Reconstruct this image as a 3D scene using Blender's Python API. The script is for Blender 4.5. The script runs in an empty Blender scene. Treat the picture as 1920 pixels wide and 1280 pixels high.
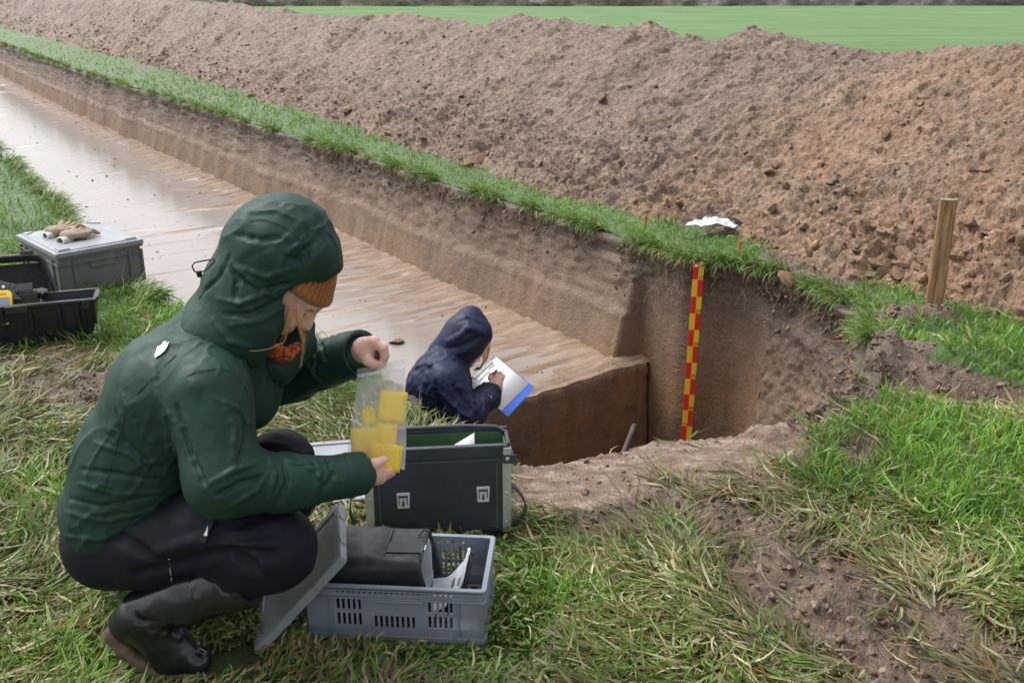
import bpy, bmesh, math, random
import numpy as np
from mathutils import Vector, Matrix, Euler

random.seed(7)
rng = np.random.default_rng(11)
C = bpy.context.scene.collection
SC = bpy.context.scene

# ------------------------------------------------------------------ camera
CAM_H = 1.45
PITCH = math.radians(20.0)
FPX = 1867.0                      # focal length in pixels of the 1920 px wide photograph
cd = bpy.data.cameras.new('camera')
cd.sensor_width = 36.0
cd.lens = 36.0 * FPX / 1920.0
cd.clip_start = 0.05
cd.clip_end = 2000.0
cam = bpy.data.objects.new('camera', cd)
C.objects.link(cam)
cam.location = (0, 0, CAM_H)
cam.rotation_euler = (math.pi / 2 - PITCH, 0, 0)
SC.camera = cam

# ------------------------------------------------------------------ sky and sun (overcast)
SUN_EL, SUN_AZ = math.radians(58), math.radians(-62)     # azimuth from +Y, clockwise; sun stands high to the left
w = bpy.data.worlds.new('World')
SC.world = w
w.use_nodes = True
nt = w.node_tree
bg = nt.nodes['Background']
sky = nt.nodes.new('ShaderNodeTexSky')
sky.sky_type = 'NISHITA'
sky.sun_disc = False
sky.sun_elevation = SUN_EL
sky.sun_rotation = SUN_AZ
sky.air_density = 1.0
sky.dust_density = 4.0
sky.ozone_density = 1.0
hs = nt.nodes.new('ShaderNodeHueSaturation')
hs.inputs['Saturation'].default_value = 0.24
nt.links.new(sky.outputs[0], hs.inputs['Color'])
nt.links.new(hs.outputs[0], bg.inputs['Color'])
bg.inputs['Strength'].default_value = 0.13
sd = bpy.data.lights.new('sun', 'SUN')
sd.energy = 1.1
sd.angle = math.radians(35)
sd.color = (1.0, 0.99, 0.975)
sun = bpy.data.objects.new('sun', sd)
C.objects.link(sun)
sdir = Vector((math.sin(SUN_AZ) * math.cos(SUN_EL), math.cos(SUN_AZ) * math.cos(SUN_EL), math.sin(SUN_EL)))
sun.rotation_euler = (-sdir).to_track_quat('-Z', 'Y').to_euler()
sun.location = (0, 0, 20)
vs = SC.view_settings
vs.view_transform = 'Standard'
vs.look = 'None'
vs.exposure = 1.14
vs.gamma = 1.0
vs.use_curve_mapping = False
SC.cycles.use_denoising = True

# ------------------------------------------------------------------ pixel helpers (photograph 1920 x 1280 -> points of the place)
_cp, _sp = math.cos(PITCH), math.sin(PITCH)
def ray(px, py):
    a, b = (px - 960) / FPX, (640 - py) / FPX
    return np.array([a, _cp + b * _sp, -_sp + b * _cp])
def onz(px, py, z=0.0):
    r = ray(px, py); t = (z - CAM_H) / r[2]
    return np.array([0, 0, CAM_H]) + r * t
def aty(px, py, Y):
    r = ray(px, py); t = Y / r[1]
    return np.array([0, 0, CAM_H]) + r * t

# ------------------------------------------------------------------ noise
def _h(ix, iy, iz, seed):
    with np.errstate(over='ignore'):
        v = (ix.astype(np.uint32) * np.uint32(374761393) + iy.astype(np.uint32) * np.uint32(668265263)
             + iz.astype(np.uint32) * np.uint32(2147483647 - 58) + np.uint32(seed * 974711 + 13))
        v = (v ^ (v >> np.uint32(13))) * np.uint32(1274126177)
        v = (v ^ (v >> np.uint32(16))) * np.uint32(2246822519)
        v = v ^ (v >> np.uint32(15))
    return (v & np.uint32(0xffffff)).astype(np.float32) / np.float32(0xffffff)
def vnoise(x, y, z=0.0, seed=0):
    x, y, z = np.broadcast_arrays(np.asarray(x, np.float64), np.asarray(y, np.float64), np.asarray(z, np.float64))
    fx, fy, fz = np.floor(x), np.floor(y), np.floor(z)
    ix, iy, iz = fx.astype(np.int64), fy.astype(np.int64), fz.astype(np.int64)
    u, v, w_ = x - fx, y - fy, z - fz
    u = u * u * u * (u * (u * 6 - 15) + 10); v = v * v * v * (v * (v * 6 - 15) + 10); w_ = w_ * w_ * (3 - 2 * w_)
    r = 0
    flat = not np.any(z)
    for dz in ((0,) if flat else (0, 1)):
        wz = 1.0 if flat else (w_ if dz else 1 - w_)
        a = _h(ix, iy, iz + dz, seed) * (1 - u) + _h(ix + 1, iy, iz + dz, seed) * u
        b = _h(ix, iy + 1, iz + dz, seed) * (1 - u) + _h(ix + 1, iy + 1, iz + dz, seed) * u
        r = r + wz * (a * (1 - v) + b * v)
    return r * 2 - 1
def fbm(x, y, z=0.0, octv=4, seed=0, gain=0.5):
    s, a, f, t = 0, 1.0, 1.0, 0
    for i in range(octv):
        s = s + a * vnoise(np.asarray(x) * f + 17.3 * i, np.asarray(y) * f - 9.1 * i, np.asarray(z) * f, seed + i)
        t += a; a *= gain; f *= 2.03
    return s / t
def worley(x, y, seed=0, jit=0.9):
    x, y = np.broadcast_arrays(np.asarray(x, np.float64), np.asarray(y, np.float64))
    fx, fy = np.floor(x), np.floor(y)
    f1 = np.full(x.shape, 9.0); f2 = np.full(x.shape, 9.0); idv = np.zeros(x.shape)
    for dx in (-1, 0, 1):
        for dy in (-1, 0, 1):
            cx, cy = fx + dx, fy + dy
            ix, iy = cx.astype(np.int64), cy.astype(np.int64)
            z0 = np.zeros_like(ix)
            px = cx + .5 + jit * (_h(ix, iy, z0, seed) - .5); py = cy + .5 + jit * (_h(ix, iy, z0, seed + 5) - .5)
            d = np.hypot(px - x, py - y)
            cl = d < f1
            f2 = np.where(cl, f1, np.minimum(f2, d)); idv = np.where(cl, _h(ix, iy, z0, seed + 9), idv); f1 = np.where(cl, d, f1)
    return f1, f2, idv
def facets(x, y, seed=0, jit=.9):
    """blocky relief: every cell a tilted flat piece of its own height, with a crack round it"""
    x, y = np.broadcast_arrays(np.asarray(x, np.float64), np.asarray(y, np.float64))
    fx, fy = np.floor(x), np.floor(y); f1 = np.full(x.shape, 9.0); f2 = np.full(x.shape, 9.0); h = np.zeros(x.shape)
    for dx in (-1, 0, 1):
        for dy in (-1, 0, 1):
            ix, iy = (fx + dx).astype(np.int64), (fy + dy).astype(np.int64); z0 = np.zeros_like(ix)
            ox = fx + dx + .5 + jit * (_h(ix, iy, z0, seed) - .5) - x; oy = fy + dy + .5 + jit * (_h(ix, iy, z0, seed + 5) - .5) - y
            d = np.hypot(ox, oy); cl = d < f1
            hh = _h(ix, iy, z0, seed + 9) ** 1.6 + 1.3 * ox * (_h(ix, iy, z0, seed + 10) - .5) + 1.3 * oy * (_h(ix, iy, z0, seed + 11) - .5)
            f2 = np.where(cl, f1, np.minimum(f2, d)); h = np.where(cl, hh, h); f1 = np.where(cl, d, f1)
    return h - .55 * smooth(.16, .0, f2 - f1)
def smooth(a, b, x):
    t = np.clip((np.asarray(x, float) - a) / (b - a), 0, 1)
    return t * t * (3 - 2 * t)

# ------------------------------------------------------------------ objects
def mesh_np(name, V, faces, smooth_=True, attrs=None):
    """V (n,3); faces: (m,4) / (m,3) array or a list of lists."""
    me = bpy.data.meshes.new(name)
    V = np.ascontiguousarray(V, np.float32)
    if isinstance(faces, np.ndarray):
        k = faces.shape[1]; m = faces.shape[0]
        loops = np.ascontiguousarray(faces.reshape(-1), np.int32)
        starts = np.arange(0, m * k, k, dtype=np.int32)
    else:
        loops = np.array([i for f in faces for i in f], np.int32)
        ln = np.array([len(f) for f in faces], np.int32)
        starts = np.concatenate([[0], np.cumsum(ln)[:-1]]).astype(np.int32); m = len(ln)
    me.vertices.add(len(V)); me.vertices.foreach_set('co', V.reshape(-1))
    me.loops.add(len(loops)); me.loops.foreach_set('vertex_index', loops)
    me.polygons.add(m); me.polygons.foreach_set('loop_start', starts)
    me.update(calc_edges=True)
    if smooth_:
        me.polygons.foreach_set('use_smooth', np.ones(m, bool))
    for an, av in (attrs or {}).items():
        av = np.asarray(av, np.float32)
        if av.ndim == 1:
            a = me.attributes.new(an, 'FLOAT', 'POINT'); a.data.foreach_set('value', av)
        else:
            if av.shape[1] == 3: av = np.c_[av, np.ones(len(av), np.float32)]
            a = me.attributes.new(an, 'FLOAT_COLOR', 'POINT'); a.data.foreach_set('color', np.ascontiguousarray(av, np.float32).reshape(-1))
    me.validate()
    return me
def link(name, me, mat=None, parent=None, loc=None, rot=None):
    o = bpy.data.objects.new(name, me)
    C.objects.link(o)
    if mat is not None and me is not None:
        me.materials.append(mat)
    if parent is not None: o.parent = parent
    if loc is not None: o.location = loc
    if rot is not None: o.rotation_euler = rot
    return o
def tag(o, label=None, cat=None, group=None, kind=None):
    if label: o['label'] = label
    if cat: o['category'] = cat
    if group: o['group'] = group
    if kind: o['kind'] = kind
    return o
def thing(name, label, cat, loc=(0, 0, 0), rot=(0, 0, 0), group=None):
    o = bpy.data.objects.new(name, None)
    o.empty_display_size = 0.05
    C.objects.link(o); o.location = loc; o.rotation_euler = rot
    return tag(o, label, cat, group)

def rotm(rx=0, ry=0, rz=0):
    return np.array(Euler((rx, ry, rz)).to_matrix())
def frame(d):
    d = np.asarray(d, float); d = d / np.linalg.norm(d)
    a = np.array([0, 0, 1.0]) if abs(d[2]) < .9 else np.array([1.0, 0, 0])
    u = np.cross(a, d); u /= np.linalg.norm(u); v = np.cross(d, u)
    return u, v, d
class MB:
    """collects simple solids; build() makes ONE mesh object of them"""
    def __init__(s): s.V = []; s.F = []; s.n = 0
    def add(s, V, F):
        V = np.asarray(V, float); s.V.append(V); s.F += [[i + s.n for i in f] for f in F]; s.n += len(V); return s
    def box(s, c, size, R=None, taper=1.0):
        x, y, z = np.array(size) / 2
        V = np.array([[-x, -y, -z], [x, -y, -z], [x, y, -z], [-x, y, -z], [-x * taper, -y * taper, z], [x * taper, -y * taper, z], [x * taper, y * taper, z], [-x * taper, y * taper, z]])
        if R is not None: V = V @ np.asarray(R).T
        return s.add(V + np.asarray(c), [[3, 2, 1, 0], [4, 5, 6, 7], [0, 1, 5, 4], [1, 2, 6, 5], [2, 3, 7, 6], [3, 0, 4, 7]])
    def span(s, a, b):
        a, b = np.minimum(a, b), np.maximum(a, b)
        return s.box((a + b) / 2, b - a)
    def cyl(s, p, q, r, r2=None, n=16, cap=True):
        r2 = r if r2 is None else r2
        p, q = np.asarray(p, float), np.asarray(q, float)
        u, v, d = frame(q - p)
        t = np.arange(n) * 2 * math.pi / n
        ring = np.cos(t)[:, None] * u + np.sin(t)[:, None] * v
        V = np.r_[p + ring * r, q + ring * r2]
        F = [[i, (i + 1) % n, n + (i + 1) % n, n + i] for i in range(n)]
        if cap: F += [list(range(n))[::-1], list(range(n, 2 * n))]
        return s.add(V, F)
    def tube(s, pts, r, n=8, closed=False):
        pts = np.asarray(pts, float); m = len(pts)
        rs = np.broadcast_to(np.asarray(r, float), (m,))
        T = np.gradient(pts, axis=0)
        if closed: T = np.roll(pts, -1, 0) - np.roll(pts, 1, 0)
        u, v, d = frame(T[0])
        V = []
        t = np.arange(n) * 2 * math.pi / n
        for i in range(m):
            d = T[i] / (np.linalg.norm(T[i]) + 1e-12)
            u = u - d * (u @ d); u /= np.linalg.norm(u) + 1e-12; v = np.cross(d, u)
            V.append(pts[i] + rs[i] * (np.cos(t)[:, None] * u + np.sin(t)[:, None] * v))
        F = []
        for i in range(m if closed else m - 1):
            j = (i + 1) % m
            F += [[i * n + k, i * n + (k + 1) % n, j * n + (k + 1) % n, j * n + k] for k in range(n)]
        if not closed: F += [list(range(n))[::-1], [(m - 1) * n + k for k in range(n)]]
        return s.add(np.concatenate(V), F)
    def prism(s, poly, z0, z1, M=None):
        """extrude a 2-D polygon (counter-clockwise) from z0 to z1; M maps local to wanted axes"""
        n = len(poly); P = np.asarray(poly, float)
        V = np.r_[np.c_[P, np.full(n, z0)], np.c_[P, np.full(n, z1)]]
        if M is not None: V = (np.c_[V, np.ones(2 * n)] @ np.asarray(M).T)[:, :3]
        return s.add(V, [list(range(n))[::-1], list(range(n, 2 * n))] + [[i, (i + 1) % n, n + (i + 1) % n, n + i] for i in range(n)])
    def lathe(s, prof, p, d, n=20):
        """prof: list of (r, h) along axis d from p"""
        u, v, d = frame(d); p = np.asarray(p, float)
        t = np.arange(n) * 2 * math.pi / n
        ring = np.cos(t)[:, None] * u + np.sin(t)[:, None] * v
        V = np.concatenate([p + d * h + ring * r for r, h in prof])
        m = len(prof)
        F = [[i * n + k, i * n + (k + 1) % n, (i + 1) * n + (k + 1) % n, (i + 1) * n + k] for i in range(m - 1) for k in range(n)]
        F += [list(range(n))[::-1], [(m - 1) * n + k for k in range(n)]]
        return s.add(V, F)
    def panel(s, W, Hh, t, holes, M):
        """upright panel W x Hh, thickness t (local x, z; y from 0 to t) with rectangular holes (x0,x1,z0,z1); M 4x4 local->object"""
        xs = sorted({0.0, W} | {h[0] for h in holes} | {h[1] for h in holes}); zs = sorted({0.0, Hh} | {h[2] for h in holes} | {h[3] for h in holes})
        nx, nz = len(xs) - 1, len(zs) - 1
        solid = np.ones((nx, nz), bool)
        for i in range(nx):
            for j in range(nz):
                cx, cz = (xs[i] + xs[i + 1]) / 2, (zs[j] + zs[j + 1]) / 2
                if any(h[0] < cx < h[1] and h[2] < cz < h[3] for h in holes): solid[i, j] = False
        idx = lambda i, j, k: (k * (nx + 1) + i) * (nz + 1) + j
        V = [[xs[i], k * t, zs[j]] for k in (0, 1) for i in range(nx + 1) for j in range(nz + 1)]
        F = []
        for i in range(nx):
            for j in range(nz):
                if not solid[i, j]: continue
                a, b, c, d = (i, j), (i + 1, j), (i + 1, j + 1), (i, j + 1)
                F.append([idx(*a, 0), idx(*b, 0), idx(*c, 0), idx(*d, 0)]); F.append([idx(*d, 1), idx(*c, 1), idx(*b, 1), idx(*a, 1)])
                for (p, q, ii, jj) in ((a, b, i, j - 1), (b, c, i + 1, j), (c, d, i, j + 1), (d, a, i - 1, j)):
                    if not (0 <= ii < nx and 0 <= jj < nz and solid[ii, jj]):
                        F.append([idx(*q, 0), idx(*p, 0), idx(*p, 1), idx(*q, 1)])
        V = np.c_[np.array(V), np.ones(len(V))] @ np.asarray(M).T
        return s.add(V[:, :3], F)
    def build(s, name, mat, parent=None, bevel=0.0, seg=2, sm=True, origin=None, label=None):
        V = np.concatenate(s.V)
        if origin is not None: V = V - np.asarray(origin)
        me = mesh_np(name, V, s.F, sm)
        o = link(name, me, mat, parent)
        if bevel:
            b = o.modifiers.new('bevel', 'BEVEL'); b.width = bevel; b.segments = seg; b.limit_method = 'ANGLE'; b.angle_limit = math.radians(40)
        if sm:
            try: me.set_sharp_from_angle(angle=math.radians(38))
            except Exception: pass
        if label: o['label'] = label
        return o
def T4(loc=(0, 0, 0), R=None):
    M = np.eye(4); M[:3, 3] = loc
    if R is not None: M[:3, :3] = R
    return M
def rrect(w_, h_, r, n=5, cx=0, cy=0):
    pts = []
    for (sx, sy, a0) in ((1, -1, -90), (1, 1, 0), (-1, 1, 90), (-1, -1, 180)):
        for k in range(n + 1):
            a = math.radians(a0 + 90 * k / n)
            pts.append((cx + sx * (w_ / 2 - r) + r * math.cos(a), cy + sy * (h_ / 2 - r) + r * math.sin(a)))
    return pts
def grid_faces(nu, nv):
    a = np.arange(nu * nv).reshape(nu, nv)
    return np.stack([a[:-1, :-1], a[1:, :-1], a[1:, 1:], a[:-1, 1:]], -1).reshape(-1, 4)

# ------------------------------------------------------------------ materials
class NT:
    def __init__(s, name):
        s.m = bpy.data.materials.new(name); s.m.use_nodes = True; s.t = s.m.node_tree
        s.b = s.t.nodes['Principled BSDF']; s.out = s.t.nodes['Material Output']
    def n(s, typ, **kw):
        nd = s.t.nodes.new('ShaderNode' + typ)
        for k, v in kw.items(): setattr(nd, k, v)
        return nd
    def l(s, a, b): s.t.links.new(a, b)
    def put(s, sock, v):
        if isinstance(v, bpy.types.NodeSocket): s.l(v, sock)
        else: sock.default_value = v
    def coord(s, kind='Object', scale=(1, 1, 1)):
        if kind == 'Position': o = s.n('NewGeometry').outputs['Position']
        else: o = s.n('TexCoord').outputs[kind]
        mp = s.n('Mapping'); mp.inputs['Scale'].default_value = scale; s.l(o, mp.inputs[0]); return mp.outputs[0]
    def noise(s, co, scale, detail=4, rough=.55, dist=0.0, out='Fac'):
        nd = s.n('TexNoise'); s.l(co, nd.inputs['Vector']); nd.inputs['Scale'].default_value = scale; nd.inputs['Detail'].default_value = detail
        nd.inputs['Roughness'].default_value = rough; nd.inputs['Distortion'].default_value = dist
        return nd.outputs[out]
    def voro(s, co, scale, feature='F1', out='Distance'):
        nd = s.n('TexVoronoi', feature=feature); s.l(co, nd.inputs['Vector']); nd.inputs['Scale'].default_value = scale; return nd.outputs[out]
    def ramp(s, f, stops):
        r = s.n('ValToRGB'); s.l(f, r.inputs[0]); el = r.color_ramp.elements
        while len(el) < len(stops): el.new(.5)
        for e, (p, c) in zip(el, stops):
            e.position = p; e.color = (*c, 1) if len(c) == 3 else c
        return r.outputs[0]
    def rng(s, f, a, b, c, d):
        r = s.n('MapRange'); s.l(f, r.inputs[0])
        for i, v in enumerate((a, b, c, d)): r.inputs[i + 1].default_value = v
        return r.outputs[0]
    def mix(s, f, a, b, mode='MIX'):
        m = s.n('Mix', data_type='RGBA', blend_type=mode)
        s.put(m.inputs[0], f)
        for i, v in ((6, a), (7, b)):
            if isinstance(v, bpy.types.NodeSocket): s.l(v, m.inputs[i])
            else: m.inputs[i].default_value = (*v, 1) if len(v) == 3 else v
        return m.outputs[2]
    def math(s, op, a, b=0.0, c=0.0):
        m = s.n('Math', operation=op)
        for i, v in enumerate((a, b, c)): s.put(m.inputs[i], v)
        return m.outputs[0]
    def attr(s, name, out='Fac'):
        a = s.n('Attribute', attribute_name=name); return a.outputs[out]
    def bump(s, h, strength, dist, normal=None):
        b = s.n('Bump'); s.l(h, b.inputs['Height']); b.inputs['Strength'].default_value = strength; b.inputs['Distance'].default_value = dist
        if normal is not None: s.l(normal, b.inputs['Normal'])
        s.l(b.outputs[0], s.b.inputs['Normal']); return b.outputs[0]
    def set(s, **kw):
        for k, v in kw.items():
            k = {'base': 'Base Color', 'rough': 'Roughness', 'metal': 'Metallic', 'spec': 'Specular IOR Level', 'ior': 'IOR', 'coat': 'Coat Weight', 'coatr': 'Coat Roughness', 'sheen': 'Sheen Weight', 'trans': 'Transmission Weight', 'alpha': 'Alpha', 'sss': 'Subsurface Weight'}[k]
            so = s.b.inputs[k]
            if isinstance(v, bpy.types.NodeSocket): s.l(v, so)
            elif k == 'Base Color': so.default_value = (*v, 1) if len(v) == 3 else v
            else: so.default_value = v
        return s
def simple(name, base, rough=.5, var=.15, scale=20, bump=0.0, bscale=150, metal=0.0, spec=.5, dirt=None, dirts=6, dirtamt=.5):
    """paint / plastic / metal with slight mottling, optional dirt film and fine relief"""
    k = NT(name); co = k.coord('Object')
    f = k.noise(co, scale, 5, .6)
    b = np.array(base)
    c = k.mix(k.rng(f, .3, .7, 0, 1), tuple(b * (1 - var)), tuple(np.minimum(b * (1 + var), 1)))
    r = k.rng(k.noise(co, scale * 2.3, 4), .3, .7, max(rough - .1, .02), min(rough + .1, 1))
    if dirt is not None:
        m = k.rng(k.noise(co, dirts, 6, .65, .6), .52, .72, 0, dirtamt)
        c = k.mix(m, c, dirt)
    k.set(base=c, rough=r, metal=metal, spec=spec)
    if bump: k.bump(k.noise(co, bscale, 3), bump, .002)
    return k.m

# ================================================================== THE SETTING
# trench coordinates: s runs along the trench (away from the camera), n across it (to the far side)
UX, UY, NX, NY = -0.552, 0.834, 0.834, 0.552
def xy(s, n): return np.asarray(s) * UX + np.asarray(n) * NX, np.asarray(s) * UY + np.asarray(n) * NY
def sn(x, y): return np.asarray(x) * UX + np.asarray(y) * UY, np.asarray(x) * NX + np.asarray(y) * NY
ZF = -0.72                        # trench floor
ZP = -1.30                        # pit floor
def n_lip(s): return 3.82 - 0.022 * np.clip(np.asarray(s, float) - 4, 0, 14)
def n_left(s): return 1.02 + 0.012 * np.clip(np.asarray(s, float) - 4.7, 0, 6)
def n_toe(s): return 4.14 + .17 * smooth(5.4, 4.3, s) + 0.07 * np.clip(np.asarray(s, float) - 5.3, 0, 4) + 0.045 * np.clip(np.asarray(s, float) - 9.3, 0, 8)

# ---- outline of the opening, walked from the far right lip towards the camera, round the pit, and back along the left lip
far = np.concatenate([np.arange(60, 20, -.25), np.arange(20, 9, -.08), np.arange(9, 4.7, -.03)])
xr, yr = xy(far, n_lip(far))
pit = np.array([(.70, 5.86), (.81, 5.69), (1.0, 5.42), (1.25, 5.28), (1.46, 5.08), (1.58, 4.75), (1.62, 4.35), (1.55, 3.98), (1.35, 3.62), (1.10, 3.33),
                (.87, 3.09), (.65, 3.02), (.42, 2.97), (.24, 2.90), (.07, 2.83), (-.06, 2.84), (-.15, 2.93), (-.32, 3.14), (-.44, 3.46), (-.80, 3.94), (-1.18, 4.30)])
pp = []
for i in range(len(pit) - 1):
    m = max(2, int(np.hypot(*(pit[i + 1] - pit[i])) / .014))
    pp.append(pit[i] + (pit[i + 1] - pit[i]) * (np.arange(m) / m)[:, None])
pp = np.concatenate(pp)
for _ in range(6): pp[1:-1] = (pp[:-2] + 2 * pp[1:-1] + pp[2:]) / 4
fl = far[::-1]; xl, yl = xy(fl, n_left(fl))
OUT = np.r_[np.c_[xr, yr], pp, np.c_[xl, yl]]
kind = np.r_[np.zeros(len(far)), np.ones(len(pp)), np.full(len(fl), 2)]
Tn = np.gradient(OUT, axis=0); Tn /= np.linalg.norm(Tn, axis=1)[:, None] + 1e-9
INW = np.c_[Tn[:, 1], -Tn[:, 0]]
for _ in range(4): INW[1:-1] = (INW[:-2] + 2 * INW[1:-1] + INW[2:]) / 4
INW /= np.linalg.norm(INW, axis=1)[:, None]
jit = .045 * fbm(OUT[:, 0] * 3.1, OUT[:, 1] * 3.1, octv=4, seed=3) + .035 * fbm(OUT[:, 0] * .9, OUT[:, 1] * .9, octv=2, seed=8)
LIP = OUT + INW * jit[:, None]
def in_hole(x, y, poly=LIP):
    """vectorised point in polygon"""
    x = np.asarray(x); y = np.asarray(y); inside = np.zeros(x.shape, bool)
    x0, y0 = poly[:, 0], poly[:, 1]; x1, y1 = np.roll(x0, -1), np.roll(y0, -1)
    for a, b, c, d in zip(x0, y0, x1, y1):
        if b == d: continue
        lo, hi = (b, d) if b < d else (d, b)
        hit = (y >= lo) & (y < hi)
        if not hit.any(): continue
        xc = a + (y - b) * (c - a) / (d - b)
        inside ^= hit & (x < xc)
    return inside
COARSE = np.r_[LIP[:len(far):6], LIP[len(far):-len(fl):3], LIP[-len(fl)::6]]
def lip_dist(x, y):
    """distance to the outline (near part only, for masks)"""
    x = np.asarray(x); y = np.asarray(y)
    d = np.full(x.shape, 9.0)
    for a, b in COARSE[(COARSE[:, 1] < 9)]: d = np.minimum(d, np.hypot(x - a, y - b))
    return d
def pline(x, y, pts):
    """distance to a polyline given in photograph pixels, laid on the ground"""
    P = np.array([onz(*p)[:2] for p in pts]); d = np.full(np.shape(x), 99.0)
    for a, b in zip(P[:-1], P[1:]):
        v = b - a; t = np.clip(((x - a[0]) * v[0] + (y - a[1]) * v[1]) / (v @ v), 0, 1)
        d = np.minimum(d, np.hypot(x - a[0] - t * v[0], y - a[1] - t * v[1]))
    return d
def masks(x, y):
    """bare: no grass; tramp: trodden; slab: smeared subsoil at the pit rim"""
    x = np.asarray(x, float); y = np.asarray(y, float)
    nz = fbm(x * 4.5, y * 4.5, octv=4, seed=21); nz2 = fbm(x * 14, y * 14, octv=3, seed=22)
    jj = .10 * nz + .05 * nz2
    rim = pline(x, y, [(1010, 905), (1130, 880), (1290, 865), (1440, 840)])
    slab = smooth(.21, .11, rim + jj * .7)
    rim2 = pline(x, y, [(1440, 840), (1520, 770), (1600, 700), (1680, 665)])
    crumb = smooth(.15, .07, rim2 + jj)
    path = pline(x, y, [(1180, 930), (1330, 960), (1420, 1030), (1500, 1100), (1620, 1180), (1700, 1270), (1750, 1400)])
    path2 = pline(x, y, [(1480, 1080), (1750, 1190), (1900, 1240), (2050, 1290)])
    bare = np.maximum(slab, crumb)
    bare = np.maximum(bare, .93 * smooth(.25, .05, path + jj * 1.4))
    bare = np.maximum(bare, .93 * smooth(.22, .04, path2 + jj * 1.4))
    bare = np.maximum(bare, .8 * smooth(.20, .04, pline(x, y, [(1180, 985), (1290, 930), (1400, 905)]) + jj))
    rut = pline(x, y, [(1560, 690), (1680, 700), (1800, 728), (1930, 752), (2300, 800)])
    bare = np.maximum(bare, smooth(.23, .15, rut + jj * .7))
    mound = pline(x, y, [(1690, 600), (1740, 590)])
    bare = np.maximum(bare, smooth(.16, .08, mound + jj * .8))
    bare = np.maximum(bare, .75 * smooth(.22, .05, pline(x, y, [(90, 722), (170, 735)]) + jj))
    bare = np.maximum(bare, .55 * smooth(.25, .05, pline(x, y, [(20, 690), (120, 668)]) + jj))
    bare = np.maximum(bare, .6 * smooth(.10, .03, pline(x, y, [(180, 800), (215, 790)]) + jj))
    bare = np.maximum(bare, .8 * smooth(.12, .05, pline(x, y, [(1600, 870), (1625, 845)]) + jj))
    s_, n_ = sn(x, y)
    bare = np.maximum(bare, smooth(.22, .12, pline(x, y, [(1490, 480), (1540, 515), (1620, 490)]) + jj))
    bare = np.maximum(bare, smooth(-.03, .06, n_ - n_toe(s_) + .14 * fbm(x * 2, y * 2, octv=3, seed=5)) * (y > 4) * (n_ < 8.4))
    patch = fbm(s_ * 1.3, n_ * 1.3, octv=3, seed=31)
    bare = np.maximum(bare, smooth(.42, .56, patch) * (n_ > 3.3) * (s_ > 5) * (n_ < 5) * .8)
    # trodden everywhere near, fresh in a few stretches
    fresh = smooth(.55, .30, pline(x, y, [(1560, 730), (1700, 850), (1900, 900)]) + jj)
    fresh = np.maximum(fresh, .85 * smooth(.28, .05, pline(x, y, [(1850, 960), (1920, 1040)]) + jj))
    fresh = np.maximum(fresh, .8 * smooth(.22, .05, pline(x, y, [(960, 1050), (1010, 1150), (980, 1260)]) + jj))
    fresh = np.maximum(fresh, .7 * smooth(.12, .02, pline(x, y, [(760, 1230), (1100, 1270)]) + jj))
    fresh = np.maximum(fresh, .55 * smooth(.14, .03, pline(x, y, [(20, 1060), (60, 930), (90, 1000)]) + jj))
    fresh = np.maximum(fresh, .5 * smooth(.14, .03, pline(x, y, [(10, 1250), (160, 1270), (420, 1290)]) + jj))
    fresh = np.maximum(fresh, smooth(3.55, 4.1, y + jj) * (n_ < 2))
    fresh = np.maximum(fresh, .85 * smooth(.26, .1, pline(x, y, [(540, 730), (660, 725)]) + jj))
    fresh = np.maximum(fresh, (n_ > 3.3) * 1.0)
    return np.clip(bare, 0, 1), np.clip(1 - fresh, 0, 1), slab
def gz(x, y, m=None):
    """height of the ground sheet"""
    x = np.asarray(x, float); y = np.asarray(y, float)
    bare, tramp, slab = masks(x, y) if m is None else m
    z = .018 * fbm(x * 1.7, y * 1.7, octv=3, seed=40) + .008 * fbm(x * 9, y * 9, octv=3, seed=41)
    f1, f2, _ = worley(x * 11 + .5 * nzz(x, y), y * 11, seed=4)
    f1b, f2b, _ = worley(x * 27, y * 27 + .5 * nzz(y, x), seed=6)
    foot = fbm(x * 6, y * 6, octv=3, seed=44)
    z = z + bare * (1 - slab) * (.034 * foot - .022 * smooth(.1, .5, foot) + .016 * (.5 - f1) + .008 * (.45 - f1b) + .020 * facets(x * 16 + nzz(x, y) * .4, y * 16, 48) + .012 * facets(x * 34, y * 34 + nzz(y, x) * .4, 49))
    z = z + slab * (.010 * fbm(x * 5, y * 12, octv=3, seed=46) + .004 * (.4 - f1b))
    rut = pline(x, y, [(1660, 705), (1800, 728), (1930, 752), (2300, 800)])
    z = z - .11 * smooth(.17, .05, rut) + .05 * smooth(.12, .03, np.abs(pline(x, y, [(1560, 650), (1700, 660), (1920, 690), (2300, 730)])))
    z = z + smooth(.17, .03, pline(x, y, [(1690, 605), (1740, 600)])) * (.035 + .03 * facets(x * 13, y * 13, 47))
    z = z - .035 * smooth(.28, .05, pline(x, y, [(1560, 1215), (1720, 1240)]))
    crumb = pline(x, y, [(1440, 815), (1520, 745), (1600, 690), (1650, 665)])
    z = z + smooth(.12, .02, crumb) * (.03 + .05 * (.5 - f1) + .03 * foot)
    return z
def nzz(x, y): return vnoise(np.asarray(x) * 7, np.asarray(y) * 7, seed=77)

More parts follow.
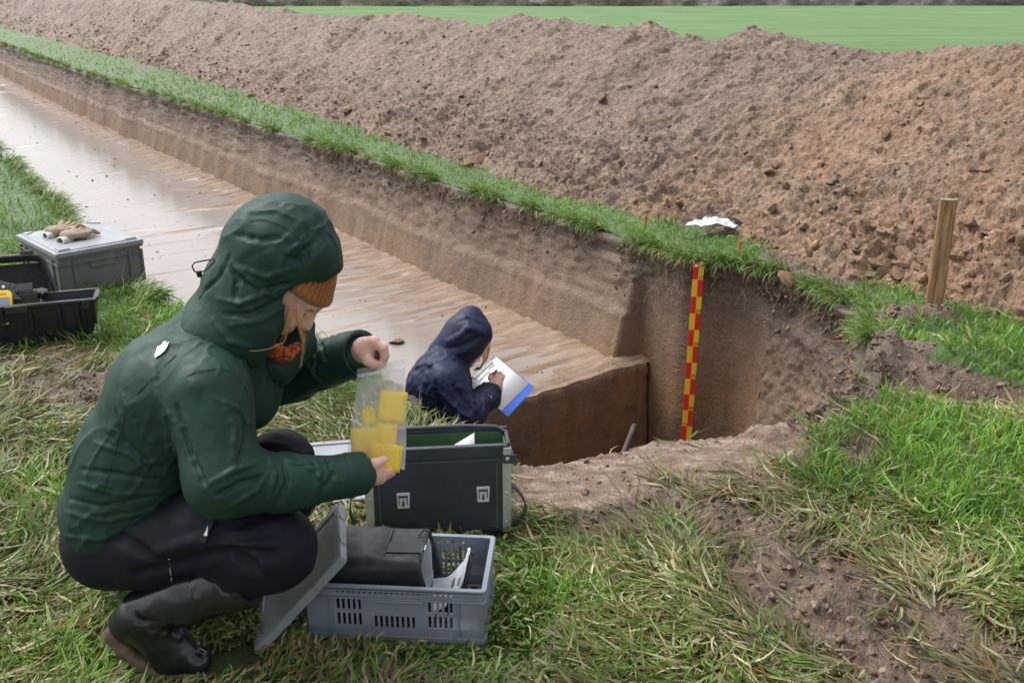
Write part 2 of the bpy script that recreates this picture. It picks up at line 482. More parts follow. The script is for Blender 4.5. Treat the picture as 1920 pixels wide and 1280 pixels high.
# ---- ground sheet in trench coordinates, fine near the camera, reaching the horizon
def grow(a, b, st, g, n_): 
    v = [a]; d = st
    while v[-1] < b: v.append(v[-1] + d); d *= g
    return np.array(v)
sg = np.r_[-grow(0, 40, .03, 1.12, 0)[:0:-1], np.arange(0, 4.7, .0145), grow(4.7, 260, .0145, 1.021, 0)]
ng = np.r_[-1.6 - grow(0, 60, .03, 1.14, 0)[:0:-1], np.arange(-1.6, -.9, .025), np.arange(-.9, 4.5, .0155), grow(4.5, 260, .022, 1.16, 0)]
S, N_ = np.meshgrid(sg, ng, indexing='ij')
X, Y = xy(S, N_)
hole = in_hole(X, Y)
bare, tramp, slab = [np.zeros(X.shape) for _ in range(3)]
nearm = (np.hypot(X, Y) < 40) & (Y > .8)
mk = masks(X[nearm], Y[nearm]); bare[nearm], tramp[nearm], slab[nearm] = mk
Z = np.zeros(X.shape); Z[nearm] = gz(X[nearm], Y[nearm], mk)
Z *= smooth(45, 25, np.hypot(X, Y))
Z -= np.where(N_ > 30, .0, 0)
F = grid_faces(*X.shape)
hf = hole.reshape(-1)
keep = ~hf[F].all(1)
# pull the vertices of border cells that lie in the opening back to the lip
Fk = F[keep]
bv = np.unique(Fk[hf[Fk]]) if hf[Fk].any() else np.array([], int)
Xf, Yf, Zf = X.reshape(-1).copy(), Y.reshape(-1).copy(), Z.reshape(-1).copy()
LL = LIP[(LIP[:, 1] < 60)]
for i0 in range(0, len(bv), 2000):
    b_ = bv[i0:i0 + 2000]
    d = (Xf[b_][:, None] - LL[:, 0]) ** 2 + (Yf[b_][:, None] - LL[:, 1]) ** 2
    j = d.argmin(1); Xf[b_] = LL[j, 0]; Yf[b_] = LL[j, 1]; Zf[b_] = gz(Xf[b_], Yf[b_]) - .01
fieldm = smooth(7.6, 8.6, N_.reshape(-1))
used = np.unique(Fk); remap = np.full(len(Xf), -1); remap[used] = np.arange(len(used))
gme = mesh_np('ground', np.c_[Xf, Yf, Zf][used], remap[Fk], True,
              {'bare': bare.reshape(-1)[used], 'fresh': 1 - tramp.reshape(-1)[used], 'slab': slab.reshape(-1)[used], 'field': fieldm[used]})

def soil_mat(name, ca, cb, cc, rough=(.45, .75), bump=.6, fine=90, coarse=14, wet=0.0):
    k = NT(name); co = k.coord('Object')
    f = k.noise(co, coarse, 7, .65, .3); g = k.noise(co, fine, 5, .65)
    c = k.ramp(f, [(.3, ca), (.5, cb), (.68, cc)])
    c = k.mix(k.rng(g, .35, .65, 0, .55), c, tuple(np.array(ca) * .75))
    k.set(base=c, rough=k.rng(f, .35, .65, rough[0], rough[1]), spec=.4 + wet)
    h = k.math('ADD', k.math('MULTIPLY', g, .5), f)
    k.bump(h, bump, .012)
    return k
k = NT('ground soil'); co = k.coord('Object')
f = k.noise(co, 9, 7, .65, .4); g = k.noise(co, 120, 5, .6); big = k.noise(co, 2.2, 4, .6)
mud = k.ramp(f, [(.32, (.085, .057, .038)), (.5, (.145, .100, .069)), (.66, (.22, .16, .118))])
mud = k.mix(k.rng(g, .46, .56, 0, .6), mud, (.08, .056, .040)); mud = k.mix(k.rng(k.noise(co, 34, 6, .7), .55, .7, 0, .55), mud, (.30, .235, .185))
sl = k.ramp(k.noise(k.coord('Object', (1, 2.5, 1)), 11, 7, .68), [(.36, (.12, .072, .046)), (.5, (.205, .138, .098)), (.62, (.33, .25, .195))])
mud = k.mix(k.attr('slab'), mud, sl)
th = k.ramp(k.noise(co, 30, 5, .7), [(.3, (.05, .042, .022)), (.55, (.10, .088, .045)), (.75, (.15, .125, .07))])
th = k.mix(k.attr('fresh'), th, k.ramp(k.noise(co, 22, 6, .75), [(.3, (.035, .075, .014)), (.55, (.07, .135, .03)), (.75, (.12, .17, .05))]))
c = k.mix(k.rng(k.attr('bare'), .1, .5, 0, 1), th, mud)
fg = k.noise(k.coord('Object', (.35, .35, .35)), 1.0, 5, .6); fg2 = k.noise(k.coord('Object', (1, 1, 1)), 2.2, 8, .75)
fgr = k.mix(k.rng(fg2, .25, .75, 0, 1), (.058, .125, .034), (.115, .215, .068)); fgr = k.mix(k.rng(fg, .35, .65, 0, .6), fgr, (.15, .215, .085)); fgr = k.mix(k.rng(k.noise(k.coord('Object', (.05, .6, 1)), 1.5, 6, .7), .45, .65, 0, .5), fgr, (.05, .11, .035))
c = k.mix(k.attr('field'), c, fgr)
wetm = k.math('MULTIPLY', k.rng(big, .45, .62, 0, 1), k.attr('bare'))
r_ = k.math('SUBTRACT', k.rng(f, .3, .7, .42, .72), k.math('MULTIPLY', wetm, .28))
r_ = k.math('MAXIMUM', r_, k.math('MULTIPLY', k.attr('field'), .9))
k.set(base=c, rough=r_, spec=.45)
k.bump(k.math('ADD', k.math('ADD', f, k.math('MULTIPLY', g, .5)), k.math('MULTIPLY', k.noise(co, 34, 6, .7), .8)), .9, .022)
M_GROUND = k.m
ground = tag(link('ground', gme, M_GROUND), kind='structure')

# ---- walls of the trench and the pit: one strip along the outline
near_w = np.hypot(LIP[:, 0], LIP[:, 1]) < 34
idx = np.where(near_w)[0]
L, I2 = LIP[idx], INW[idx]; kd = kind[idx]; nc = len(idx)
s_c, n_c = sn(L[:, 0], L[:, 1])
arc = np.r_[0, np.cumsum(np.hypot(*np.diff(L, axis=0).T))]
i_corner = int(np.argmin(np.hypot(L[:, 0] - .81, L[:, 1] - 5.69)))
tr = smooth(arc[i_corner] + .03, arc[i_corner] - .03, arc)         # 1 on the trench's right wall, 0 round the pit
endw = smooth(1.3, 1.5, L[:, 0]) * (kd == 1) * (L[:, 1] > 3.5)       # broken end wall
rows = np.r_[0, .01, .025, .045, .07, np.linspace(.1, .72, 40), np.linspace(.745, 1.5, 34)]
VW = []
for dz in rows:
    prof_t = .01 + .175 * np.clip(dz / .72, 0, 1) + .016 * smooth(.36, .45, dz)   # battered trench side with a ledge above the clean cut foot
    prof_p = .0 + .02 * smooth(.1, 1.2, dz)
    prof_e = .03 + .05 * smooth(.2, .3, dz) + .16 * smooth(.3, 1.3, dz)
    prof_l = .02 + .16 * smooth(.1, .7, dz)
    pr = tr * prof_t + (1 - tr) * ((1 - endw) * prof_p + endw * prof_e)
    pr = np.where(kd == 2, prof_l, pr)
    top = smooth(.30, .10, dz + .10 * fbm(arc * 2.1, dz * 3 + np.zeros(nc), octv=3, seed=52))
    rough_ = top * (.030 * fbm(arc * 9, np.full(nc, dz * 11), octv=4, seed=53) + .022 * fbm(arc * 28, np.full(nc, dz * 30), octv=3, seed=54))
    mid = smooth(.46, .40, dz) * (tr + (kd == 2))
    rough_ = rough_ + mid * (.007 * fbm(arc * 5, np.full(nc, dz * 9), octv=5, seed=55) + .005 * facets(arc * 9 + .5 * vnoise(arc * 20, 0 * arc + dz * 20, seed=5), np.full(nc, dz * 13), 62) + .010 * smooth(.1, .5, fbm(arc * 14, np.full(nc, dz * 20), octv=3, seed=56)))
    led = smooth(.045, .0, abs(dz - .44 - .02 * vnoise(arc * 1.3, 0 * arc, seed=2))) * tr
    rough_ = rough_ + led * (.003 + .009 * fbm(arc * 12, np.full(nc, dz * 9), octv=4, seed=57))
    rough_ = rough_ + endw * (.030 * fbm(arc * 7, np.full(nc, dz * 7), octv=5, seed=58) + .006 * facets(arc * 26 + .5 * vnoise(arc * 40, 0 * arc + dz * 40, seed=6), np.full(nc, dz * 26), 64) + .012 * fbm(arc * 45, np.full(nc, dz * 45), octv=2, seed=65) + .0 * (.5 - worley(arc * 14, np.full(nc, dz * 14), seed=8)[0]))
    rough_ = rough_ + .006 * fbm(arc * 6, np.full(nc, dz * 5), octv=5, seed=59) + .008 * top * facets(arc * 22, np.full(nc, dz * 22), 61)
    sod = .035 * smooth(.10, .03, dz) * (.4 + .9 * np.abs(fbm(arc * 4, 0 * arc, octv=3, seed=60)))
    p = L + I2 * (pr + rough_ + sod)[:, None]
    if dz == 0: p = L - I2 * .07
    zb = np.minimum(dz, np.where((tr > .5) | (kd == 2), .80, 1.5))
    VW.append(np.c_[p, -zb - (.022 if dz == 0 else .006)])
VW = np.array(VW).transpose(1, 0, 2).reshape(-1, 3)
wme = mesh_np('trench_wall', VW, grid_faces(nc, len(rows))[:, ::-1], True, {'topsoil': np.repeat(endw, len(rows))})
k = NT('cut soil'); co = k.coord('Object')
pz = k.n('SeparateXYZ'); k.l(k.n('NewGeometry').outputs['Position'], pz.inputs[0])
warp = k.noise(co, 3.2, 6, .6); f = k.noise(co, 8, 8, .68, .5); g = k.noise(co, 75, 5, .65); big = k.noise(k.coord('Object', (1, 1, .35)), 3.4, 5, .6, .6)
zz = k.math('ADD', k.math('ADD', pz.outputs[2], k.math('MULTIPLY', k.attr('topsoil'), .22)), k.math('MULTIPLY', k.math('SUBTRACT', warp, .5), .34))
lay = k.ramp(k.rng(zz, -1.5, 0.0, 0, 1), [(.0, (.125, .066, .034)), (.35, (.15, .088, .050)), (.55, (.19, .120, .077)), (.76, (.19, .131, .092)), (.88, (.115, .083, .060)), (.97, (.05, .038, .029))])
c = k.mix(k.rng(f, .40, .62, 0, .6), lay, (.105, .070, .05)); c = k.mix(k.rng(k.noise(k.coord('Object', (1, 1, 5)), 9, 6, .7), .47, .58, 0, .30), c, (.25, .175, .12))
c = k.mix(k.rng(big, .52, .70, 0, .5), c, (.26, .18, .125))
c = k.mix(k.rng(g, .50, .60, 0, .4), c, (.28, .20, .145)); c = k.mix(k.rng(k.noise(co, 140, 4, .7), .52, .60, 0, .5), c, (.075, .052, .038)); c = k.mix(k.rng(k.noise(k.coord('Object', (1, 1, .16)), 16, 5, .6), .54, .70, 0, .45), c, (.10, .068, .046)); c = k.mix(k.rng(k.noise(k.coord('Object'), 30, 6, .75), .60, .72, 0, .7), c, (.055, .038, .028)); c = k.mix(k.math('MULTIPLY', k.rng(pz.outputs[2], -.35, -.75, 0, 1), k.rng(k.noise(k.coord('Object'), 2.1, 5, .65), .45, .62, 0, .6)), c, (.255, .135, .062))
k.set(base=c, rough=k.rng(f, .3, .7, .42, .72), spec=.4)
k.bump(k.math('ADD', f, k.math('MULTIPLY', g, .5)), .9, .02)
M_CUT = k.m
wall = tag(link('trench_wall', wme, M_CUT), kind='structure')

# ---- trench floor: smeared wet subsoil with bucket drag lines across the trench, and the water standing in it
sf = np.r_[np.arange(4.2, 8, .012), grow(8, 58, .012, 1.012, 0)]
nf = np.arange(.7, 3.86, .035)
S, N_ = np.meshgrid(sf, nf, indexing='ij')
sw = S + .12 * fbm(S * .9, N_ * .9, octv=3, seed=70) + .02 * N_
Z = ZF + .0060 * fbm(sw * 4.2, N_ * .5, octv=3, seed=71) + .0125 * fbm(sw * 12, N_ * .55, octv=3, seed=72) + .0072 * fbm(sw * 34, N_ * 1.0, octv=2, seed=73)
Z += .006 * fbm(S * .55, N_ * .8, octv=3, seed=74) - .0085 * smooth(3.5, 1.7, N_) + .0035 * smooth(5.4, 4.4, S) + .014 * smooth(.35, .05, n_lip(S) - .25 - N_) 
Z += .02 * smooth(.22, .02, n_lip(S) - .24 - N_) * (.3 + np.abs(fbm(S * 9, N_ * 9, octv=3, seed=75)))
Z += .004 * smooth(.2, .7, fbm(S * 7, N_ * 5, octv=4, seed=76))
Z -= .010 * smooth(4.225, 4.2, S) * (1 + .9 * fbm(N_ * 9, S * 0, octv=3, seed=77)) 
S = S + np.where(S < 4.26, .035 * fbm(N_ * 3, S * 0, octv=4, seed=78) + .012 * fbm(N_ * 14, S * 0, octv=3, seed=79), 0) * smooth(4.26, 4.2, S)
X, Y = xy(S, N_)
tfl = mesh_np('trench_floor', np.c_[X.reshape(-1), Y.reshape(-1), Z.reshape(-1)], grid_faces(*X.shape)[:, ::-1], True)
k = NT('trench floor clay'); co = k.coord('Object')
rot = k.n('Mapping'); k.l(k.n('TexCoord').outputs['Object'], rot.inputs[0]); rot.inputs['Rotation'].default_value = (0, 0, math.atan2(UX, UY))
st = k.n('Mapping'); k.l(rot.outputs[0], st.inputs[0]); st.inputs['Scale'].default_value = (.9, 5, 1)
strk = k.noise(st.outputs[0], 3, 9, .72, .5); f = k.noise(co, 6, 7, .65, .3); g = k.noise(co, 60, 5, .65)
c = k.ramp(strk, [(.34, (.15, .098, .065)), (.5, (.225, .155, .108)), (.64, (.30, .225, .17))])
c = k.mix(k.rng(f, .4, .7, 0, .6), c, (.30, .205, .14))
c = k.mix(k.rng(g, .53, .62, 0, .5), c, (.15, .105, .078)); c = k.mix(k.rng(k.noise(co, 2.3, 6, .7), .55, .7, 0, .5), c, (.185, .125, .085))
k.set(base=c, rough=k.rng(strk, .38, .62, .14, .5), spec=.5, coat=k.rng(k.noise(st.outputs[0], 2.1, 6, .6, .3), .38, .52, .1, 1.0), coatr=.07)
k.bump(k.math('ADD', strk, k.math('MULTIPLY', g, .25)), .35, .008)
M_FLOOR = k.m
tag(link('trench_floor', tfl, M_FLOOR), kind='structure')
k = NT('standing water'); co = k.coord('Object')
k.set(base=k.mix(k.noise(co, 1.2, 4), (.22, .185, .165), (.29, .25, .225)), rough=.06, spec=.55, ior=1.36)
rot = k.n('Mapping'); k.l(k.n('TexCoord').outputs['Object'], rot.inputs[0]); rot.inputs['Rotation'].default_value = (0, 0, math.atan2(UX, UY)); st = k.n('Mapping'); k.l(rot.outputs[0], st.inputs[0]); st.inputs['Scale'].default_value = (.7, 6, 1)
k.bump(k.noise(st.outputs[0], 4, 5, .6, .4), .16, .010)
M_WATER = k.m
ZW = ZF + .0024
wx, wy = xy(np.array([4.3, 60, 60, 4.3]), np.array([.8, .8, 3.5, 3.5]))
tag(link('trench_water', mesh_np('trench_water', np.c_[wx, wy, np.full(4, ZW)], np.array([[3, 2, 1, 0]]), False), M_WATER), kind='structure')
# end face of the trench floor above the pit, and the pit floor
sfw = np.arange(.7, 3.75, .016); zr = np.r_[0, .015, .03, np.linspace(.06, .80, 34)]
A, B = np.meshgrid(sfw, zr, indexing='ij')
off = .002 + .012 * smooth(0, .03, B) - .035 * fbm(A * 3, A * 0, octv=4, seed=78) - .012 * fbm(A * 14, A * 0, octv=3, seed=79) + .012 * fbm(A * 5, B * 5, octv=4, seed=80) + .006 * fbm(A * 22, B * 22, octv=3, seed=81) + .05 * B
zt = np.interp(A, nf, Z[1])
X, Y = xy(4.2 - off, A)
cut = mesh_np('pit_wall', np.c_[X.reshape(-1), Y.reshape(-1), (zt - B).reshape(-1)], grid_faces(*X.shape), True)
tag(link('pit_wall', cut, M_CUT), kind='structure')
A, B = np.meshgrid(np.arange(-1.7, 2.0, .04), np.arange(2.6, 6.2, .04), indexing='ij')
zb = ZP + .03 * fbm(A * 4, B * 4, octv=4, seed=83)
tag(link('pit_floor', mesh_np('pit_floor', np.c_[A.reshape(-1), B.reshape(-1), zb.reshape(-1)], grid_faces(*A.shape), True), M_CUT), kind='structure')

# ---- spoil heap
NR, HR = 5.95, 1.10               # ridge line and height
dist_s = np.r_[np.arange(-1.6, 3.4, .0125)]
v = [3.4]
while v[-1] < 62: v.append(v[-1] + max(.0125, .0026 * np.hypot(v[-1], 3.5)))
sh = np.r_[dist_s, np.array(v)]
nh = np.r_[np.arange(-.25, 2.15, .0135), np.arange(2.15, 4.6, .09)]      # measured from the toe line
S, D = np.meshgrid(sh, nh, indexing='ij')
toe = n_toe(S) + .12 * fbm(S * 1.1, S * 0, octv=4, seed=90) + .25 * smooth(1.0, -1.5, S)
run = NR - toe
t = D / run
ridge_h = HR + .09 * fbm(S * .7, S * 0, octv=3, seed=91) + .05 * fbm(S * 2.6, S * 0 + 3, octv=3, seed=92)
prof = np.where(t < 1, t, np.maximum(1 - (t - 1) * run / 1.75, -.1))
prof = prof - .06 * smooth(.25, 0, np.abs(t - 1)) + .05 * np.sin(np.clip(t, 0, 1) * math.pi) * fbm(S * .8, D * .8, octv=2, seed=93)
Z = ridge_h * prof
N_ = toe + D
gul = fbm(S * 1.6 + .8 * D, D * .35, octv=3, seed=94)
big = fbm(S * 2.1, D * 2.6, octv=4, seed=95)
w1 = S * 8 + .6 * vnoise(S * 5, D * 5, seed=96); w2 = D * 9 + .6 * vnoise(S * 5 + 9, D * 5, seed=97)
wv_ = .5 * vnoise(S * 13, D * 13, seed=16); fa = facets(w1, w2, 12); fb = facets(S * 18 + wv_, D * 20 - wv_, 14); fc = facets(S * 38 + wv_, D * 40, 15)
amp = (.55 + .75 * smooth(.6, .0, t)) * smooth(-.15, .1, t)
near = smooth(30, 8, S)
disp = .045 * gul * smooth(0, .3, t) + .055 * big + amp * (.040 * fa * smooth(-.2, .4, big) + .026 * fb * near + .013 * fc * near) + .010 * fbm(S * 60, D * 60, octv=2, seed=98) * near
Z = Z + disp
N_ = N_ - .55 * disp + .014 * fbm(S * 24, D * 24, octv=3, seed=99) * near
S2 = S + .016 * fbm(S * 24 + 31, D * 24, octv=3, seed=100) * near
Z = np.where(D < -.12, -.08, Z)
X, Y = xy(S2, N_)
# where the orange subsoil was tipped on top: a real change of soil along a slanting line
ridge_b = sn(*aty(1740, 100, 6.6)[:2])[0]; toe_b = sn(*onz(1120, 398)[:2])[0]
bnd = 5.15 - 1.15 * np.clip(t, 0, 1.2)
orange = smooth(.55, -.50, S - bnd + .30 * fbm(S * 2.2, D * 2.2, octv=4, seed=101)) * (.60 + .45 * fbm(S * 3, D * 3, octv=4, seed=102))
grey2 = smooth(.35, .6, fbm(S * 1.4 + 4, D * 1.7, octv=3, seed=103)) * .5
orange = np.clip(orange + .18 * smooth(.35, .0, t) - grey2, 0, 1)
hme = mesh_np('spoil_heap', np.c_[X.reshape(-1), Y.reshape(-1), Z.reshape(-1)], grid_faces(*X.shape)[:, ::-1], True, {'orange': orange.reshape(-1)})
def heap_mat(name, use_attr=True):
    k = NT(name); co = k.coord('Object')
    f = k.noise(co, 7, 8, .7, .4); g = k.noise(co, 55, 6, .7); h_ = k.noise(co, 26, 6, .65); v = k.voro(co, 34)
    gr = k.ramp(f, [(.34, (.072, .047, .034)), (.5, (.130, .089, .066)), (.64, (.215, .155, .118))])
    og = k.ramp(f, [(.34, (.132, .064, .030)), (.5, (.220, .117, .056)), (.64, (.31, .19, .11))])
    c = k.mix(k.attr('orange'), gr, og)
    c = k.mix(k.rng(h_, .50, .62, 0, .5), c, (.30, .222, .17))
    c = k.mix(k.rng(g, .40, .49, .7, 0), c, (.075, .050, .036)); c = k.mix(k.rng(k.noise(co, 120, 4, .7), .53, .60, 0, .4), c, (.36, .275, .215))  # shading put into the colour: dark crevices, pale clod tops
    lm = k.n('VectorMath', operation='SCALE'); k.l(c, lm.inputs[0]); k.l(k.math('ADD', k.attr('dlum'), 1.0), lm.inputs[3]); c = lm.outputs[0]
    k.set(base=c, rough=k.rng(h_, .3, .7, .45, .8), spec=.35)
    k.bump(k.math('ADD', k.math('ADD', h_, k.math('MULTIPLY', g, .45)), k.math('MULTIPLY', v, -.35)), .8, .02)
    return k.m
M_HEAP = heap_mat('spoil earth')
heap = tag(link('spoil_heap', hme, M_HEAP), kind='structure')
heap['label'] = 'long spoil heap of lumpy grey and orange earth'
heap_pt = lambda si, ni: np.array([X[si, ni], Y[si, ni], Z[si, ni]])
HX, HY, HZ, HO = X, Y, Z, orange

# ---- loose clods: many small ones as one mass, the largest one by one
def ico(sub):
    bm = bmesh.new(); bmesh.ops.create_icosphere(bm, subdivisions=sub, radius=1.0)
    V = np.array([v.co[:] for v in bm.verts]); F_ = np.array([[v.index for v in f.verts] for f in bm.faces]); bm.free(); return V, F_
def chunk(seed):
    r = np.random.default_rng(seed); P_ = r.uniform(-1, 1, (11, 3)); P_ /= np.maximum(np.linalg.norm(P_, axis=1)[:, None], .75)
    bm = bmesh.new()
    for q in P_ * np.array([1, r.uniform(.6, .95), r.uniform(.4, .75)]): bm.verts.new(q)
    res = bmesh.ops.convex_hull(bm, input=bm.verts); bmesh.ops.delete(bm, geom=[g_ for g_ in res['geom_interior'] if isinstance(g_, bmesh.types.BMVert)], context='VERTS'); bmesh.ops.triangulate(bm, faces=bm.faces); bmesh.ops.recalc_face_normals(bm, faces=bm.faces)
    bm.verts.index_update(); V = np.array([v.co[:] for v in bm.verts]); F_ = np.array([[v.index for v in f.verts] for f in bm.faces]); bm.free(); return V, F_
def clod_shape(sub, seed, rough_=.38):
    V, F_ = ico(sub); r = np.random.default_rng(seed)
    for _ in range(18):                                   # chop with planes: blocky, broken faces
        d = r.normal(size=3); d /= np.linalg.norm(d); h = r.uniform(.28, .62)
        q = V @ d; V = V - np.outer(np.clip(q - h, 0, None), d)
    V = V * (1 + rough_ * .28 * fbm(V[:, 0] * 2.3 + seed, V[:, 1] * 2.3, V[:, 2] * 2.3 + 5, octv=3, seed=seed)[:, None])
    return V * np.array([1, r.uniform(.65, .95), r.uniform(.42, .7)]), F_
PROT1 = [chunk(i) for i in range(12)]; PROT2 = [clod_shape(2, 20 + i) for i in range(8)]; PROT3 = [clod_shape(3, 40 + i, .5) for i in range(6)]
def rand_rot(m, lean=.7):
    a = rng.uniform(0, 2 * math.pi, m); b = rng.normal(0, lean, m); c_ = rng.normal(0, lean, m)
    ca, sa, cb, sb, cc, sc_ = np.cos(a), np.sin(a), np.cos(b), np.sin(b), np.cos(c_), np.sin(c_)
    R = np.empty((m, 3, 3))
    R[:, 0] = np.stack([ca * cb, ca * sb * sc_ - sa * cc, ca * sb * cc + sa * sc_], -1)
    R[:, 1] = np.stack([sa * cb, sa * sb * sc_ + ca * cc, sa * sb * cc - ca * sc_], -1)
    R[:, 2] = np.stack([-sb, cb * sc_, cb * cc], -1)
    return R
def scatter(P, size, prots, extra=None):
    """one vertex / face array of many clods"""
    which = rng.integers(0, len(prots), len(P)); R = rand_rot(len(P)); Vs, Fs, ex, off = [], [], [], 0
    for w_, (V, F_) in enumerate(prots):
        i = np.where(which == w_)[0]
        if not len(i): continue
        W = np.einsum('mij,vj->mvi', R[i], V) * size[i][:, None, None] + P[i][:, None, :]
        Vs.append(W.reshape(-1, 3)); Fs.append((F_[None] + (np.arange(len(i)) * len(V))[:, None, None] + off).reshape(-1, 3)); off += len(i) * len(V)
        if extra is not None: ex.append(np.repeat(extra[i], len(V)))
    return np.concatenate(Vs), np.concatenate(Fs), (np.concatenate(ex) if extra is not None else None)
# small and middling clods on the heap
nS = 17000
tt = rng.beta(1.05, 1.6, nS) * 1.08 - .06
s_pick = -1.5 + 5.0 * (np.exp(rng.uniform(0, 2.45, nS)) - 1)
si = np.clip(np.searchsorted(sh, s_pick), 0, len(sh) - 1)
run1 = (NR - n_toe(s_pick)); ni = np.clip(((tt * run1 + .25) / .0135).astype(int), 0, 176)
P = np.c_[HX[si, ni], HY[si, ni], HZ[si, ni]]
dcam = np.hypot(P[:, 0], P[:, 1])
size = .005 + .0095 * rng.gamma(.9, 1.0, nS) * (.8 + .8 * smooth(.4, 0, tt)); size = np.clip(size, .006, .05)
size *= .62 * np.clip(.62 + .065 * dcam, .9, 2.2) * np.where(s_pick < 4.2, 1.25, 1.0)
P[:, 2] -= size * .18
Vc, Fc, Ec = scatter(P, size, PROT1, np.clip(HO[si, ni] + rng.normal(0, .15, nS), 0, 1))
dl_ = np.repeat(rng.normal(.10, .20, len(Vc) // 4 + 1), 4)[:len(Vc)]
tag(link('soil_clods', mesh_np('soil_clods', Vc, Fc, False, {'orange': Ec, 'dlum': np.clip(.42 + .5 * fbm(Vc[:, 0] * 3, Vc[:, 1] * 3, octv=2, seed=9), .0, .8)}), M_HEAP), 'loose crumbs and clods covering the slope of the spoil heap', 'soil', kind='stuff')
# the large blocks along the toe, each a piece of the heap
nB = 272
ub = rng.uniform(0, 1, nB); s_b = np.where(ub < .72, rng.uniform(-.6, 4.4, nB), rng.uniform(4.4, 16, nB))
t_b = rng.beta(1, 3.0, nB) * .85 - .03
si = np.clip(np.searchsorted(sh, s_b), 0, len(sh) - 1); ni = np.clip(((t_b * (NR - n_toe(s_b)) + .25) / .0135).astype(int), 0, 176)
Rb = rand_rot(nB, .45)
clod_me = []
for i in range(8):
    V, F_ = PROT2[i]
    me = mesh_np('clod', V, F_, True, {'orange': np.full(len(V), (.25, .5, .75, .4, .9, .6, .15, .8)[i]), 'dlum': np.full(len(V), (.5, .7, .4, .6, .55, .8, .35, .65)[i])}); me.set_sharp_from_angle(angle=math.radians(28)); me.materials.append(M_HEAP); clod_me.append(me)
for i in range(nB):
    sc = float(.022 + .032 * rng.gamma(1.5, .7)) * (1.3 if s_b[i] < 3.2 else 1.0); sc = min(sc, .105) * (1.25 if t_b[i] < .12 else .85)
    o = bpy.data.objects.new('clod', clod_me[i % 8]); C.objects.link(o); o.parent = heap
    p = heap_pt(si[i], ni[i]); o.location = (p[0], p[1], p[2] + sc * .02); o.scale = (sc,) * 3
    o.rotation_euler = (float(rng.normal(0, .5)), float(rng.normal(0, .5)), float(rng.uniform(0, 6.3)))
for i in range(26):                                  # collapsed soil between the rod and the post
    q = onz(1470 + 210 * float(rng.uniform()), 468 + 60 * float(rng.uniform())); sc = float(rng.uniform(.03, .085))
    o = bpy.data.objects.new('clod', clod_me[i % 8]); C.objects.link(o); o.parent = heap; o.location = (q[0], q[1], sc * .2); o.scale = (sc,) * 3; o.rotation_euler = (float(rng.normal(0, .4)), float(rng.normal(0, .4)), float(rng.uniform(0, 6.3)))
# crumbs lying on the trench floor, at the foot of the wall, on the ledge, and on the mud round the pit rim
Pc = []; Sc = []
m = 2600
ss = 4.25 + 18 * rng.uniform(0, 1, m) ** 2.2; off = np.abs(rng.normal(0, .06, m)); nn = n_lip(ss) - .26 - off
cl = fbm(ss * 2.2, ss * 0, octv=3, seed=120) > -.05; ss, nn = ss[cl], nn[cl]
x_, y_ = xy(ss, nn); Pc.append(np.c_[x_, y_, np.full(len(x_), ZF + .008)]); Sc.append(np.clip(.005 * rng.gamma(1.6, 1, len(x_)), .003, .03))
m = 700
ss = 4.25 + 14 * rng.uniform(0, 1, m) ** 1.8; nn = rng.uniform(1.5, 3.5, m); x_, y_ = xy(ss, nn)
Pc.append(np.c_[x_, y_, np.full(m, ZF + .002)]); Sc.append(np.clip(.0045 * rng.gamma(1.3, 1, m), .003, .022))
ii = rng.integers(0, nc, 3000); ii = ii[(kd[ii] == 1) & (L[ii, 1] < 4.6)]
off = rng.normal(.05, .07, len(ii)); x_, y_ = (L[ii] - I2[ii] * off[:, None]).T
ok = ~in_hole(x_, y_); x_, y_ = x_[ok], y_[ok]
Pc.append(np.c_[x_, y_, gz(x_, y_) + .002]); Sc.append(np.clip(.005 * rng.gamma(1.5, 1, len(x_)), .003, .028) * np.where((x_ > .95) & (y_ > 3.1), 1.5, .35))
ii = rng.integers(0, nc, 9000); ii = ii[(kd[ii] < 2) & (tr[ii] + endw[ii] > .3) & (L[ii, 1] < 14)]
dzz = np.abs(rng.normal(.02, .10, len(ii))); ppos = L[ii] + I2[ii] * (.05 + .10 * smooth(.05, .3, dzz))[:, None]
Pc.append(np.c_[ppos, -dzz - .02]); Sc.append(np.clip(.005 * rng.gamma(1.5, 1, len(ii)), .003, .024))
m = 60000
x_, y_ = rng.uniform(-2.6, 2.6, m), rng.uniform(1.6, 4.7, m); ok = ~in_hole(x_, y_, COARSE); x_, y_ = x_[ok], y_[ok]; mk = masks(x_, y_)
ok = rng.uniform(0, 1, len(x_)) < smooth(.35, .95, mk[0]) * (1 - .93 * mk[2]); x_, y_ = x_[ok], y_[ok]
Pc.append(np.c_[x_, y_, gz(x_, y_)]); Sc.append(np.clip(.0042 * rng.gamma(1.3, 1, len(x_)), .002, .02))
Pc = np.concatenate(Pc); Sc = np.concatenate(Sc)
Vc, Fc, Ec = scatter(Pc, Sc, PROT1, rng.uniform(0, .6, len(Pc)))
tag(link('soil_crumbs', mesh_np('soil_crumbs', Vc, Fc, False, {'orange': Ec, 'dlum': np.full(len(Vc), .05)}), M_HEAP), 'dark crumbs of soil along the edges and foot of the trench', 'soil', kind='stuff')

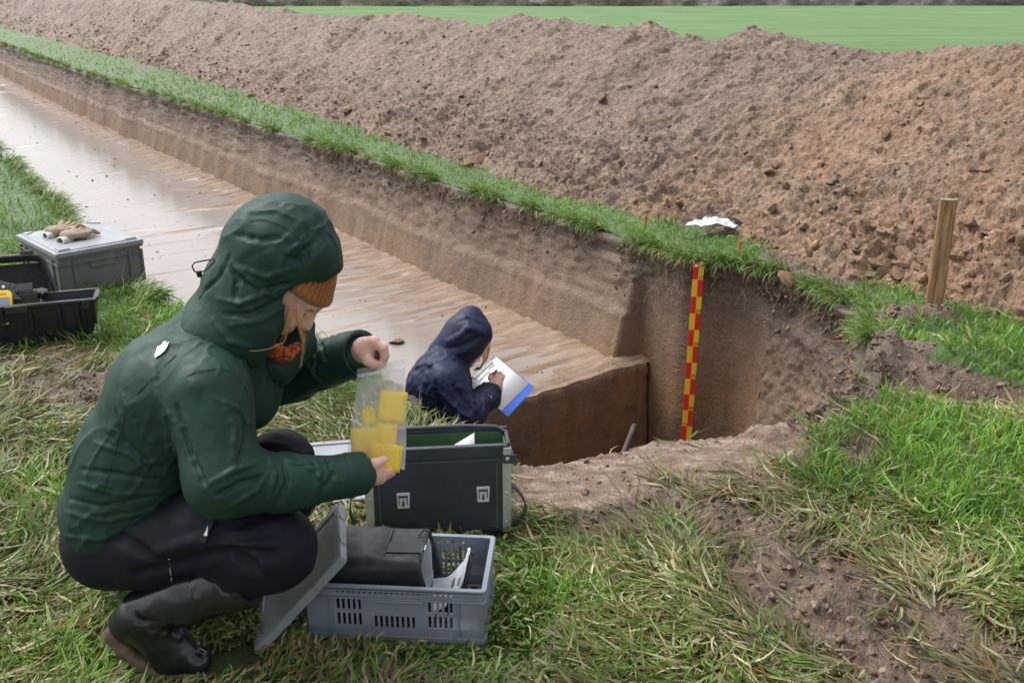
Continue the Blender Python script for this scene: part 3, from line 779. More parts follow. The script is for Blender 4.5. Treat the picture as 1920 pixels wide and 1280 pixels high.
# puddles in the wheel rut and in the trodden foreground
def puddle(name, pts, z):
    P = np.array([onz(*p, z) for p in pts])
    tag(link(name, mesh_np(name, np.c_[P[:, :2], np.full(len(P), z)], [list(range(len(P)))[::-1]], False), M_PUD), kind='structure')
k = NT('puddle water'); k.set(base=k.mix(k.noise(k.coord('Object'), 9, 4), (.22, .17, .11), (.30, .25, .16)), rough=.05, ior=1.36); M_PUD = k.m
puddle('puddle', [(1640, 690), (1640, 740), (1800, 790), (2000, 810), (2000, 730), (1800, 700)], -.078)
puddle('puddle', [(1400, 1150), (1350, 1290), (1850, 1300), (1830, 1180), (1600, 1130)], -.030)

# far edge of the field: a strip of rough ground and a low hedge
b_ = MB()
hx = np.linspace(-70, 70, 900)
hz = 60 + .03 * hx + .6 * fbm(hx * .2, hx * 0, octv=3, seed=130)
h_ = .8 + .4 * fbm(hx * .6, hx * 0, octv=4, seed=131) + .3 * fbm(hx * 3, hx * 0, octv=2, seed=132)
nv = 12
ang = np.linspace(0, math.pi, nv)
A, B = np.meshgrid(np.arange(len(hx)), np.arange(nv), indexing='ij')
lump = 1 + .35 * fbm(hx[A] * 1.6, B * .8, octv=4, seed=133)
V = np.stack([hx[A], hz[A] - .7 * np.cos(ang[B]) * lump, np.maximum(h_[A] * np.sin(ang[B]) * lump, -.05)], -1).reshape(-1, 3)
k = NT('far hedge'); co = k.coord('Object'); f = k.noise(co, 2.6, 8, .75)
k.set(base=k.ramp(f, [(.3, (.11, .10, .085)), (.5, (.20, .18, .15)), (.7, (.29, .27, .23))]), rough=.9); k.bump(f, 1, .2)
tag(link('far_hedge', mesh_np('far_hedge', V, grid_faces(len(hx), nv), True), k.m), 'low bare hedge along the far edge of the green field', 'hedge')

# ================================================================== GRASS
EXCL = []                          # (x, y, half x, half y, angle): nothing grows up through these
def excl_mask(x, y):
    m = np.zeros(x.shape, bool)
    for cx, cy, hx_, hy_, a in EXCL:
        u = (x - cx) * math.cos(a) + (y - cy) * math.sin(a); v_ = -(x - cx) * math.sin(a) + (y - cy) * math.cos(a)
        m |= (np.abs(u) < hx_) & (np.abs(v_) < hy_)
    return m
EXCL += [(-.262, 2.055, .215, .15, 0.0), (-.21, 2.46, .20, .06, .10), (-.49, 2.74, .13, .19, .22), (-2.20, 4.935, .20, .255, .76), (-2.09, 4.03, .30, .09, .306), (-.66, 1.83, .10, .06, .35), (-.62, 2.2, .07, .05, .3)]
def blade_mesh(name, P, az, L, W, th0, curl, c0, c1, nseg):
    m = len(P); d = np.stack([np.sin(az), np.cos(az)], -1); side = np.stack([np.cos(az), -np.sin(az)], -1)
    roll = rng.normal(0, .5, m); bend = rng.normal(0, .8, m)
    pos = np.zeros((m, nseg + 1, 3)); pos[:, 0] = P
    for j in range(nseg):
        th = th0 + curl * ((j + .5) / nseg) ** 1.3
        st_ = L / nseg; aj = az + bend * (j + .5) / nseg; d = np.stack([np.sin(aj), np.cos(aj)], -1)
        pos[:, j + 1, :2] = pos[:, j, :2] + (st_ * np.sin(th))[:, None] * d
        pos[:, j + 1, 2] = pos[:, j, 2] + st_ * np.cos(th)
    floor_ = P[:, 2][:, None] + (0 if name == 'hang' else .002)
    if not name.startswith('hang'): pos[:, 1:, 2] = np.maximum(pos[:, 1:, 2], floor_ + .004 * rng.uniform(0, 3, m)[:, None])
    t = np.linspace(0, 1, nseg + 1)
    wd = np.where(t < .55, .75 + .25 * t / .55, 1 - ((t - .55) / .45) ** 1.6 * .93)
    half = (W[:, None] * wd / 2)
    sd = np.concatenate([side[:, None, :] * np.cos(roll)[:, None, None] * np.ones((1, nseg + 1, 1)), np.sin(roll)[:, None, None] * np.ones((1, nseg + 1, 1))], -1)
    V = np.stack([pos - sd * half[..., None], pos + sd * half[..., None]], 2).reshape(-1, 3)
    base = (np.arange(m) * (nseg + 1) * 2)[:, None]
    j = np.arange(nseg)[None] * 2
    F_ = np.stack([base + j, base + j + 1, base + j + 3, base + j + 2], -1).reshape(-1, 4)
    col = c0[:, None, :] + (c1 - c0)[:, None, :] * t[None, :, None]
    col = np.repeat(col, 2, 1).reshape(-1, 3)
    return V, F_, col
k = NT('grass blade'); a = k.n('Attribute', attribute_name='col').outputs['Color']
k.set(base=a, rough=.45, spec=.32)
trn = k.n('BsdfTranslucent'); k.l(k.mix(.35, a, (.20, .32, .03)), trn.inputs[0])
ms = k.n('MixShader'); ms.inputs[0].default_value = .28; k.l(k.b.outputs[0], ms.inputs[1]); k.l(trn.outputs[0], ms.inputs[2]); k.l(ms.outputs[0], k.out.inputs[0])
M_GRASS = k.m
G1, G2, G3 = np.array((.045, .150, .012)), np.array((.155, .30, .028)), np.array((.10, .225, .055))
T1, T2, T3, T4_ = np.array((.25, .24, .105)), np.array((.13, .185, .055)), np.array((.16, .11, .06)), np.array((.38, .385, .24))
def colours(m, tr_, mud_):
    u = rng.uniform(0, 1, (m, 1))
    g = np.where(u < .5, G1 + (G2 - G1) * (u * 2), G2 + (G3 - G2) * (u * 2 - 1))
    u = rng.uniform(0, 1, (m, 1)); v_ = rng.uniform(0, 1, (m, 1))
    tq = np.where(u < .26, T1, np.where(u < .66, T2, np.where(u < .80, T3, T4_))) * (.75 + .5 * v_)
    pick = rng.uniform(0, 1, m) < tr_
    c = np.where(pick[:, None], tq, g)
    mudc = np.array((.15, .11, .075)) * (.7 + .7 * v_)
    c = c + (mudc - c) * (mud_ * rng.uniform(.3, 1, m))[:, None]
    o = rng.uniform(0, 1, m) < .006
    c[o] = np.array((.38, .17, .045))
    return c
def make_grass(name, label, px, py, nseg, dens):
    r = np.stack([(px - 960) / FPX, _cp + (640 - py) / FPX * _sp, -_sp + (640 - py) / FPX * _cp], -1)
    t = -CAM_H / r[:, 2]; x, y = r[:, 0] * t, r[:, 1] * t
    ok = (t > 0) & ~in_hole(x, y, COARSE) & ~excl_mask(x, y)
    x, y = x[ok], y[ok]
    bare, tramp, slab = masks(x, y)
    s_, n_ = sn(x, y)
    clump = fbm(x * 9, y * 9, octv=3, seed=140)
    # grass stops at the spoil heap; the field beyond is short turf
    keep = rng.uniform(0, 1, len(x)) > np.clip(bare * 1.06, 0, 1)
    keep &= (n_ < n_toe(s_) + .05) & (rng.uniform(0, 1, len(x)) < dens * (.62 + .38 * smooth(-.3, .2, clump)))
    x, y, bare, tramp, clump, n_, s_ = (q[keep] for q in (x, y, bare, tramp, clump, n_, s_))
    m = len(x); dist = np.hypot(x, y)
    # each blade is lodged or still upright
    lod = rng.uniform(0, 1, m) < (.10 + .88 * tramp ** .8 + .25 * bare)
    flow = 5.5 * fbm(x * 1.5, y * 1.5, octv=2, seed=141) + 2.4 * fbm(x * 6, y * 6, octv=2, seed=142)
    az = np.where(lod, flow + rng.normal(0, .55, m), rng.uniform(0, 2 * math.pi, m) * .6 + flow * .5)
    L_ = np.where(lod, rng.uniform(.04, .14, m), rng.uniform(.03, .10, m) * (1 + .5 * clump))
    L_ *= np.where(n_ > 3.3, .8, 1.0)
    nr_ = np.zeros(m, bool)
    for e in EXCL[:2] + EXCL[-2:]: nr_ |= (np.abs(x - e[0]) < e[2] + .10) & (np.abs(y - e[1]) < e[3] + .10)
    L_ = np.where(nr_, L_ * .5, L_); L_ = np.where((np.abs(x + .3) < .45) & (y > 1.66) & (y < 1.96), L_ * .6, L_)
    L_ = np.where((n_ < n_left(s_)) & (n_ > n_left(s_) - .25) & (s_ > 5), L_ * .75, L_)
    W_ = np.where(lod, rng.uniform(.0030, .0085, m), rng.uniform(.0026, .0065, m)) * (1 + .10 * np.clip(dist - 2.5, 0, 14))
    th0 = np.where(lod, rng.uniform(1.18, 1.64, m), np.abs(rng.normal(.12, .30, m)))
    curl = np.where(lod, rng.normal(.1, .6, m), rng.uniform(.2, 1.9, m))
    z = gz(x, y, (bare, tramp, masks(x, y)[2])) - .004 + np.where(lod, rng.uniform(0, .035, m) * (1 - .75 * bare), 0)
    c0 = colours(m, np.where(lod, .42 + .45 * tramp, .06), smooth(.12, .6, bare))
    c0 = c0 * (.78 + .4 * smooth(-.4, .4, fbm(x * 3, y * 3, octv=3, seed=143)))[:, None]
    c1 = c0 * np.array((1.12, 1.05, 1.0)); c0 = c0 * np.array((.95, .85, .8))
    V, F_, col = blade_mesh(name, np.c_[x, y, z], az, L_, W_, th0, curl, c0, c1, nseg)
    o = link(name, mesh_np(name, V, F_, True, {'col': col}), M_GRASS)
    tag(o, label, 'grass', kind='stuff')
    return m
n1, n2, n3 = 125000, 84000, 46000
ng1 = make_grass('grass', 'trodden and fresh grass on the ground round the crates and the pit', rng.uniform(-330, 2250, n1), rng.uniform(770, 1480, n1), 4, 1.0)
ng2 = make_grass('grass', 'green grass on the verges of the trench in the middle distance', rng.uniform(-380, 2300, n2), rng.uniform(265, 770, n2), 3, 1.0)
ng3 = make_grass('grass', 'grass strip running along the far stretch of the trench', rng.uniform(-300, 1400, n3), 20 + 245 * rng.uniform(0, 1, n3) ** .8, 2, 1.0)
# sods hanging over the cut edges
ii = np.where((kind == 0) & (LIP[:, 1] < 26) | (kind == 1) & (LIP[:, 1] > 3.6) & (LIP[:, 0] > .6) | (kind == 2) & (LIP[:, 1] < 12))[0]
wgt = 1 / np.clip(np.hypot(*LIP[ii].T), 3, 30); seg_len = np.r_[0, np.hypot(*np.diff(LIP[ii], axis=0).T)]; seg_len = np.clip(seg_len, 0, .3); wgt = wgt * seg_len; wgt /= wgt.sum()
pk = rng.choice(ii, 32000, p=wgt)
cl = fbm(LIP[pk, 0] * 6, LIP[pk, 1] * 6, octv=3, seed=150)
pk = pk[(cl + rng.normal(0, .12, len(pk))) > .0]; m = len(pk)
back = np.abs(rng.normal(0, .035, m)); p = LIP[pk] - INW[pk] * (back - .03)[:, None] + rng.normal(0, .012, (m, 2))
dd = np.hypot(*LIP[pk].T)
az = np.arctan2(INW[pk, 0], INW[pk, 1]) + rng.normal(0, .7, m)
L_ = rng.uniform(.05, .17, m); W_ = rng.uniform(.002, .005, m) * (1 + .10 * np.clip(dd - 2.5, 0, 14))
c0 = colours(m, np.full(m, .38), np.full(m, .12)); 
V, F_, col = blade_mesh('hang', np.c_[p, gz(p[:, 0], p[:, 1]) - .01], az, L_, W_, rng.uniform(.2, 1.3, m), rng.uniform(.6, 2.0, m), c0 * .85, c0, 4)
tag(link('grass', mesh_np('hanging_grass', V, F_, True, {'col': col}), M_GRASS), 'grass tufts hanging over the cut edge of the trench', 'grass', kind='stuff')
# roots in the topsoil
b_ = MB()
for i in rng.choice(np.where((kind == 1) & (LIP[:, 1] > 3.7) & (LIP[:, 0] > .9) | (kind == 0) & (LIP[:, 1] < 9))[0], 130):
    p0 = np.r_[LIP[i] + INW[i] * .05, -rng.uniform(.03, .16)]
    q = [p0]
    dv = np.r_[INW[i] * .25 + rng.normal(0, .5, 2), -.7]
    for _ in range(5): q.append(q[-1] + dv * rng.uniform(.01, .03)); dv = dv + rng.normal(0, .35, 3)
    b_.tube(q, np.linspace(.0016, .0006, 6), 4)
tag(b_.build('roots', simple('root', (.28, .2, .12), .8)), 'thin pale roots poking out of the topsoil of the trench wall', 'roots', kind='stuff')
print('blades', ng1, ng2, ng3, m)

# ================================================================== PEOPLE (bodies and clothes grown from blended volumes)
class Sdf:
    def __init__(s, lo, hi, h):
        s.lo = np.array(lo, float); s.h = h; s.n = np.ceil((np.array(hi) - s.lo) / h).astype(int) + 1
        s.g = np.full(s.n, .5, np.float32)
    def _box(s, lo, hi):
        a = np.clip(np.floor((np.asarray(lo) - s.lo) / s.h).astype(int), 0, s.n - 1); b = np.clip(np.ceil((np.asarray(hi) - s.lo) / s.h).astype(int) + 1, 1, s.n)
        sl = tuple(slice(i, max(j, i)) for i, j in zip(a, b))
        ax = [(s.lo[d] + s.h * np.arange(a[d], max(b[d], a[d]))).astype(np.float32) for d in range(3)]
        return sl, np.meshgrid(*ax, indexing='ij', sparse=True)
    @staticmethod
    def _smin(a, b, k):
        if k <= 0: return np.minimum(a, b)
        h_ = np.clip(.5 + .5 * (b - a) / k, 0, 1)
        return b + (a - b) * h_ - k * h_ * (1 - h_)
    def _put(s, sl, d, k, op):
        if op == 'u': s.g[sl] = s._smin(s.g[sl], d, k)
        elif op == 'c': s.g[sl] = -s._smin(-s.g[sl], d, k)        # cut away d
        elif op == 'i': s.g[sl] = -s._smin(-s.g[sl], -d, k)
        return s
    def cone(s, a, b, ra, rb=None, k=.02, op='u'):
        """tapered capsule"""
        rb = ra if rb is None else rb
        a, b = np.asarray(a, float), np.asarray(b, float); m = max(ra, rb) + k * 1.5 + .03
        sl, (X, Y, Z) = s._box(np.minimum(a, b) - m, np.maximum(a, b) + m)
        ab = b - a; L2 = ab @ ab + 1e-9
        t = np.clip(((X - a[0]) * ab[0] + (Y - a[1]) * ab[1] + (Z - a[2]) * ab[2]) / L2, 0, 1)
        d = np.sqrt((X - a[0] - t * ab[0]) ** 2 + (Y - a[1] - t * ab[1]) ** 2 + (Z - a[2] - t * ab[2]) ** 2) - (ra + (rb - ra) * t)
        return s._put(sl, d.astype(np.float32), k, op)
    def chain(s, pts, rs, k=.02, op='u'):
        for i in range(len(pts) - 1): s.cone(pts[i], pts[i + 1], rs[i], rs[i + 1], k, op)
        return s
    def ell(s, c, r, R=None, k=.02, op='u', shell=None):
        """ellipsoid, R rows are its axes"""
        c = np.asarray(c, float); r = np.asarray(r, float); R = np.eye(3) if R is None else np.asarray(R)
        m = r.max() + k * 1.5 + .03
        sl, (X, Y, Z) = s._box(c - m, c + m)
        q = [(X - c[0]) * R[i, 0] + (Y - c[1]) * R[i, 1] + (Z - c[2]) * R[i, 2] for i in range(3)]
        k0 = np.sqrt((q[0] / r[0]) ** 2 + (q[1] / r[1]) ** 2 + (q[2] / r[2]) ** 2) + 1e-6
        k1 = np.sqrt((q[0] / r[0] ** 2) ** 2 + (q[1] / r[1] ** 2) ** 2 + (q[2] / r[2] ** 2) ** 2) + 1e-6
        d = k0 * (k0 - 1) / k1
        return s._put(sl, d.astype(np.float32), k, op)
    def box(s, c, r, R=None, k=.01, rnd=.005, op='u'):
        c = np.asarray(c, float); R = np.eye(3) if R is None else np.asarray(R); m = np.linalg.norm(r) + k * 1.5 + .03
        sl, (X, Y, Z) = s._box(c - m, c + m)
        q = [np.abs((X - c[0]) * R[i, 0] + (Y - c[1]) * R[i, 1] + (Z - c[2]) * R[i, 2]) - (r[i] - rnd) for i in range(3)]
        d = np.sqrt(sum(np.maximum(v_, 0) ** 2 for v_ in q)) + np.minimum(np.maximum(np.maximum(q[0], q[1]), q[2]), 0) - rnd
        return s._put(sl, d.astype(np.float32), k, op)
    def half(s, p, nrm, k=.0, op='c'):
        """cut away the side nrm points to"""
        nrm = np.asarray(nrm, float); nrm /= np.linalg.norm(nrm)
        sl, (X, Y, Z) = s._box(s.lo, s.lo + s.h * s.n)
        d = -((X - p[0]) * nrm[0] + (Y - p[1]) * nrm[1] + (Z - p[2]) * nrm[2])
        return s._put(sl, (d + 0 * s.g).astype(np.float32), k, op)
    def hit(s, px, py, tmin=1.2, tmax=5.5):
        """first point of the surface on the ray through a photograph pixel"""
        r = ray(px, py); t = np.arange(tmin, tmax, .0015)
        P = np.array([0, 0, CAM_H]) + t[:, None] * r
        i = np.round((P - s.lo) / s.h).astype(int); ok = ((i >= 0) & (i < s.n)).all(1)
        v_ = np.full(len(t), 1.0); v_[ok] = s.g[tuple(i[ok].T)]
        j = np.where(v_ < 0)[0]
        return P[j[0]] if len(j) else None
    def path(s, pix, step=6):
        out = []
        for (a, b), (c, d) in zip(pix[:-1], pix[1:]):
            m = max(2, int(math.hypot(c - a, d - b) / step))
            for q in range(m): 
                p = s.hit(a + (c - a) * q / m, b + (d - b) * q / m)
                if p is not None: out.append(p)
        p = s.hit(*pix[-1])
        if p is not None: out.append(p)
        return out
    def fold(s, pix, r=.010, h=.004, k=.012, groove=False):
        """a raised (or sunken) crease along a line drawn in pixels on the near side"""
        pts = s.path(pix, 8)
        if len(pts) < 2: return s
        m = len(pts); q = []
        for i, p in enumerate(pts):
            v_ = np.array([0, 0, CAM_H]) - p; v_ /= np.linalg.norm(v_)
            tp = math.sin(math.pi * (i + .6) / (m + .2)) ** .6
            q.append((p + v_ * ((r - h * tp) if groove else -(r - h * tp)), r))
        for (a, ra), (b, rb) in zip(q[:-1], q[1:]): s.cone(a, b, ra, rb, k, 'c' if groove else 'u')
        return s
    def mesh(s, smooth_it=1):
        g = s.g; sgn = g < 0
        n = np.array(g.shape)
        c = [sgn[i:n[0] - 1 + i, j:n[1] - 1 + j, k_:n[2] - 1 + k_] for i in (0, 1) for j in (0, 1) for k_ in (0, 1)]
        cnt = sum(x.astype(np.int8) for x in c)
        act = (cnt > 0) & (cnt < 8)
        I = np.argwhere(act); idx = -np.ones(act.shape, np.int32); idx[act] = np.arange(len(I))
        cor = [(i, j, k_) for i in (0, 1) for j in (0, 1) for k_ in (0, 1)]
        val = np.stack([g[I[:, 0] + a, I[:, 1] + b, I[:, 2] + d] for a, b, d in cor], 1)
        acc = np.zeros((len(I), 3)); num = np.zeros(len(I))
        for e0 in range(8):
            for ax in range(3):
                if cor[e0][ax]: continue
                c1 = list(cor[e0]); c1[ax] = 1; e1 = cor.index(tuple(c1))
                a, b = val[:, e0], val[:, e1]; x = (a < 0) != (b < 0)
                t = np.where(x, a / np.where(x, a - b, 1), 0)
                p = np.array(cor[e0], float)[None] + t[:, None] * (np.eye(3)[ax])[None]
                acc += p * x[:, None]; num += x
        V = s.lo + s.h * (I + acc / num[:, None])
        Fs = []
        for ax in range(3):
            u, v_ = (ax + 1) % 3, (ax + 2) % 3
            sl0 = [slice(1, -1)] * 3; sl0[ax] = slice(0, -1); sl1 = list(sl0); sl1[ax] = slice(1, None)
            a, b = sgn[tuple(sl0)], sgn[tuple(sl1)]
            E = np.argwhere(a != b); fl = a[tuple(E.T)]
            off = np.zeros(3, int); off[u] = 1; off[v_] = 1; E = E + off
            if not len(E): continue
            E = E[:, :]
            def cell(du, dv):
                q = E.copy(); q[:, u] += du; q[:, v_] += dv
                q = np.clip(q, 0, np.array(idx.shape) - 1); return idx[tuple(q.T)]
            quad = np.stack([cell(-1, -1), cell(0, -1), cell(0, 0), cell(-1, 0)], 1)
            quad = np.where(fl[:, None], quad, quad[:, ::-1]); Fs.append(quad)
        F_ = np.concatenate(Fs); F_ = F_[(F_ >= 0).all(1)]
        for _ in range(smooth_it):
            W = np.zeros_like(V); c_ = np.zeros(len(V))
            for a, b in ((0, 1), (1, 2), (2, 3), (3, 0)):
                np.add.at(W, F_[:, a], V[F_[:, b]]); np.add.at(W, F_[:, b], V[F_[:, a]]); np.add.at(c_, F_[:, a], 1); np.add.at(c_, F_[:, b], 1)
            V = V * .5 + .5 * W / np.maximum(c_, 1)[:, None]
        return V, F_
def vnormals(V, F_):
    fn = np.cross(V[F_[:, 2]] - V[F_[:, 0]], V[F_[:, 3]] - V[F_[:, 1]]); N = np.zeros_like(V)
    for i in range(4): np.add.at(N, F_[:, i], fn)
    return N / (np.linalg.norm(N, axis=1)[:, None] + 1e-12)
def wrinkle(V, F_, R, sc, amp, seed, sharp=1.0):
    """displace along the normals with folds stretched along the local axis R[0]"""
    N = vnormals(V, F_); q = V @ np.asarray(R).T
    f = fbm(q[:, 0] * sc[0], q[:, 1] * sc[1], q[:, 2] * sc[2], octv=3, seed=seed)
    f = np.sign(f) * np.abs(f) ** sharp
    if sharp > 1.5:                              # crisp ridges, soft hollows
        q = q + .035 * np.stack([fbm(q[:, 1] * 6, q[:, 2] * 6, q[:, 0] * 6, octv=2, seed=seed + 40 + d) for d in range(3)], -1)
        f = fbm(q[:, 0] * sc[0], q[:, 1] * sc[1], q[:, 2] * sc[2], octv=2, seed=seed)
        f = (1 - np.minimum(np.abs(f) * 3.6, 1)) ** 2 - .2
        f = f * smooth(-.25, .35, fbm(q[:, 0] * 5, q[:, 1] * 5, q[:, 2] * 5, octv=2, seed=seed + 9))
    return V + N * (amp * f)[:, None]
def sdf_part(name, s, mat, parent, org, sm=1, wr=None, label=None):
    V, F_ = s.mesh(sm)
    for a in (wr or []): V = wrinkle(V, F_, *a)
    o = link(name, mesh_np(name, V - org, F_, True), mat, parent)
    if label: o['label'] = label
    return o
def cloth(name, base, rough=.45, weave=900, wrb=.35, sheen=.0, spec=.5, wet=.0):
    k = NT(name); co = k.coord('Object'); b = np.array(base)
    f = k.noise(co, 7, 5, .6); w1 = k.noise(co, 26, 4, .55, .8); d_ = k.noise(co, weave, 2)
    k.set(base=k.mix(k.rng(f, .3, .7, 0, 1), tuple(b * .82), tuple(b * 1.15)), rough=k.rng(w1, .3, .7, rough - .1, rough + .12), spec=spec)
    if sheen: k.set(sheen=sheen)
    wc = k.n('VectorMath', operation='MULTIPLY_ADD'); k.l(k.noise(co, 9, 3, .5, 0, 'Color'), wc.inputs[0]); wc.inputs[1].default_value = (.13,) * 3; k.l(co, wc.inputs[2])
    am = k.n('Mapping'); k.l(wc.outputs[0], am.inputs[0]); am.inputs['Scale'].default_value = (.55, 1, 1); am.inputs['Rotation'].default_value = (.3, .75, .2)
    rn = k.n('TexNoise', noise_type='RIDGED_MULTIFRACTAL'); k.l(am.outputs[0], rn.inputs['Vector']); rn.inputs['Scale'].default_value = 9; rn.inputs['Detail'].default_value = 1.5; rn.inputs['Roughness'].default_value = .4
    n0 = k.bump(rn.outputs['Fac'], wrb * 1.3, .012)
    k.bump(k.math('ADD', k.math('MULTIPLY', w1, .35), k.math('MULTIPLY', d_, .08)), wrb * .6, .010, n0)
    return k.m
def text_obj(name, cu, mat):
    t_ = bpy.data.objects.new('tmp', cu); C.objects.link(t_); bpy.context.view_layer.update()
    me = bpy.data.meshes.new_from_object(t_.evaluated_get(bpy.context.evaluated_depsgraph_get())); bpy.data.objects.remove(t_)
    me.materials.clear(); return link(name, me, mat)
M_SKIN = NT('skin'); _co = M_SKIN.coord('Object')
M_SKIN.set(base=M_SKIN.mix(M_SKIN.rng(M_SKIN.noise(_co, 60, 5), .35, .65, 0, 1), (.64, .35, .29), (.76, .47, .40)), rough=.45, sss=.12, spec=.4)
M_SKIN.b.inputs['Subsurface Radius'].default_value = (.010, .004, .002); M_SKIN.bump(M_SKIN.noise(_co, 350, 3), .15, .001); M_SKIN = M_SKIN.m

def fingers(s, chains, k=.004):
    for pts, rs in chains: s.chain(pts, rs, k)

# ------------------------------------------------------------------ person crouching in the green jacket
A = aty
M_GREEN = cloth('green shell fabric', (.0105, .037, .027), .60, spec=.30, wrb=.22)
M_GDARK = cloth('dark green lining', (.012, .035, .028), .5)
M_TROU = cloth('dark navy stretch trousers', (.0065, .0075, .014), .66, wrb=.2, spec=.22)
M_RUB = simple('black green rubber', (.007, .010, .012), .24, .25, 9, .08, 60, spec=.5, dirt=(.07, .055, .04), dirts=11, dirtamt=.18)
M_SOLE = simple('muddy rubber sole', (.12, .078, .047), .7, .3, 14, .5, 60, dirt=(.02, .02, .02), dirts=10, dirtamt=.8)
M_ORANGE = None
wp = A(250, 1100, 1.95); org = np.array([wp[0], 1.95, 0.0])
woman = thing('person', 'person in hooded dark green jacket crouching on the grass with a plastic bag', 'person', tuple(org))
lo, hi = (-1.08, 1.58, .22), (-.22, 2.36, 1.12)
J = Sdf(lo, hi, .0034)
for yo in (-.095, .095):
    c = 2.0 + yo
    J.cone(A(222, 955, c), A(262, 860, c), .122, .122, .05)
    J.cone(A(262, 860, c), A(332, 738, c), .122, .128, .05)
    J.cone(A(332, 738, c), A(385, 706 if yo < 0 else 684, c + (-.01 if yo < 0 else .03)), .126, .090, .05)
J.cone(A(405, 690, 2.0), A(440, 640, 2.0), .115, .085, .05); J.cone(A(345, 690, 2.0), A(388, 628, 2.0), .090, .072, .04)
J.cone(A(400, 725, 2.0), A(458, 740, 2.0), .12, .080, .05)                  # chest
J.half(A(200, 1037, 2.0), A(268, 1170, 2.0) - A(200, 1037, 2.0) + np.array([0, -.06, -.02]), .004)
# near sleeve
SH, EL, WR = A(392, 735, 1.83), A(418, 900, 1.745), A(684, 884, 1.865)
J.cone(SH, EL, .086, .072, .03); J.cone(EL, A(540, 905, 1.80), .070, .056, .025); J.cone(A(540, 905, 1.80), A(640, 893, 1.84), .056, .046, .02)
J.cone(A(640, 893, 1.84), A(668, 889, 1.858), .046, .044, .004)
# far sleeve
J.cone(A(440, 715, 2.15), A(548, 700, 2.17), .088, .066, .03); J.cone(A(548, 700, 2.17), A(662, 665, 2.06), .064, .050, .02)
# creases
for pix, r, h, gr in (
    ([(330, 760), (352, 830), (382, 905)], .012, .010, True), ([(310, 770), (318, 850)], .014, .006, False),
    ([(395, 905), (440, 880), (480, 868)], .011, .007, False), ([(405, 930), (450, 905), (500, 893)], .010, .008, True), ([(425, 952), (480, 920), (505, 880)], .010, .007, False),
    ([(500, 855), (515, 890), (505, 935)], .012, .008, False), ([(530, 862), (538, 900), (526, 940)], .010, .007, True), ([(545, 866), (590, 880), (604, 905)], .010, .007, False),
    ([(590, 858), (600, 885), (592, 925)], .009, .006, False), ([(612, 862), (625, 890), (606, 918)], .009, .006, True),
    ([(420, 760), (440, 800), (436, 860)], .012, .007, False), ([(455, 760), (462, 820), (448, 870)], .010, .007, True), ([(400, 745), (452, 770), (470, 800)], .010, .006, False),
    ([(180, 830), (240, 850), (300, 900)], .013, .005, False), ([(150, 905), (220, 925), (320, 920)], .013, .006, False), ([(150, 880), (230, 890), (310, 905)], .012, .006, True),
    ([(128, 960), (200, 975), (300, 950)], .013, .006, False), ([(130, 935), (190, 950), (290, 930)], .011, .005, True), ([(125, 1005), (190, 1010), (260, 975)], .011, .005, False),
    ([(230, 735), (260, 800), (310, 850)], .014, .005, False), ([(215, 770), (235, 830), (290, 880)], .013, .006, True), ([(290, 690), (300, 740), (330, 790)], .014, .004, False),
    ([(560, 650), (580, 690), (600, 715)], .012, .007, False), ([(600, 640), (612, 680), (600, 700)], .010, .006, True), ([(625, 632), (632, 660), (655, 690)], .010, .006, False),
    ([(580, 640), (592, 670), (590, 705)], .010, .006, True)):
    J.fold(pix, r * (.38 if pix[0][0] < 320 else .48), h * (.6 if pix[0][0] < 320 else .85), .004, gr)
jo = sdf_part('jacket', J, M_GREEN, woman, org, 1, [(rotm(0, .5, .2), (5, 16, 12), .0008, 301, .8), (rotm(.4, -.3, .9), (12, 38, 30), .0010, 302, .7), (rotm(.2, .75, .3), (4.5, 12, 10), .0046, 303, 2.0), (rotm(.5, .95, .1), (8, 24, 20), .0032, 304, 2.0)])
# cuffs: wrapped bands with a tab
def cuff(s, a, b, r, k=.003):
    s.cone(a, b, r, r * .98, k)
K = Sdf((-.62, 1.74, .3), (-.22, 2.2, .98), .003)
K.cone(A(655, 890, 1.848), A(676, 887, 1.862), .0475, .0455, .002)
K.half(A(683, 886, 1.866), A(683, 886, 1.866) - A(655, 890, 1.848), .002); K.half(A(641, 892, 1.84), A(641, 892, 1.84) - A(676, 887, 1.862), .002)
K.cone(A(683, 886, 1.866), A(700, 884, 1.878), .036, .036, .002, 'c')
cuo = sdf_part('cuff', K, M_GREEN, jo, np.zeros(3) + org, 1)
K = Sdf((-.62, 1.74, .3), (-.22, 2.2, .98), .003)
K.cone(A(652, 667, 2.065), A(676, 663, 2.04), .054, .053, .002)
K.half(A(682, 662, 2.035), A(682, 662, 2.035) - A(652, 667, 2.065), .002); K.half(A(646, 668, 2.07), A(646, 668, 2.07) - A(682, 662, 2.035), .002)
K.cone(A(676, 664, 2.03), A(700, 660, 2.0), .042, .042, .002, 'c')
cuo2 = sdf_part('cuff', K, M_GREEN, jo, org, 1)
# raised collar at the throat and chin
K = Sdf((-.70, 1.80, .58), (-.38, 2.2, .98), .0035)
K.cone(A(516, 676, 2.02), A(560, 644, 2.04), .056, .040, .02); K.cone(A(560, 640, 2.03), A(578, 610, 2.05), .030, .016, .012)
K.cone(A(528, 622, 1.96), A(548, 600, 1.96), .060, .060, .01, 'c'); K.cone(A(548, 610, 1.93), A(556, 660, 1.89), .035, .03, .01, 'c')
sdf_part('collar', K, M_GREEN, jo, org, 1)

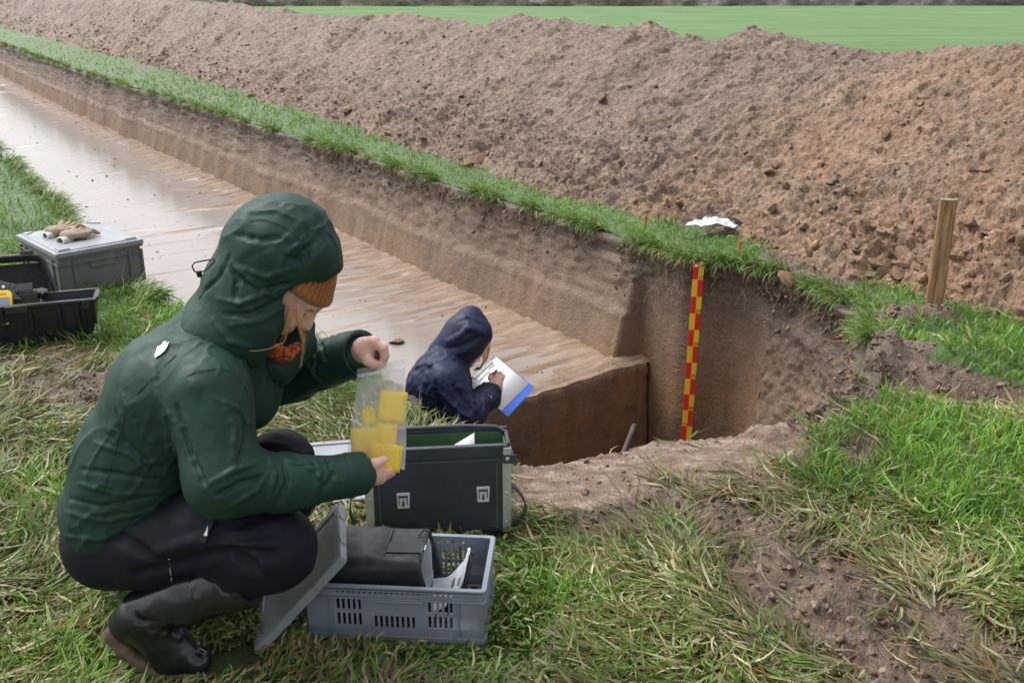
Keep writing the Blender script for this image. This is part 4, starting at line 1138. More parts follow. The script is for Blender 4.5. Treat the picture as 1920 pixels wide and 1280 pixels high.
# hood: a shell with its opening at the face
HC = A(508, 468, 2.0)
Hd = Sdf((-.90, 1.74, .58), (-.34, 2.26, 1.14), .0034)
fwd = A(600, 560, 2.0) - A(500, 440, 2.0); fwd /= np.linalg.norm(fwd)              # way the face looks
Hd.ell(A(522, 470, 2.0), (.116, .112, .116), None, .02)
Hd.cone(A(514, 482, 2.0), A(474, 544, 2.0), .096, .088, .025)
Hd.cone(A(470, 546, 2.0), A(428, 602, 2.0), .090, .084, .025); Hd.cone(A(432, 602, 2.0), A(392, 642, 2.0), .082, .084, .03); Hd.cone(A(452, 594, 1.955), A(412, 630, 1.94), .080, .074, .03); Hd.cone(A(470, 602, 1.945), A(452, 632, 1.93), .080, .066, .03)
Hd.cone(A(478, 545, 1.98), A(482, 606, 1.965), .098, .080, .03)
Hd.cone(A(478, 545, 2.02), A(500, 612, 2.06), .095, .07, .03)
Hd.cone(A(556, 455, 2.0), A(586, 480, 2.0), .084, .056, .04); Hd.cone(A(586, 480, 1.955), A(611, 503, 1.965), .046, .026, .03); Hd.cone(A(586, 480, 2.045), A(611, 503, 2.04), .046, .026, .03)
# hollow
Hd.ell(A(538, 497, 2.0), (.098, .092, .096), None, .01, 'c'); Hd.cone(A(522, 525, 2.0), A(526, 640, 2.0), .086, .074, .02, 'c')
Hd.cone(A(566, 560, 2.0), A(606, 574, 2.0), .072, .070, .012, 'c'); Hd.cone(A(578, 524, 2.0), A(600, 530, 2.0), .026, .016, .01, 'c')
# open front: plane through brim tip, temple and jaw
p0, p1 = A(572, 547, 1.9), A(507, 658, 1.9)
cutn = np.cross(p1 - p0, np.array([.10, 1, .0])); cutn = cutn if cutn[0] > 0 else -cutn
sl, (X_, Y_, Z_) = Hd._box(Hd.lo, Hd.lo + Hd.h * Hd.n)
cn = cutn / np.linalg.norm(cutn); d1 = -((X_ - p0[0]) * cn[0] + (Y_ - p0[1]) * cn[1] + (Z_ - p0[2]) * cn[2])
q0, q1 = A(640, 505, 2.0), A(556, 548, 2.0); bn = np.cross(q1 - q0, np.array([0, 1.0, .0])); bn = bn if bn[2] < 0 else -bn; bn /= np.linalg.norm(bn)
d2 = -((X_ - q0[0]) * bn[0] + (Y_ - q0[1]) * bn[1] + (Z_ - q0[2]) * bn[2])
Hd._put(sl, np.maximum(d1, d2).astype(np.float32), .01, 'c')
for pix, r, h, gr in (
    ([(445, 500), (500, 520), (550, 500)], .012, .006, False), ([(440, 520), (490, 545), (545, 530)], .010, .006, True), ([(448, 505), (480, 535), (520, 560)], .010, .006, False),
    ([(425, 500), (445, 520), (440, 560)], .010, .006, True), ([(410, 560), (450, 570), (500, 548)], .012, .006, False), ([(420, 590), (470, 590), (530, 560)], .011, .006, True),
    ([(430, 610), (490, 600), (530, 575)], .012, .005, False), ([(520, 455), (545, 440), (560, 470)], .013, .005, False), ([(535, 480), (560, 490), (575, 460)], .011, .006, True),
    ([(470, 400), (520, 395), (555, 415)], .012, .004, False), ([(445, 440), (490, 450), (525, 445)], .012, .005, True), ([(400, 600), (430, 640), (470, 650)], .012, .005, False),
    ([(380, 545), (410, 520), (428, 480)], .011, .005, True), ([(575, 425), (585, 455), (580, 490)], .012, .005, True)):
    Hd.fold(pix, r * .48, h * .85, .004, gr)
ho = sdf_part('hood', Hd, M_GREEN, woman, org, 1, [(rotm(.3, .6, .2), (6, 16, 12), .0008, 311, .8), (rotm(.4, -.3, .9), (14, 38, 30), .001, 312, .7), (rotm(.2, .5, .3), (5, 12, 10), .0052, 313, 2.0), (rotm(.5, .9, .1), (8, 24, 20), .0036, 314, 2.0)])
def seam(s, pix, parent, mat, r=.0008, name='seam'):
    p = s.path(pix, 5)
    p = np.array(p)
    if len(p) < 3: return
    for _ in range(3): p[1:-1] = (p[:-2] + 2 * p[1:-1] + p[2:]) / 4
    v_ = np.array([0, 0, CAM_H]) - p; v_ /= np.linalg.norm(v_, axis=1)[:, None]
    MB().tube(p + v_ * .0012 - org_s, r, 5).build(name, mat, parent)
org_s = org
M_SEAM = simple('seam thread', (.008, .026, .020), .8)
seam(Hd, [(430, 440), (455, 418), (490, 410), (530, 422), (560, 445), (580, 475), (595, 520)], ho, M_SEAM)
seam(Hd, [(372, 560), (395, 530), (420, 505)], ho, M_SEAM)
seam(J, [(310, 760), (325, 720), (370, 695), (420, 690), (452, 712), (466, 740)], jo, M_SEAM); seam(J, [(225, 770), (275, 720), (330, 665)], jo, M_SEAM)
seam(J, [(240, 760), (215, 850), (190, 930)], jo, M_SEAM); seam(J, [(122, 1020), (160, 1028), (205, 1020), (250, 985)], jo, M_SEAM); seam(J, [(330, 800), (350, 860), (385, 930), (430, 950)], jo, M_SEAM); seam(J, [(480, 862), (540, 872), (600, 868), (640, 862)], jo, M_SEAM)
# draw cord at the back of the hood
b_ = MB(); cp = [A(x_, y_, 1.93) for x_, y_ in ((402, 486), (380, 489), (366, 492), (360, 498), (364, 508), (372, 513), (388, 505), (404, 488))]
b_.tube(cp, .0016, 6); b_.build('draw_cord', simple('black cord', (.01, .01, .01), .6), ho, origin=org)
b_ = MB(); b_.cyl(A(372, 508, 1.93), A(375, 519, 1.93), .0058, .0048, 10); b_.build('cord_lock', simple('black plastic', (.008, .008, .009), .4), ho, origin=org)
b_ = MB(); b_.tube([A(x_, y_, 1.87) for x_, y_ in ((430, 648), (450, 657), (480, 658), (505, 654), (530, 643))], .0014, 5); b_.build('draw_cord', simple('pale cord', (.22, .18, .10), .7), ho, origin=org)

# head, neck, arms and hands: one body
B = Sdf((-1.06, 1.58, .24), (-.20, 2.36, 1.10), .0055)
B.cone(A(235, 940, 2.0), A(350, 745, 2.0), .10, .10, .05); B.cone(A(350, 745, 2.0), A(420, 680, 2.0), .10, .07, .04); B.cone(A(420, 680, 2.0), A(490, 580, 2.0), .052, .050, .03)
B.cone(A(400, 715, 1.90), EL, .045, .036, .02); B.cone(EL, WR, .034, .026, .02); B.cone(A(440, 700, 2.10), A(548, 700, 2.17), .045, .038, .02); B.cone(A(548, 700, 2.17), A(680, 655, 2.035), .036, .026, .02)
for yo in (-.08, .08): B.cone(A(235, 975, 2.0 + yo), A(500, 1010 if yo < 0 else 880, 1.82 if yo < 0 else 2.12), .07, .055, .03)
B.cone(A(505, 1020, 1.79), A(300, 1140, 1.80), .05, .035, .02); B.cone(A(520, 875, 2.13), A(360, 1060, 2.12), .05, .035, .02)
V1, F1 = B.mesh(1)
# head (finer)
HDc = A(522, 522, 2.0)
fx = A(590, 592, 2.0) - A(522, 522, 2.0); fx /= np.linalg.norm(fx); fy = np.array([0, 1.0, 0]); fzv = np.cross(fx, fy); fzv = fzv / np.linalg.norm(fzv)
if fzv[2] < 0: fzv = -fzv
def hp(a, b, c): return HDc + fx * a + fy * b + fzv * c         # forward, sideways, up in head axes (metres)
Hh = Sdf((-.72, 1.84, .52), (-.34, 2.16, 1.02), .0026)
Rh = np.stack([fx, fy, fzv])
Hh.ell(hp(0, 0, .01), (.096, .076, .098), Rh, .01); Hh.ell(hp(.035, 0, -.045), (.060, .058, .070), Rh, .03)
Hh.cone(hp(.062, 0, -.098), hp(.020, .0, -.085), .020, .03, .03)
Hh.cone(hp(.094, 0, .012), hp(.112, 0, -.028), .010, .0125, .012); Hh.cone(hp(.103, -.010, -.031), hp(.100, -.013, -.030), .0075, .0070, .006); Hh.cone(hp(.103, .010, -.031), hp(.100, .013, -.030), .0075, .0070, .006)
Hh.cone(hp(.086, -.035, .022), hp(.094, 0, .024), .011, .010, .012); Hh.cone(hp(.086, .035, .022), hp(.094, 0, .024), .011, .010, .012)
for sy in (-1, 1):
    Hh.ell(hp(.086, sy * .032, .004), (.012, .016, .010), Rh, .006, 'c'); Hh.ell(hp(.076, sy * .032, .004), (.0125, .0145, .0115), Rh, .003)
    Hh.ell(hp(.070, sy * .042, -.030), (.022, .022, .024), Rh, .02); Hh.ell(hp(-.005, sy * .076, -.010), (.018, .008, .030), Rh, .006)
Hh.cone(hp(.090, -.016, -.058), hp(.094, 0, -.056), .0055, .0075, .005); Hh.cone(hp(.090, .016, -.058), hp(.094, 0, -.056), .0055, .0075, .005)
Hh.cone(hp(.087, -.015, -.069), hp(.091, 0, -.070), .006, .008, .005); Hh.cone(hp(.087, .015, -.069), hp(.091, 0, -.070), .006, .008, .005)
Hh.cone(hp(.092, -.018, -.0635), hp(.094, .018, -.0635), .0022, .0022, .002, 'c')
Hh.cone(hp(-.01, 0, -.03), A(470, 600, 2.0), .050, .048, .03)
V2, F2 = Hh.mesh(1)
# hands
HS = Sdf((-.50, 1.82, .38), (-.22, 2.12, .98), .0019)
def P3(px, py, Y): return A(px, py, Y)
# near (right) hand under the bag: palm turned up, thumb over the front
w0 = P3(676, 887, 1.862)
HS.cone(P3(664, 889, 1.855), P3(690, 886, 1.875), .026, .024, .01)
HS.chain([P3(690, 884, 1.868), P3(708, 890, 1.885)], [.023, .020], .012); HS.chain([P3(692, 893, 1.90), P3(710, 893, 1.915)], [.021, .018], .012)
HS.chain([P3(690, 877, 1.862), P3(703, 869, 1.868), P3(715, 864, 1.878), P3(721, 861, 1.886)], [.016, .0112, .0095, .0080], .006)          # thumb
for i_, (dy, dpx, dpy, ln) in enumerate(((0, 0, 0, 1.0), (.018, 2, 1, 1.08), (.036, 0, 4, 1.0), (.052, -4, 8, .82))):
    Y0 = 1.884 + dy
    HS.chain([P3(706 + dpx, 891 + dpy, Y0), P3(706 + dpx + 14 * ln, 889 + dpy, Y0 + .012), P3(706 + dpx + 24 * ln, 884 + dpy, Y0 + .024), P3(706 + dpx + 29 * ln, 879 + dpy, Y0 + .036)], [.0105, .0095, .0085, .0072], .005)
# far (left) hand pinching the top of the bag
HS.cone(P3(668, 664, 2.045), P3(684, 656, 2.028), .026, .024, .01)
HS.chain([P3(684, 653, 2.02), P3(700, 643, 2.01)], [.026, .017], .012); HS.chain([P3(684, 660, 2.04), P3(704, 648, 2.05)], [.024, .016], .012)
HS.chain([P3(683, 662, 2.008), P3(690, 675, 1.996), P3(700, 682, 1.992), P3(708, 683, 1.996)], [.016, .012, .0098, .0078], .006)       # thumb
HS.chain([P3(702, 642, 2.006), P3(717, 653, 2.000), P3(721, 668, 2.000), P3(716, 682, 2.003)], [.0115, .0098, .0084, .0070], .0025)     # index
HS.chain([P3(703, 643, 2.028), P3(719, 651, 2.020), P3(723, 667, 2.018), P3(719, 683, 2.018)], [.0112, .0098, .0082, .0070], .0025)
HS.chain([P3(702, 646, 2.048), P3(718, 653, 2.040), P3(720, 668, 2.036), P3(712, 680, 2.034)], [.0108, .0094, .0080, .0068], .0025)
HS.chain([P3(699, 650, 2.064), P3(713, 657, 2.056), P3(714, 670, 2.050), P3(707, 679, 2.046)], [.0105, .0090, .0080, .0068], .005)
V3, F3 = HS.mesh(1)
Vb = np.r_[V1, V2, V3]; Fb = np.r_[F1, F2 + len(V1), F3 + len(V1) + len(V2)]
link('body', mesh_np('body', Vb - org, Fb, True), M_SKIN, woman)

for nm, pts, r_, cl in (('eyebrow', [hp(.088, -.050, .020), hp(.094, -.036, .025), hp(.097, -.018, .022)], .0022, (.22, .10, .04)), ('eyelashes', [hp(.082, -.046, -.001), hp(.089, -.036, -.004), hp(.090, -.022, -.002)], .0013, (.02, .012, .01)), ('lips', [hp(.090, -.020, -.0635), hp(.097, -.008, -.0620), hp(.099, .0, -.0630), hp(.097, .008, -.0620)], .0042, (.50, .16, .14))):
    b_ = MB(); b_.tube(pts, r_, 6); b_.build(nm, simple(nm + ' tone', cl, .6), woman, origin=org)
# ribbed wool hat
Kh = Sdf((-.74, 1.86, .72), (-.32, 2.14, 1.04), .003)
Kh.ell(hp(0, 0, .022), (.107, .086, .100), Rh, .005)
Kh.half(hp(.0, 0, .032), -fzv + fx * .10, .006)
Kh.ell(hp(.0, 0, .044), (.110, .091, .030), Rh, .006)
Vh, Fh = Kh.mesh(1); Nh = vnormals(Vh, Fh); qh = (Vh - HDc) @ Rh.T; an = np.arctan2(qh[:, 1] * 1.2, qh[:, 0])
Vh = Vh + Nh * (.0026 * np.cos(an * 46))[:, None]
k = NT('orange ribbed wool'); co = k.coord('Object'); f = k.noise(co, 240, 4, .7)
k.set(base=k.mix(k.rng(f, .3, .7, 0, 1), (.20, .055, .008), (.47, .155, .025)), rough=.9, sheen=.4); k.bump(f, .9, .004)
link('wool_hat', mesh_np('wool_hat', Vh - org, Fh, True), k.m, woman)
# ginger hair: loose strands by the cheek
k = NT('ginger hair'); k.set(base=k.mix(k.noise(k.coord('Object'), 90, 3), (.36, .14, .04), (.66, .34, .13)), rough=.5); M_HAIR = k.m
b_ = MB()
def strand(pix, Y0, r, wob=2.5):
    p = [A(x_ + rng.normal(0, wob * .3), y_ + rng.normal(0, wob * .2), Y0 + .003 * i) for i, (x_, y_) in enumerate(pix)]
    p = np.array(p); q = np.array([np.interp(np.linspace(0, 1, 14), np.linspace(0, 1, len(p)), p[:, d]) for d in range(3)]).T
    for _ in range(3): q[1:-1] = (q[:-2] + 2 * q[1:-1] + q[2:]) / 4
    b_.tube(q, r * np.linspace(1.0, .35, 14), 5)
for i in range(20):
    d = rng.normal(0, 3.6)
    strand([(553 + d, 578), (557 + d * 1.2, 598), (565 + d, 618), (571 + d * .7, 640), (568 + d * .4, 662), (564 + d * .15, 688)][:int(rng.integers(4, 7))], 1.905 + rng.normal(0, .006), .00055)
for i in range(26):
    d = rng.normal(0, 6)
    strand([(535 + d, 580), (532 + d, 600), (522 + d * .8, 622), (512 + d * .7, 640)], 1.918 + rng.normal(0, .005), .0006)
for i in range(9):
    d = rng.normal(0, 2)
    strand([(541 + d, 580), (536 + d, 606), (536 + d, 630), (528 + d, 646)], 1.905 + rng.normal(0, .004), .0006)
b_.build('hair', M_HAIR, woman, origin=org)
# orange and dark red scarf in the collar
Ks = Sdf((-.70, 1.78, .55), (-.40, 2.16, .95), .0032)
Ks.cone(A(504, 654, 1.96), A(530, 668, 1.98), .016, .012, .012); Ks.cone(A(536, 664, 1.975), A(556, 650, 2.0), .016, .012, .02); Ks.cone(A(508, 646, 1.95), A(536, 658, 1.965), .009, .008, .006)
k = NT('orange patterned scarf'); co = k.coord('Object'); k.set(base=k.mix(k.rng(k.noise(co, 110, 2), .42, .58, 0, 1), (.14, .025, .012), (.50, .095, .02)), rough=.85); k.bump(k.noise(co, 120, 3), .5, .003)
sdf_part('scarf', Ks, k.m, woman, org, 1, [(np.eye(3), (40, 40, 60), .003, 320)])

# trousers
Tq = Sdf((-1.06, 1.58, .02), (-.34, 2.36, .66), .0045)
Tq.cone(A(212, 1012, 1.90), A(300, 1010, 1.86), .108, .105, .04); Tq.cone(A(300, 1005, 1.86), A(400, 985, 1.82), .102, .088, .03); Tq.cone(A(400, 985, 1.82), A(512, 1026, 1.785), .088, .088, .03)
Tq.cone(A(215, 1005, 2.10), A(300, 960, 2.11), .108, .10, .05); Tq.cone(A(300, 960, 2.11), A(524, 874, 2.15), .10, .084, .03)
Tq.cone(A(240, 950, 2.0), A(330, 900, 2.0), .11, .10, .05)
Tq.cone(A(512, 1026, 1.785), A(430, 1088, 1.79), .078, .056, .03); Tq.cone(A(524, 874, 2.15), A(430, 980, 2.14), .078, .062, .03)
for pix, r, h, gr in (([(380, 1025), (450, 1022), (520, 1018)], .010, .007, False), ([(390, 1035), (455, 1036), (510, 1045)], .009, .007, True), ([(460, 1030), (490, 1045), (500, 1062)], .010, .008, False),
                      ([(450, 1045), (475, 1058), (480, 1075)], .009, .007, True), ([(440, 1005), (480, 995), (520, 985)], .010, .004, False), ([(210, 1000), (290, 1050), (330, 1060)], .012, .004, True),
                      ([(300, 1030), (380, 1010), (410, 990)], .012, .004, False), ([(250, 1080), (330, 1060), (400, 1040)], .010, .006, True)):
    Tq.fold(pix, r, h, .010, gr)
to = sdf_part('trousers', Tq, M_TROU, woman, org, 1, [(rotm(.2, .1, .3), (7, 22, 22), .0022, 330), (rotm(.3, .4, .3), (26, 50, 40), .0008, 331), (rotm(.1, .25, .2), (5, 14, 12), .0045, 333, 2.0)])
# maker's tab with white lettering, and the reflective zip
def surf_text(s, txt, px, py, ang, size, mat, parent, lift=.002, name='lettering'):
    p = s.hit(px, py); e1 = s.hit(px + 12 * math.cos(ang), py - 12 * math.sin(ang)); e2 = s.hit(px - 12 * math.sin(ang), py - 12 * math.cos(ang))
    u = e1 - p; u /= np.linalg.norm(u); v_ = e2 - p; v_ -= u * (v_ @ u); v_ /= np.linalg.norm(v_); n_ = np.cross(u, v_)
    if n_ @ (np.array([0, 0, CAM_H]) - p) < 0: n_ = -n_
    M = np.eye(4); M[:3, 0], M[:3, 1], M[:3, 2] = u, v_, n_; M[:3, 3] = p + n_ * lift - org_s
    if txt is None: return M
    cu = bpy.data.curves.new(name, 'FONT'); cu.body = txt; cu.size = size; cu.align_x = 'CENTER'; cu.align_y = 'CENTER'; cu.extrude = .0003; cu.offset = .0003
    o = text_obj(name, cu, mat); o.parent = parent; o.matrix_local = Matrix(M.tolist()); return o
M_WHITEP = simple('white print', (.78, .78, .80), .5)
M_PATCH = simple('dark patch', (.009, .011, .018), .8, spec=.2)
la = math.atan2(1005 - 981, 397 - 387)
Mx = surf_text(Tq, None, 391, 994, la, 0, None, None, .0035)
b_ = MB(); b_.add((np.c_[np.array([[-.026, -.0075, 0], [.026, -.0075, 0], [.026, .0075, 0], [-.026, .0075, 0], [-.026, -.0075, .0015], [.026, -.0075, .0015], [.026, .0075, .0015], [-.026, .0075, .0015]]), np.ones(8)] @ Mx.T)[:, :3], [[3, 2, 1, 0], [4, 5, 6, 7], [0, 1, 5, 4], [1, 2, 6, 5], [2, 3, 7, 6], [3, 0, 4, 7]])
tp = b_.build('brand_patch', M_PATCH, to)
surf_text(Tq, 'SIMOND', 393, 991, la, .0088, M_WHITEP, to, .0062); surf_text(Tq, '\u25a0', 387, 1006, la, .006, M_WHITEP, to, .0062, 'emblem')
zp = Tq.path([(317, 1048), (319, 1068), (322, 1090)], 3); b_ = MB()
for i, p in enumerate(zp):
    v_ = np.array([0, 0, CAM_H]) - p; v_ /= np.linalg.norm(v_); b_.box(p + v_ * .002, (.0022 + .002 * (i == 0), .002, .0016), rotm(.4, .2, .3 * i))
if zp: b_.build('zip', simple('grey zip teeth', (.45, .45, .45), .4), to, origin=org)
# badge on the back of the jacket
Mx = surf_text(J, None, 307, 656, 0.0, 0, None, None, .003)
bp = np.array([(-.9, .35), (-.42, .62), (-.40, 1.05), (-.05, 1.30), (.0, .82), (.38, 1.10), (.42, .35), (.30, -.35), (-.05, -.95), (-.45, -1.30), (-.62, -1.25), (-.75, -.4)]) * .0165
b_ = MB(); b_.prism(bp[::-1], 0, .0012, Mx); b_.build('badge', M_WHITEP, jo)
# rubber boots
Bo = Sdf((-.98, 1.58, -.02), (-.40, 2.30, .36), .0036)
def boot(dx, dY, first):
    q = lambda x_, y_, Y: A(x_, y_, Y) + np.array([dx, dY, 0])
    Bo.cone(q(464, 1082, 1.79), q(350, 1116, 1.80), .064, .059, .02); Bo.cone(q(350, 1116, 1.80), q(272, 1144, 1.805), .059, .047, .02)
    Bo.cone(q(268, 1148, 1.805), q(240, 1168, 1.81), .043, .040, .02); Bo.cone(q(262, 1160, 1.805), q(318, 1222, 1.805), .046, .042, .025)
    Bo.cone(q(290, 1165, 1.805), q(335, 1215, 1.805), .040, .036, .02); Bo.cone(q(318, 1230, 1.805), q(372, 1240, 1.80), .036, .029, .02)
    if first:
        Bo.cone(q(478, 1076, 1.79), q(486, 1073, 1.79), .064, .064, .004)
boot(0, 0, True)
sd_ = (A(478, 1076, 1.795) - A(350, 1122, 1.80)); Bo.half(A(468, 1080, 1.795), sd_, .002)
for pix, r, h, gr in (([(262, 1180), (300, 1185), (335, 1195)], .008, .004, False), ([(255, 1165), (300, 1168), (340, 1180)], .008, .004, True), ([(240, 1140), (270, 1170), (268, 1200)], .006, .002, True),
                      ([(360, 1092), (372, 1130), (392, 1150)], .004, .0018, False), ([(395, 1072), (412, 1110), (440, 1135)], .004, .0018, False), ([(402, 1068), (420, 1105), (448, 1128)], .004, .0015, True)):
    Bo.fold(pix, r, h, .004, gr)
nb = sdf_part('boot', Bo, M_RUB, woman, org, 1)
Bs = Sdf((-.98, 1.58, -.05), (-.40, 2.30, .30), .0036)
for yo in (-.018, .018):
    q = lambda x_, y_, Y: A(x_, y_, Y) + np.array([0, yo, 0])
    Bs.cone(q(216, 1180, 1.806), q(238, 1206, 1.808), .019, .018, .01); Bs.cone(q(238, 1206, 1.808), q(296, 1252, 1.806), .017, .014, .01); Bs.cone(q(296, 1252, 1.806), q(378, 1254, 1.80), .0155, .013, .008)
sdf_part('boot_sole', Bs, M_SOLE, nb, org, 1, [(np.eye(3), (50, 50, 50), .003, 340)])
Bo = Sdf((-.98, 1.58, -.02), (-.40, 2.40, .42), .0045)
boot(.02, .34, False)
nb2 = sdf_part('boot', Bo, M_RUB, woman, org, 1)

# ------------------------------------------------------------------ person standing in the pit in the navy jacket
M_NAVY = cloth('navy shell fabric', (.011, .018, .047), .60, wrb=.25, spec=.30)
m0 = A(820, 800, 3.9); org = np.array([m0[0], 3.9, ZP]); org_s = org
man = thing('person', 'person in hooded navy jacket standing in the pit and writing on a clipboard', 'person', tuple(org))
J2 = Sdf((-.60, 3.50, -.62), (.06, 4.25, .20), .0055)
for yo in (-.09, .09):
    c = 3.9 + yo
    J2.cone(A(818, 850, c), A(818, 790, c), .132, .126, .05); J2.cone(A(818, 790, c), A(822, 725, c), .126, .122, .05); J2.cone(A(822, 725, c), A(830, 695, c), .122, .098, .05)
J2.cone(A(832, 695, 3.9), A(846, 668, 3.9), .11, .085, .05)
ES, EE, EW = A(836, 712, 3.73), A(878, 778, 3.68), A(932, 728, 3.86)
J2.cone(ES, EE, .078, .060, .03); J2.cone(EE, A(914, 745, 3.80), .060, .050, .02); J2.cone(A(914, 745, 3.80), A(921, 738, 3.83), .050, .048, .005)
J2.cone(A(850, 712, 4.08), A(880, 770, 4.10), .075, .055, .03); J2.cone(A(880, 770, 4.10), A(892, 748, 4.02), .052, .045, .02)
for pix, r, h, gr in (([(800, 700), (790, 750), (795, 800)], .014, .008, False), ([(815, 715), (822, 760), (835, 800)], .014, .008, True), ([(835, 740), (860, 770), (890, 790)], .013, .009, False),
                      ([(850, 725), (868, 750), (884, 765)], .012, .009, True), ([(885, 745), (890, 770), (882, 792)], .011, .009, False), ([(898, 742), (905, 758), (898, 780)], .010, .008, True),
                      ([(780, 690), (800, 680), (815, 690)], .012, .005, False), ([(775, 730), (785, 770), (780, 800)], .012, .006, True), ([(842, 705), (858, 715), (868, 735)], .010, .006, False)):
    J2.fold(pix, r * .7, h, .006, gr)
j2 = sdf_part('jacket', J2, M_NAVY, man, org, 1, [(rotm(0, .9, .2), (6, 20, 14), .004, 351, .8), (rotm(.4, -.3, .9), (18, 50, 40), .0016, 352, .7), (rotm(.1, 1.2, .3), (5, 13, 10), .012, 353, 2.0), (rotm(.5, .9, .1), (10, 28, 22), .005, 354, 2.0)])
H2 = Sdf((-.42, 3.66, -.34), (.06, 4.16, .20), .005)
H2.ell(A(878, 624, 3.9), (.088, .092, .092), None, .02); H2.cone(A(880, 614, 3.9), A(884, 594, 3.92), .080, .048, .03)
H2.cone(A(868, 637, 3.9), A(838, 668, 3.9), .090, .085, .04); H2.cone(A(862, 650, 3.88), A(852, 676, 3.86), .085, .070, .03); H2.cone(A(890, 622, 3.92), A(903, 634, 3.94), .062, .040, .03)
H2.cone(A(886, 640, 3.95), A(905, 665, 4.0), .080, .085, .01, 'c'); H2.cone(A(880, 655, 3.95), A(893, 690, 3.95), .06, .06, .01, 'c'); H2.ell(A(882, 634, 3.93), (.070, .074, .072), None, .01, 'c')
for pix, r, h, gr in (([(840, 640), (862, 630), (885, 610)], .010, .006, False), ([(838, 655), (865, 648), (900, 632)], .010, .006, True), ([(845, 668), (870, 660), (890, 648)], .009, .005, False), ([(860, 600), (880, 596), (898, 606)], .010, .005, True), ([(870, 615), (890, 618), (908, 625)], .010, .005, False)):
    H2.fold(pix, r, h, .008, gr)
h2 = sdf_part('hood', H2, M_NAVY, man, org, 1, [(rotm(.3, .6, .2), (9, 26, 18), .002, 361, .8), (rotm(.2, .9, .3), (6, 15, 12), .008, 363, 2.0)])
B2 = Sdf((-.60, 3.50, -1.34), (.10, 4.25, .14), .009)
B2.cone(A(820, 850, 3.9), A(830, 700, 3.9), .10, .09, .05); B2.cone(A(832, 690, 3.9), A(868, 640, 3.92), .05, .05, .03)
B2.cone(A(836, 712, 3.76), EE, .042, .036, .02); B2.cone(EE, EW, .034, .026, .02); B2.cone(A(850, 712, 4.05), A(880, 770, 4.10), .042, .036, .02); B2.cone(A(880, 770, 4.10), A(893, 744, 4.0), .034, .026, .02)
hipz = A(818, 830, 3.9)
for yo in (-.09, .09):
    hj = hipz + np.array([0, yo, 0]); kn = np.array([hj[0] + .16, hj[1] + .02, (hj[2] + ZP) / 2 + .02]); an_ = np.array([hj[0] - .02, hj[1], ZP + .09])
    B2.cone(hj, kn, .075, .055, .02); B2.cone(kn, an_, .052, .036, .02); B2.cone(an_, an_ + np.array([.14, 0, -.05]), .036, .028, .02)
V1, F1 = B2.mesh(1)
hc = A(882, 632, 3.92); fx = np.array([.62, .45, -.64]); fx /= np.linalg.norm(fx); fy = np.cross([0, 0, 1.0], fx); fy /= np.linalg.norm(fy); fzv = np.cross(fx, fy); Rh = np.stack([fx, fy, fzv])
hp2 = lambda a, b, c: hc + fx * a + fy * b + fzv * c
Hh = Sdf(hc - .17, hc + .17, .0035)
Hh.ell(hp2(0, 0, .01), (.092, .074, .096), Rh, .01); Hh.ell(hp2(.03, 0, -.045), (.058, .055, .068), Rh, .03); Hh.cone(hp2(.062, 0, -.095), hp2(.02, 0, -.085), .021, .03, .03)
Hh.cone(hp2(.090, 0, .01), hp2(.110, 0, -.028), .010, .0135, .012)
for sy in (-1, 1): Hh.ell(hp2(.084, sy * .032, .004), (.012, .016, .010), Rh, .006, 'c'); Hh.ell(hp2(.074, sy * .032, .004), (.0125, .0145, .0115), Rh, .003)
Hh.cone(hp2(.088, -.016, -.062), hp2(.088, .016, -.062), .008, .008, .006)
V2, F2 = Hh.mesh(1)
HS = Sdf((-.20, 3.70, -.32), (.04, 4.12, -.02), .0024)
HS.cone(A(922, 737, 3.83), A(930, 722, 3.865), .027, .026, .01); HS.cone(A(930, 722, 3.865), A(934, 712, 3.885), .026, .022, .012); HS.cone(A(924, 722, 3.87), A(928, 712, 3.89), .022, .018, .012)
for (x_, y_), (x1, y1), (x2, y2), (x3, y3), Y0, r_ in (((928, 707), (926, 701), (923, 703), (921, 707), 3.90, .0098), ((933, 706), (931, 699), (927, 701), (924, 706), 3.905, .0100), ((938, 707), (938, 700), (935, 700), (932, 705), 3.905, .0098), ((941, 711), (943, 705), (941, 704), (938, 707), 3.900, .0088)):
    HS.chain([A(x_, y_, Y0 - .01), A(x1, y1, Y0), A(x2, y2, Y0 + .012), A(x3, y3, Y0 + .018)], [r_ * 1.1, r_, r_ * .9, r_ * .8], .004)
HS.chain([A(924, 716, 3.88), A(919, 709, 3.89), A(920, 702, 3.90)], [.012, .010, .0085], .005)
# left hand under the board
HS.cone(A(890, 750, 4.02), A(893, 740, 4.0), .024, .022, .01); HS.chain([A(890, 740, 3.97), A(886, 736, 3.96), A(893, 734, 3.955)], [.012, .010, .009], .005)
for q_ in range(4): HS.chain([A(897, 741 + 3 * q_, 4.0), A(906, 741 + 4 * q_, 4.0), A(914, 741 + 5 * q_, 4.0)], [.010, .009, .008], .004)
V3, F3 = HS.mesh(1)
link('body', mesh_np('body', np.r_[V1, V2, V3] - org, np.r_[F1, F2 + len(V1), F3 + len(V1) + len(V2)], True), M_SKIN, man)
T2 = Sdf((-.62, 3.55, -1.40), (.20, 4.25, -.30), .008)
for yo in (-.09, .09):
    hj = hipz + np.array([0, yo, 0]); kn = np.array([hj[0] + .16, hj[1] + .02, (hj[2] + ZP) / 2 + .02]); an_ = np.array([hj[0] - .02, hj[1], ZP + .12])
    T2.cone(hj, kn, .095, .074, .03); T2.cone(kn, an_, .072, .062, .02)
T2.cone(hipz + np.array([0, -.06, .03]), hipz + np.array([0, .06, .03]), .11, .11, .04)
sdf_part('trousers', T2, cloth('black rain trousers', (.012, .013, .016), .5), man, org, 1, [(np.eye(3), (8, 8, 20), .004, 371)])
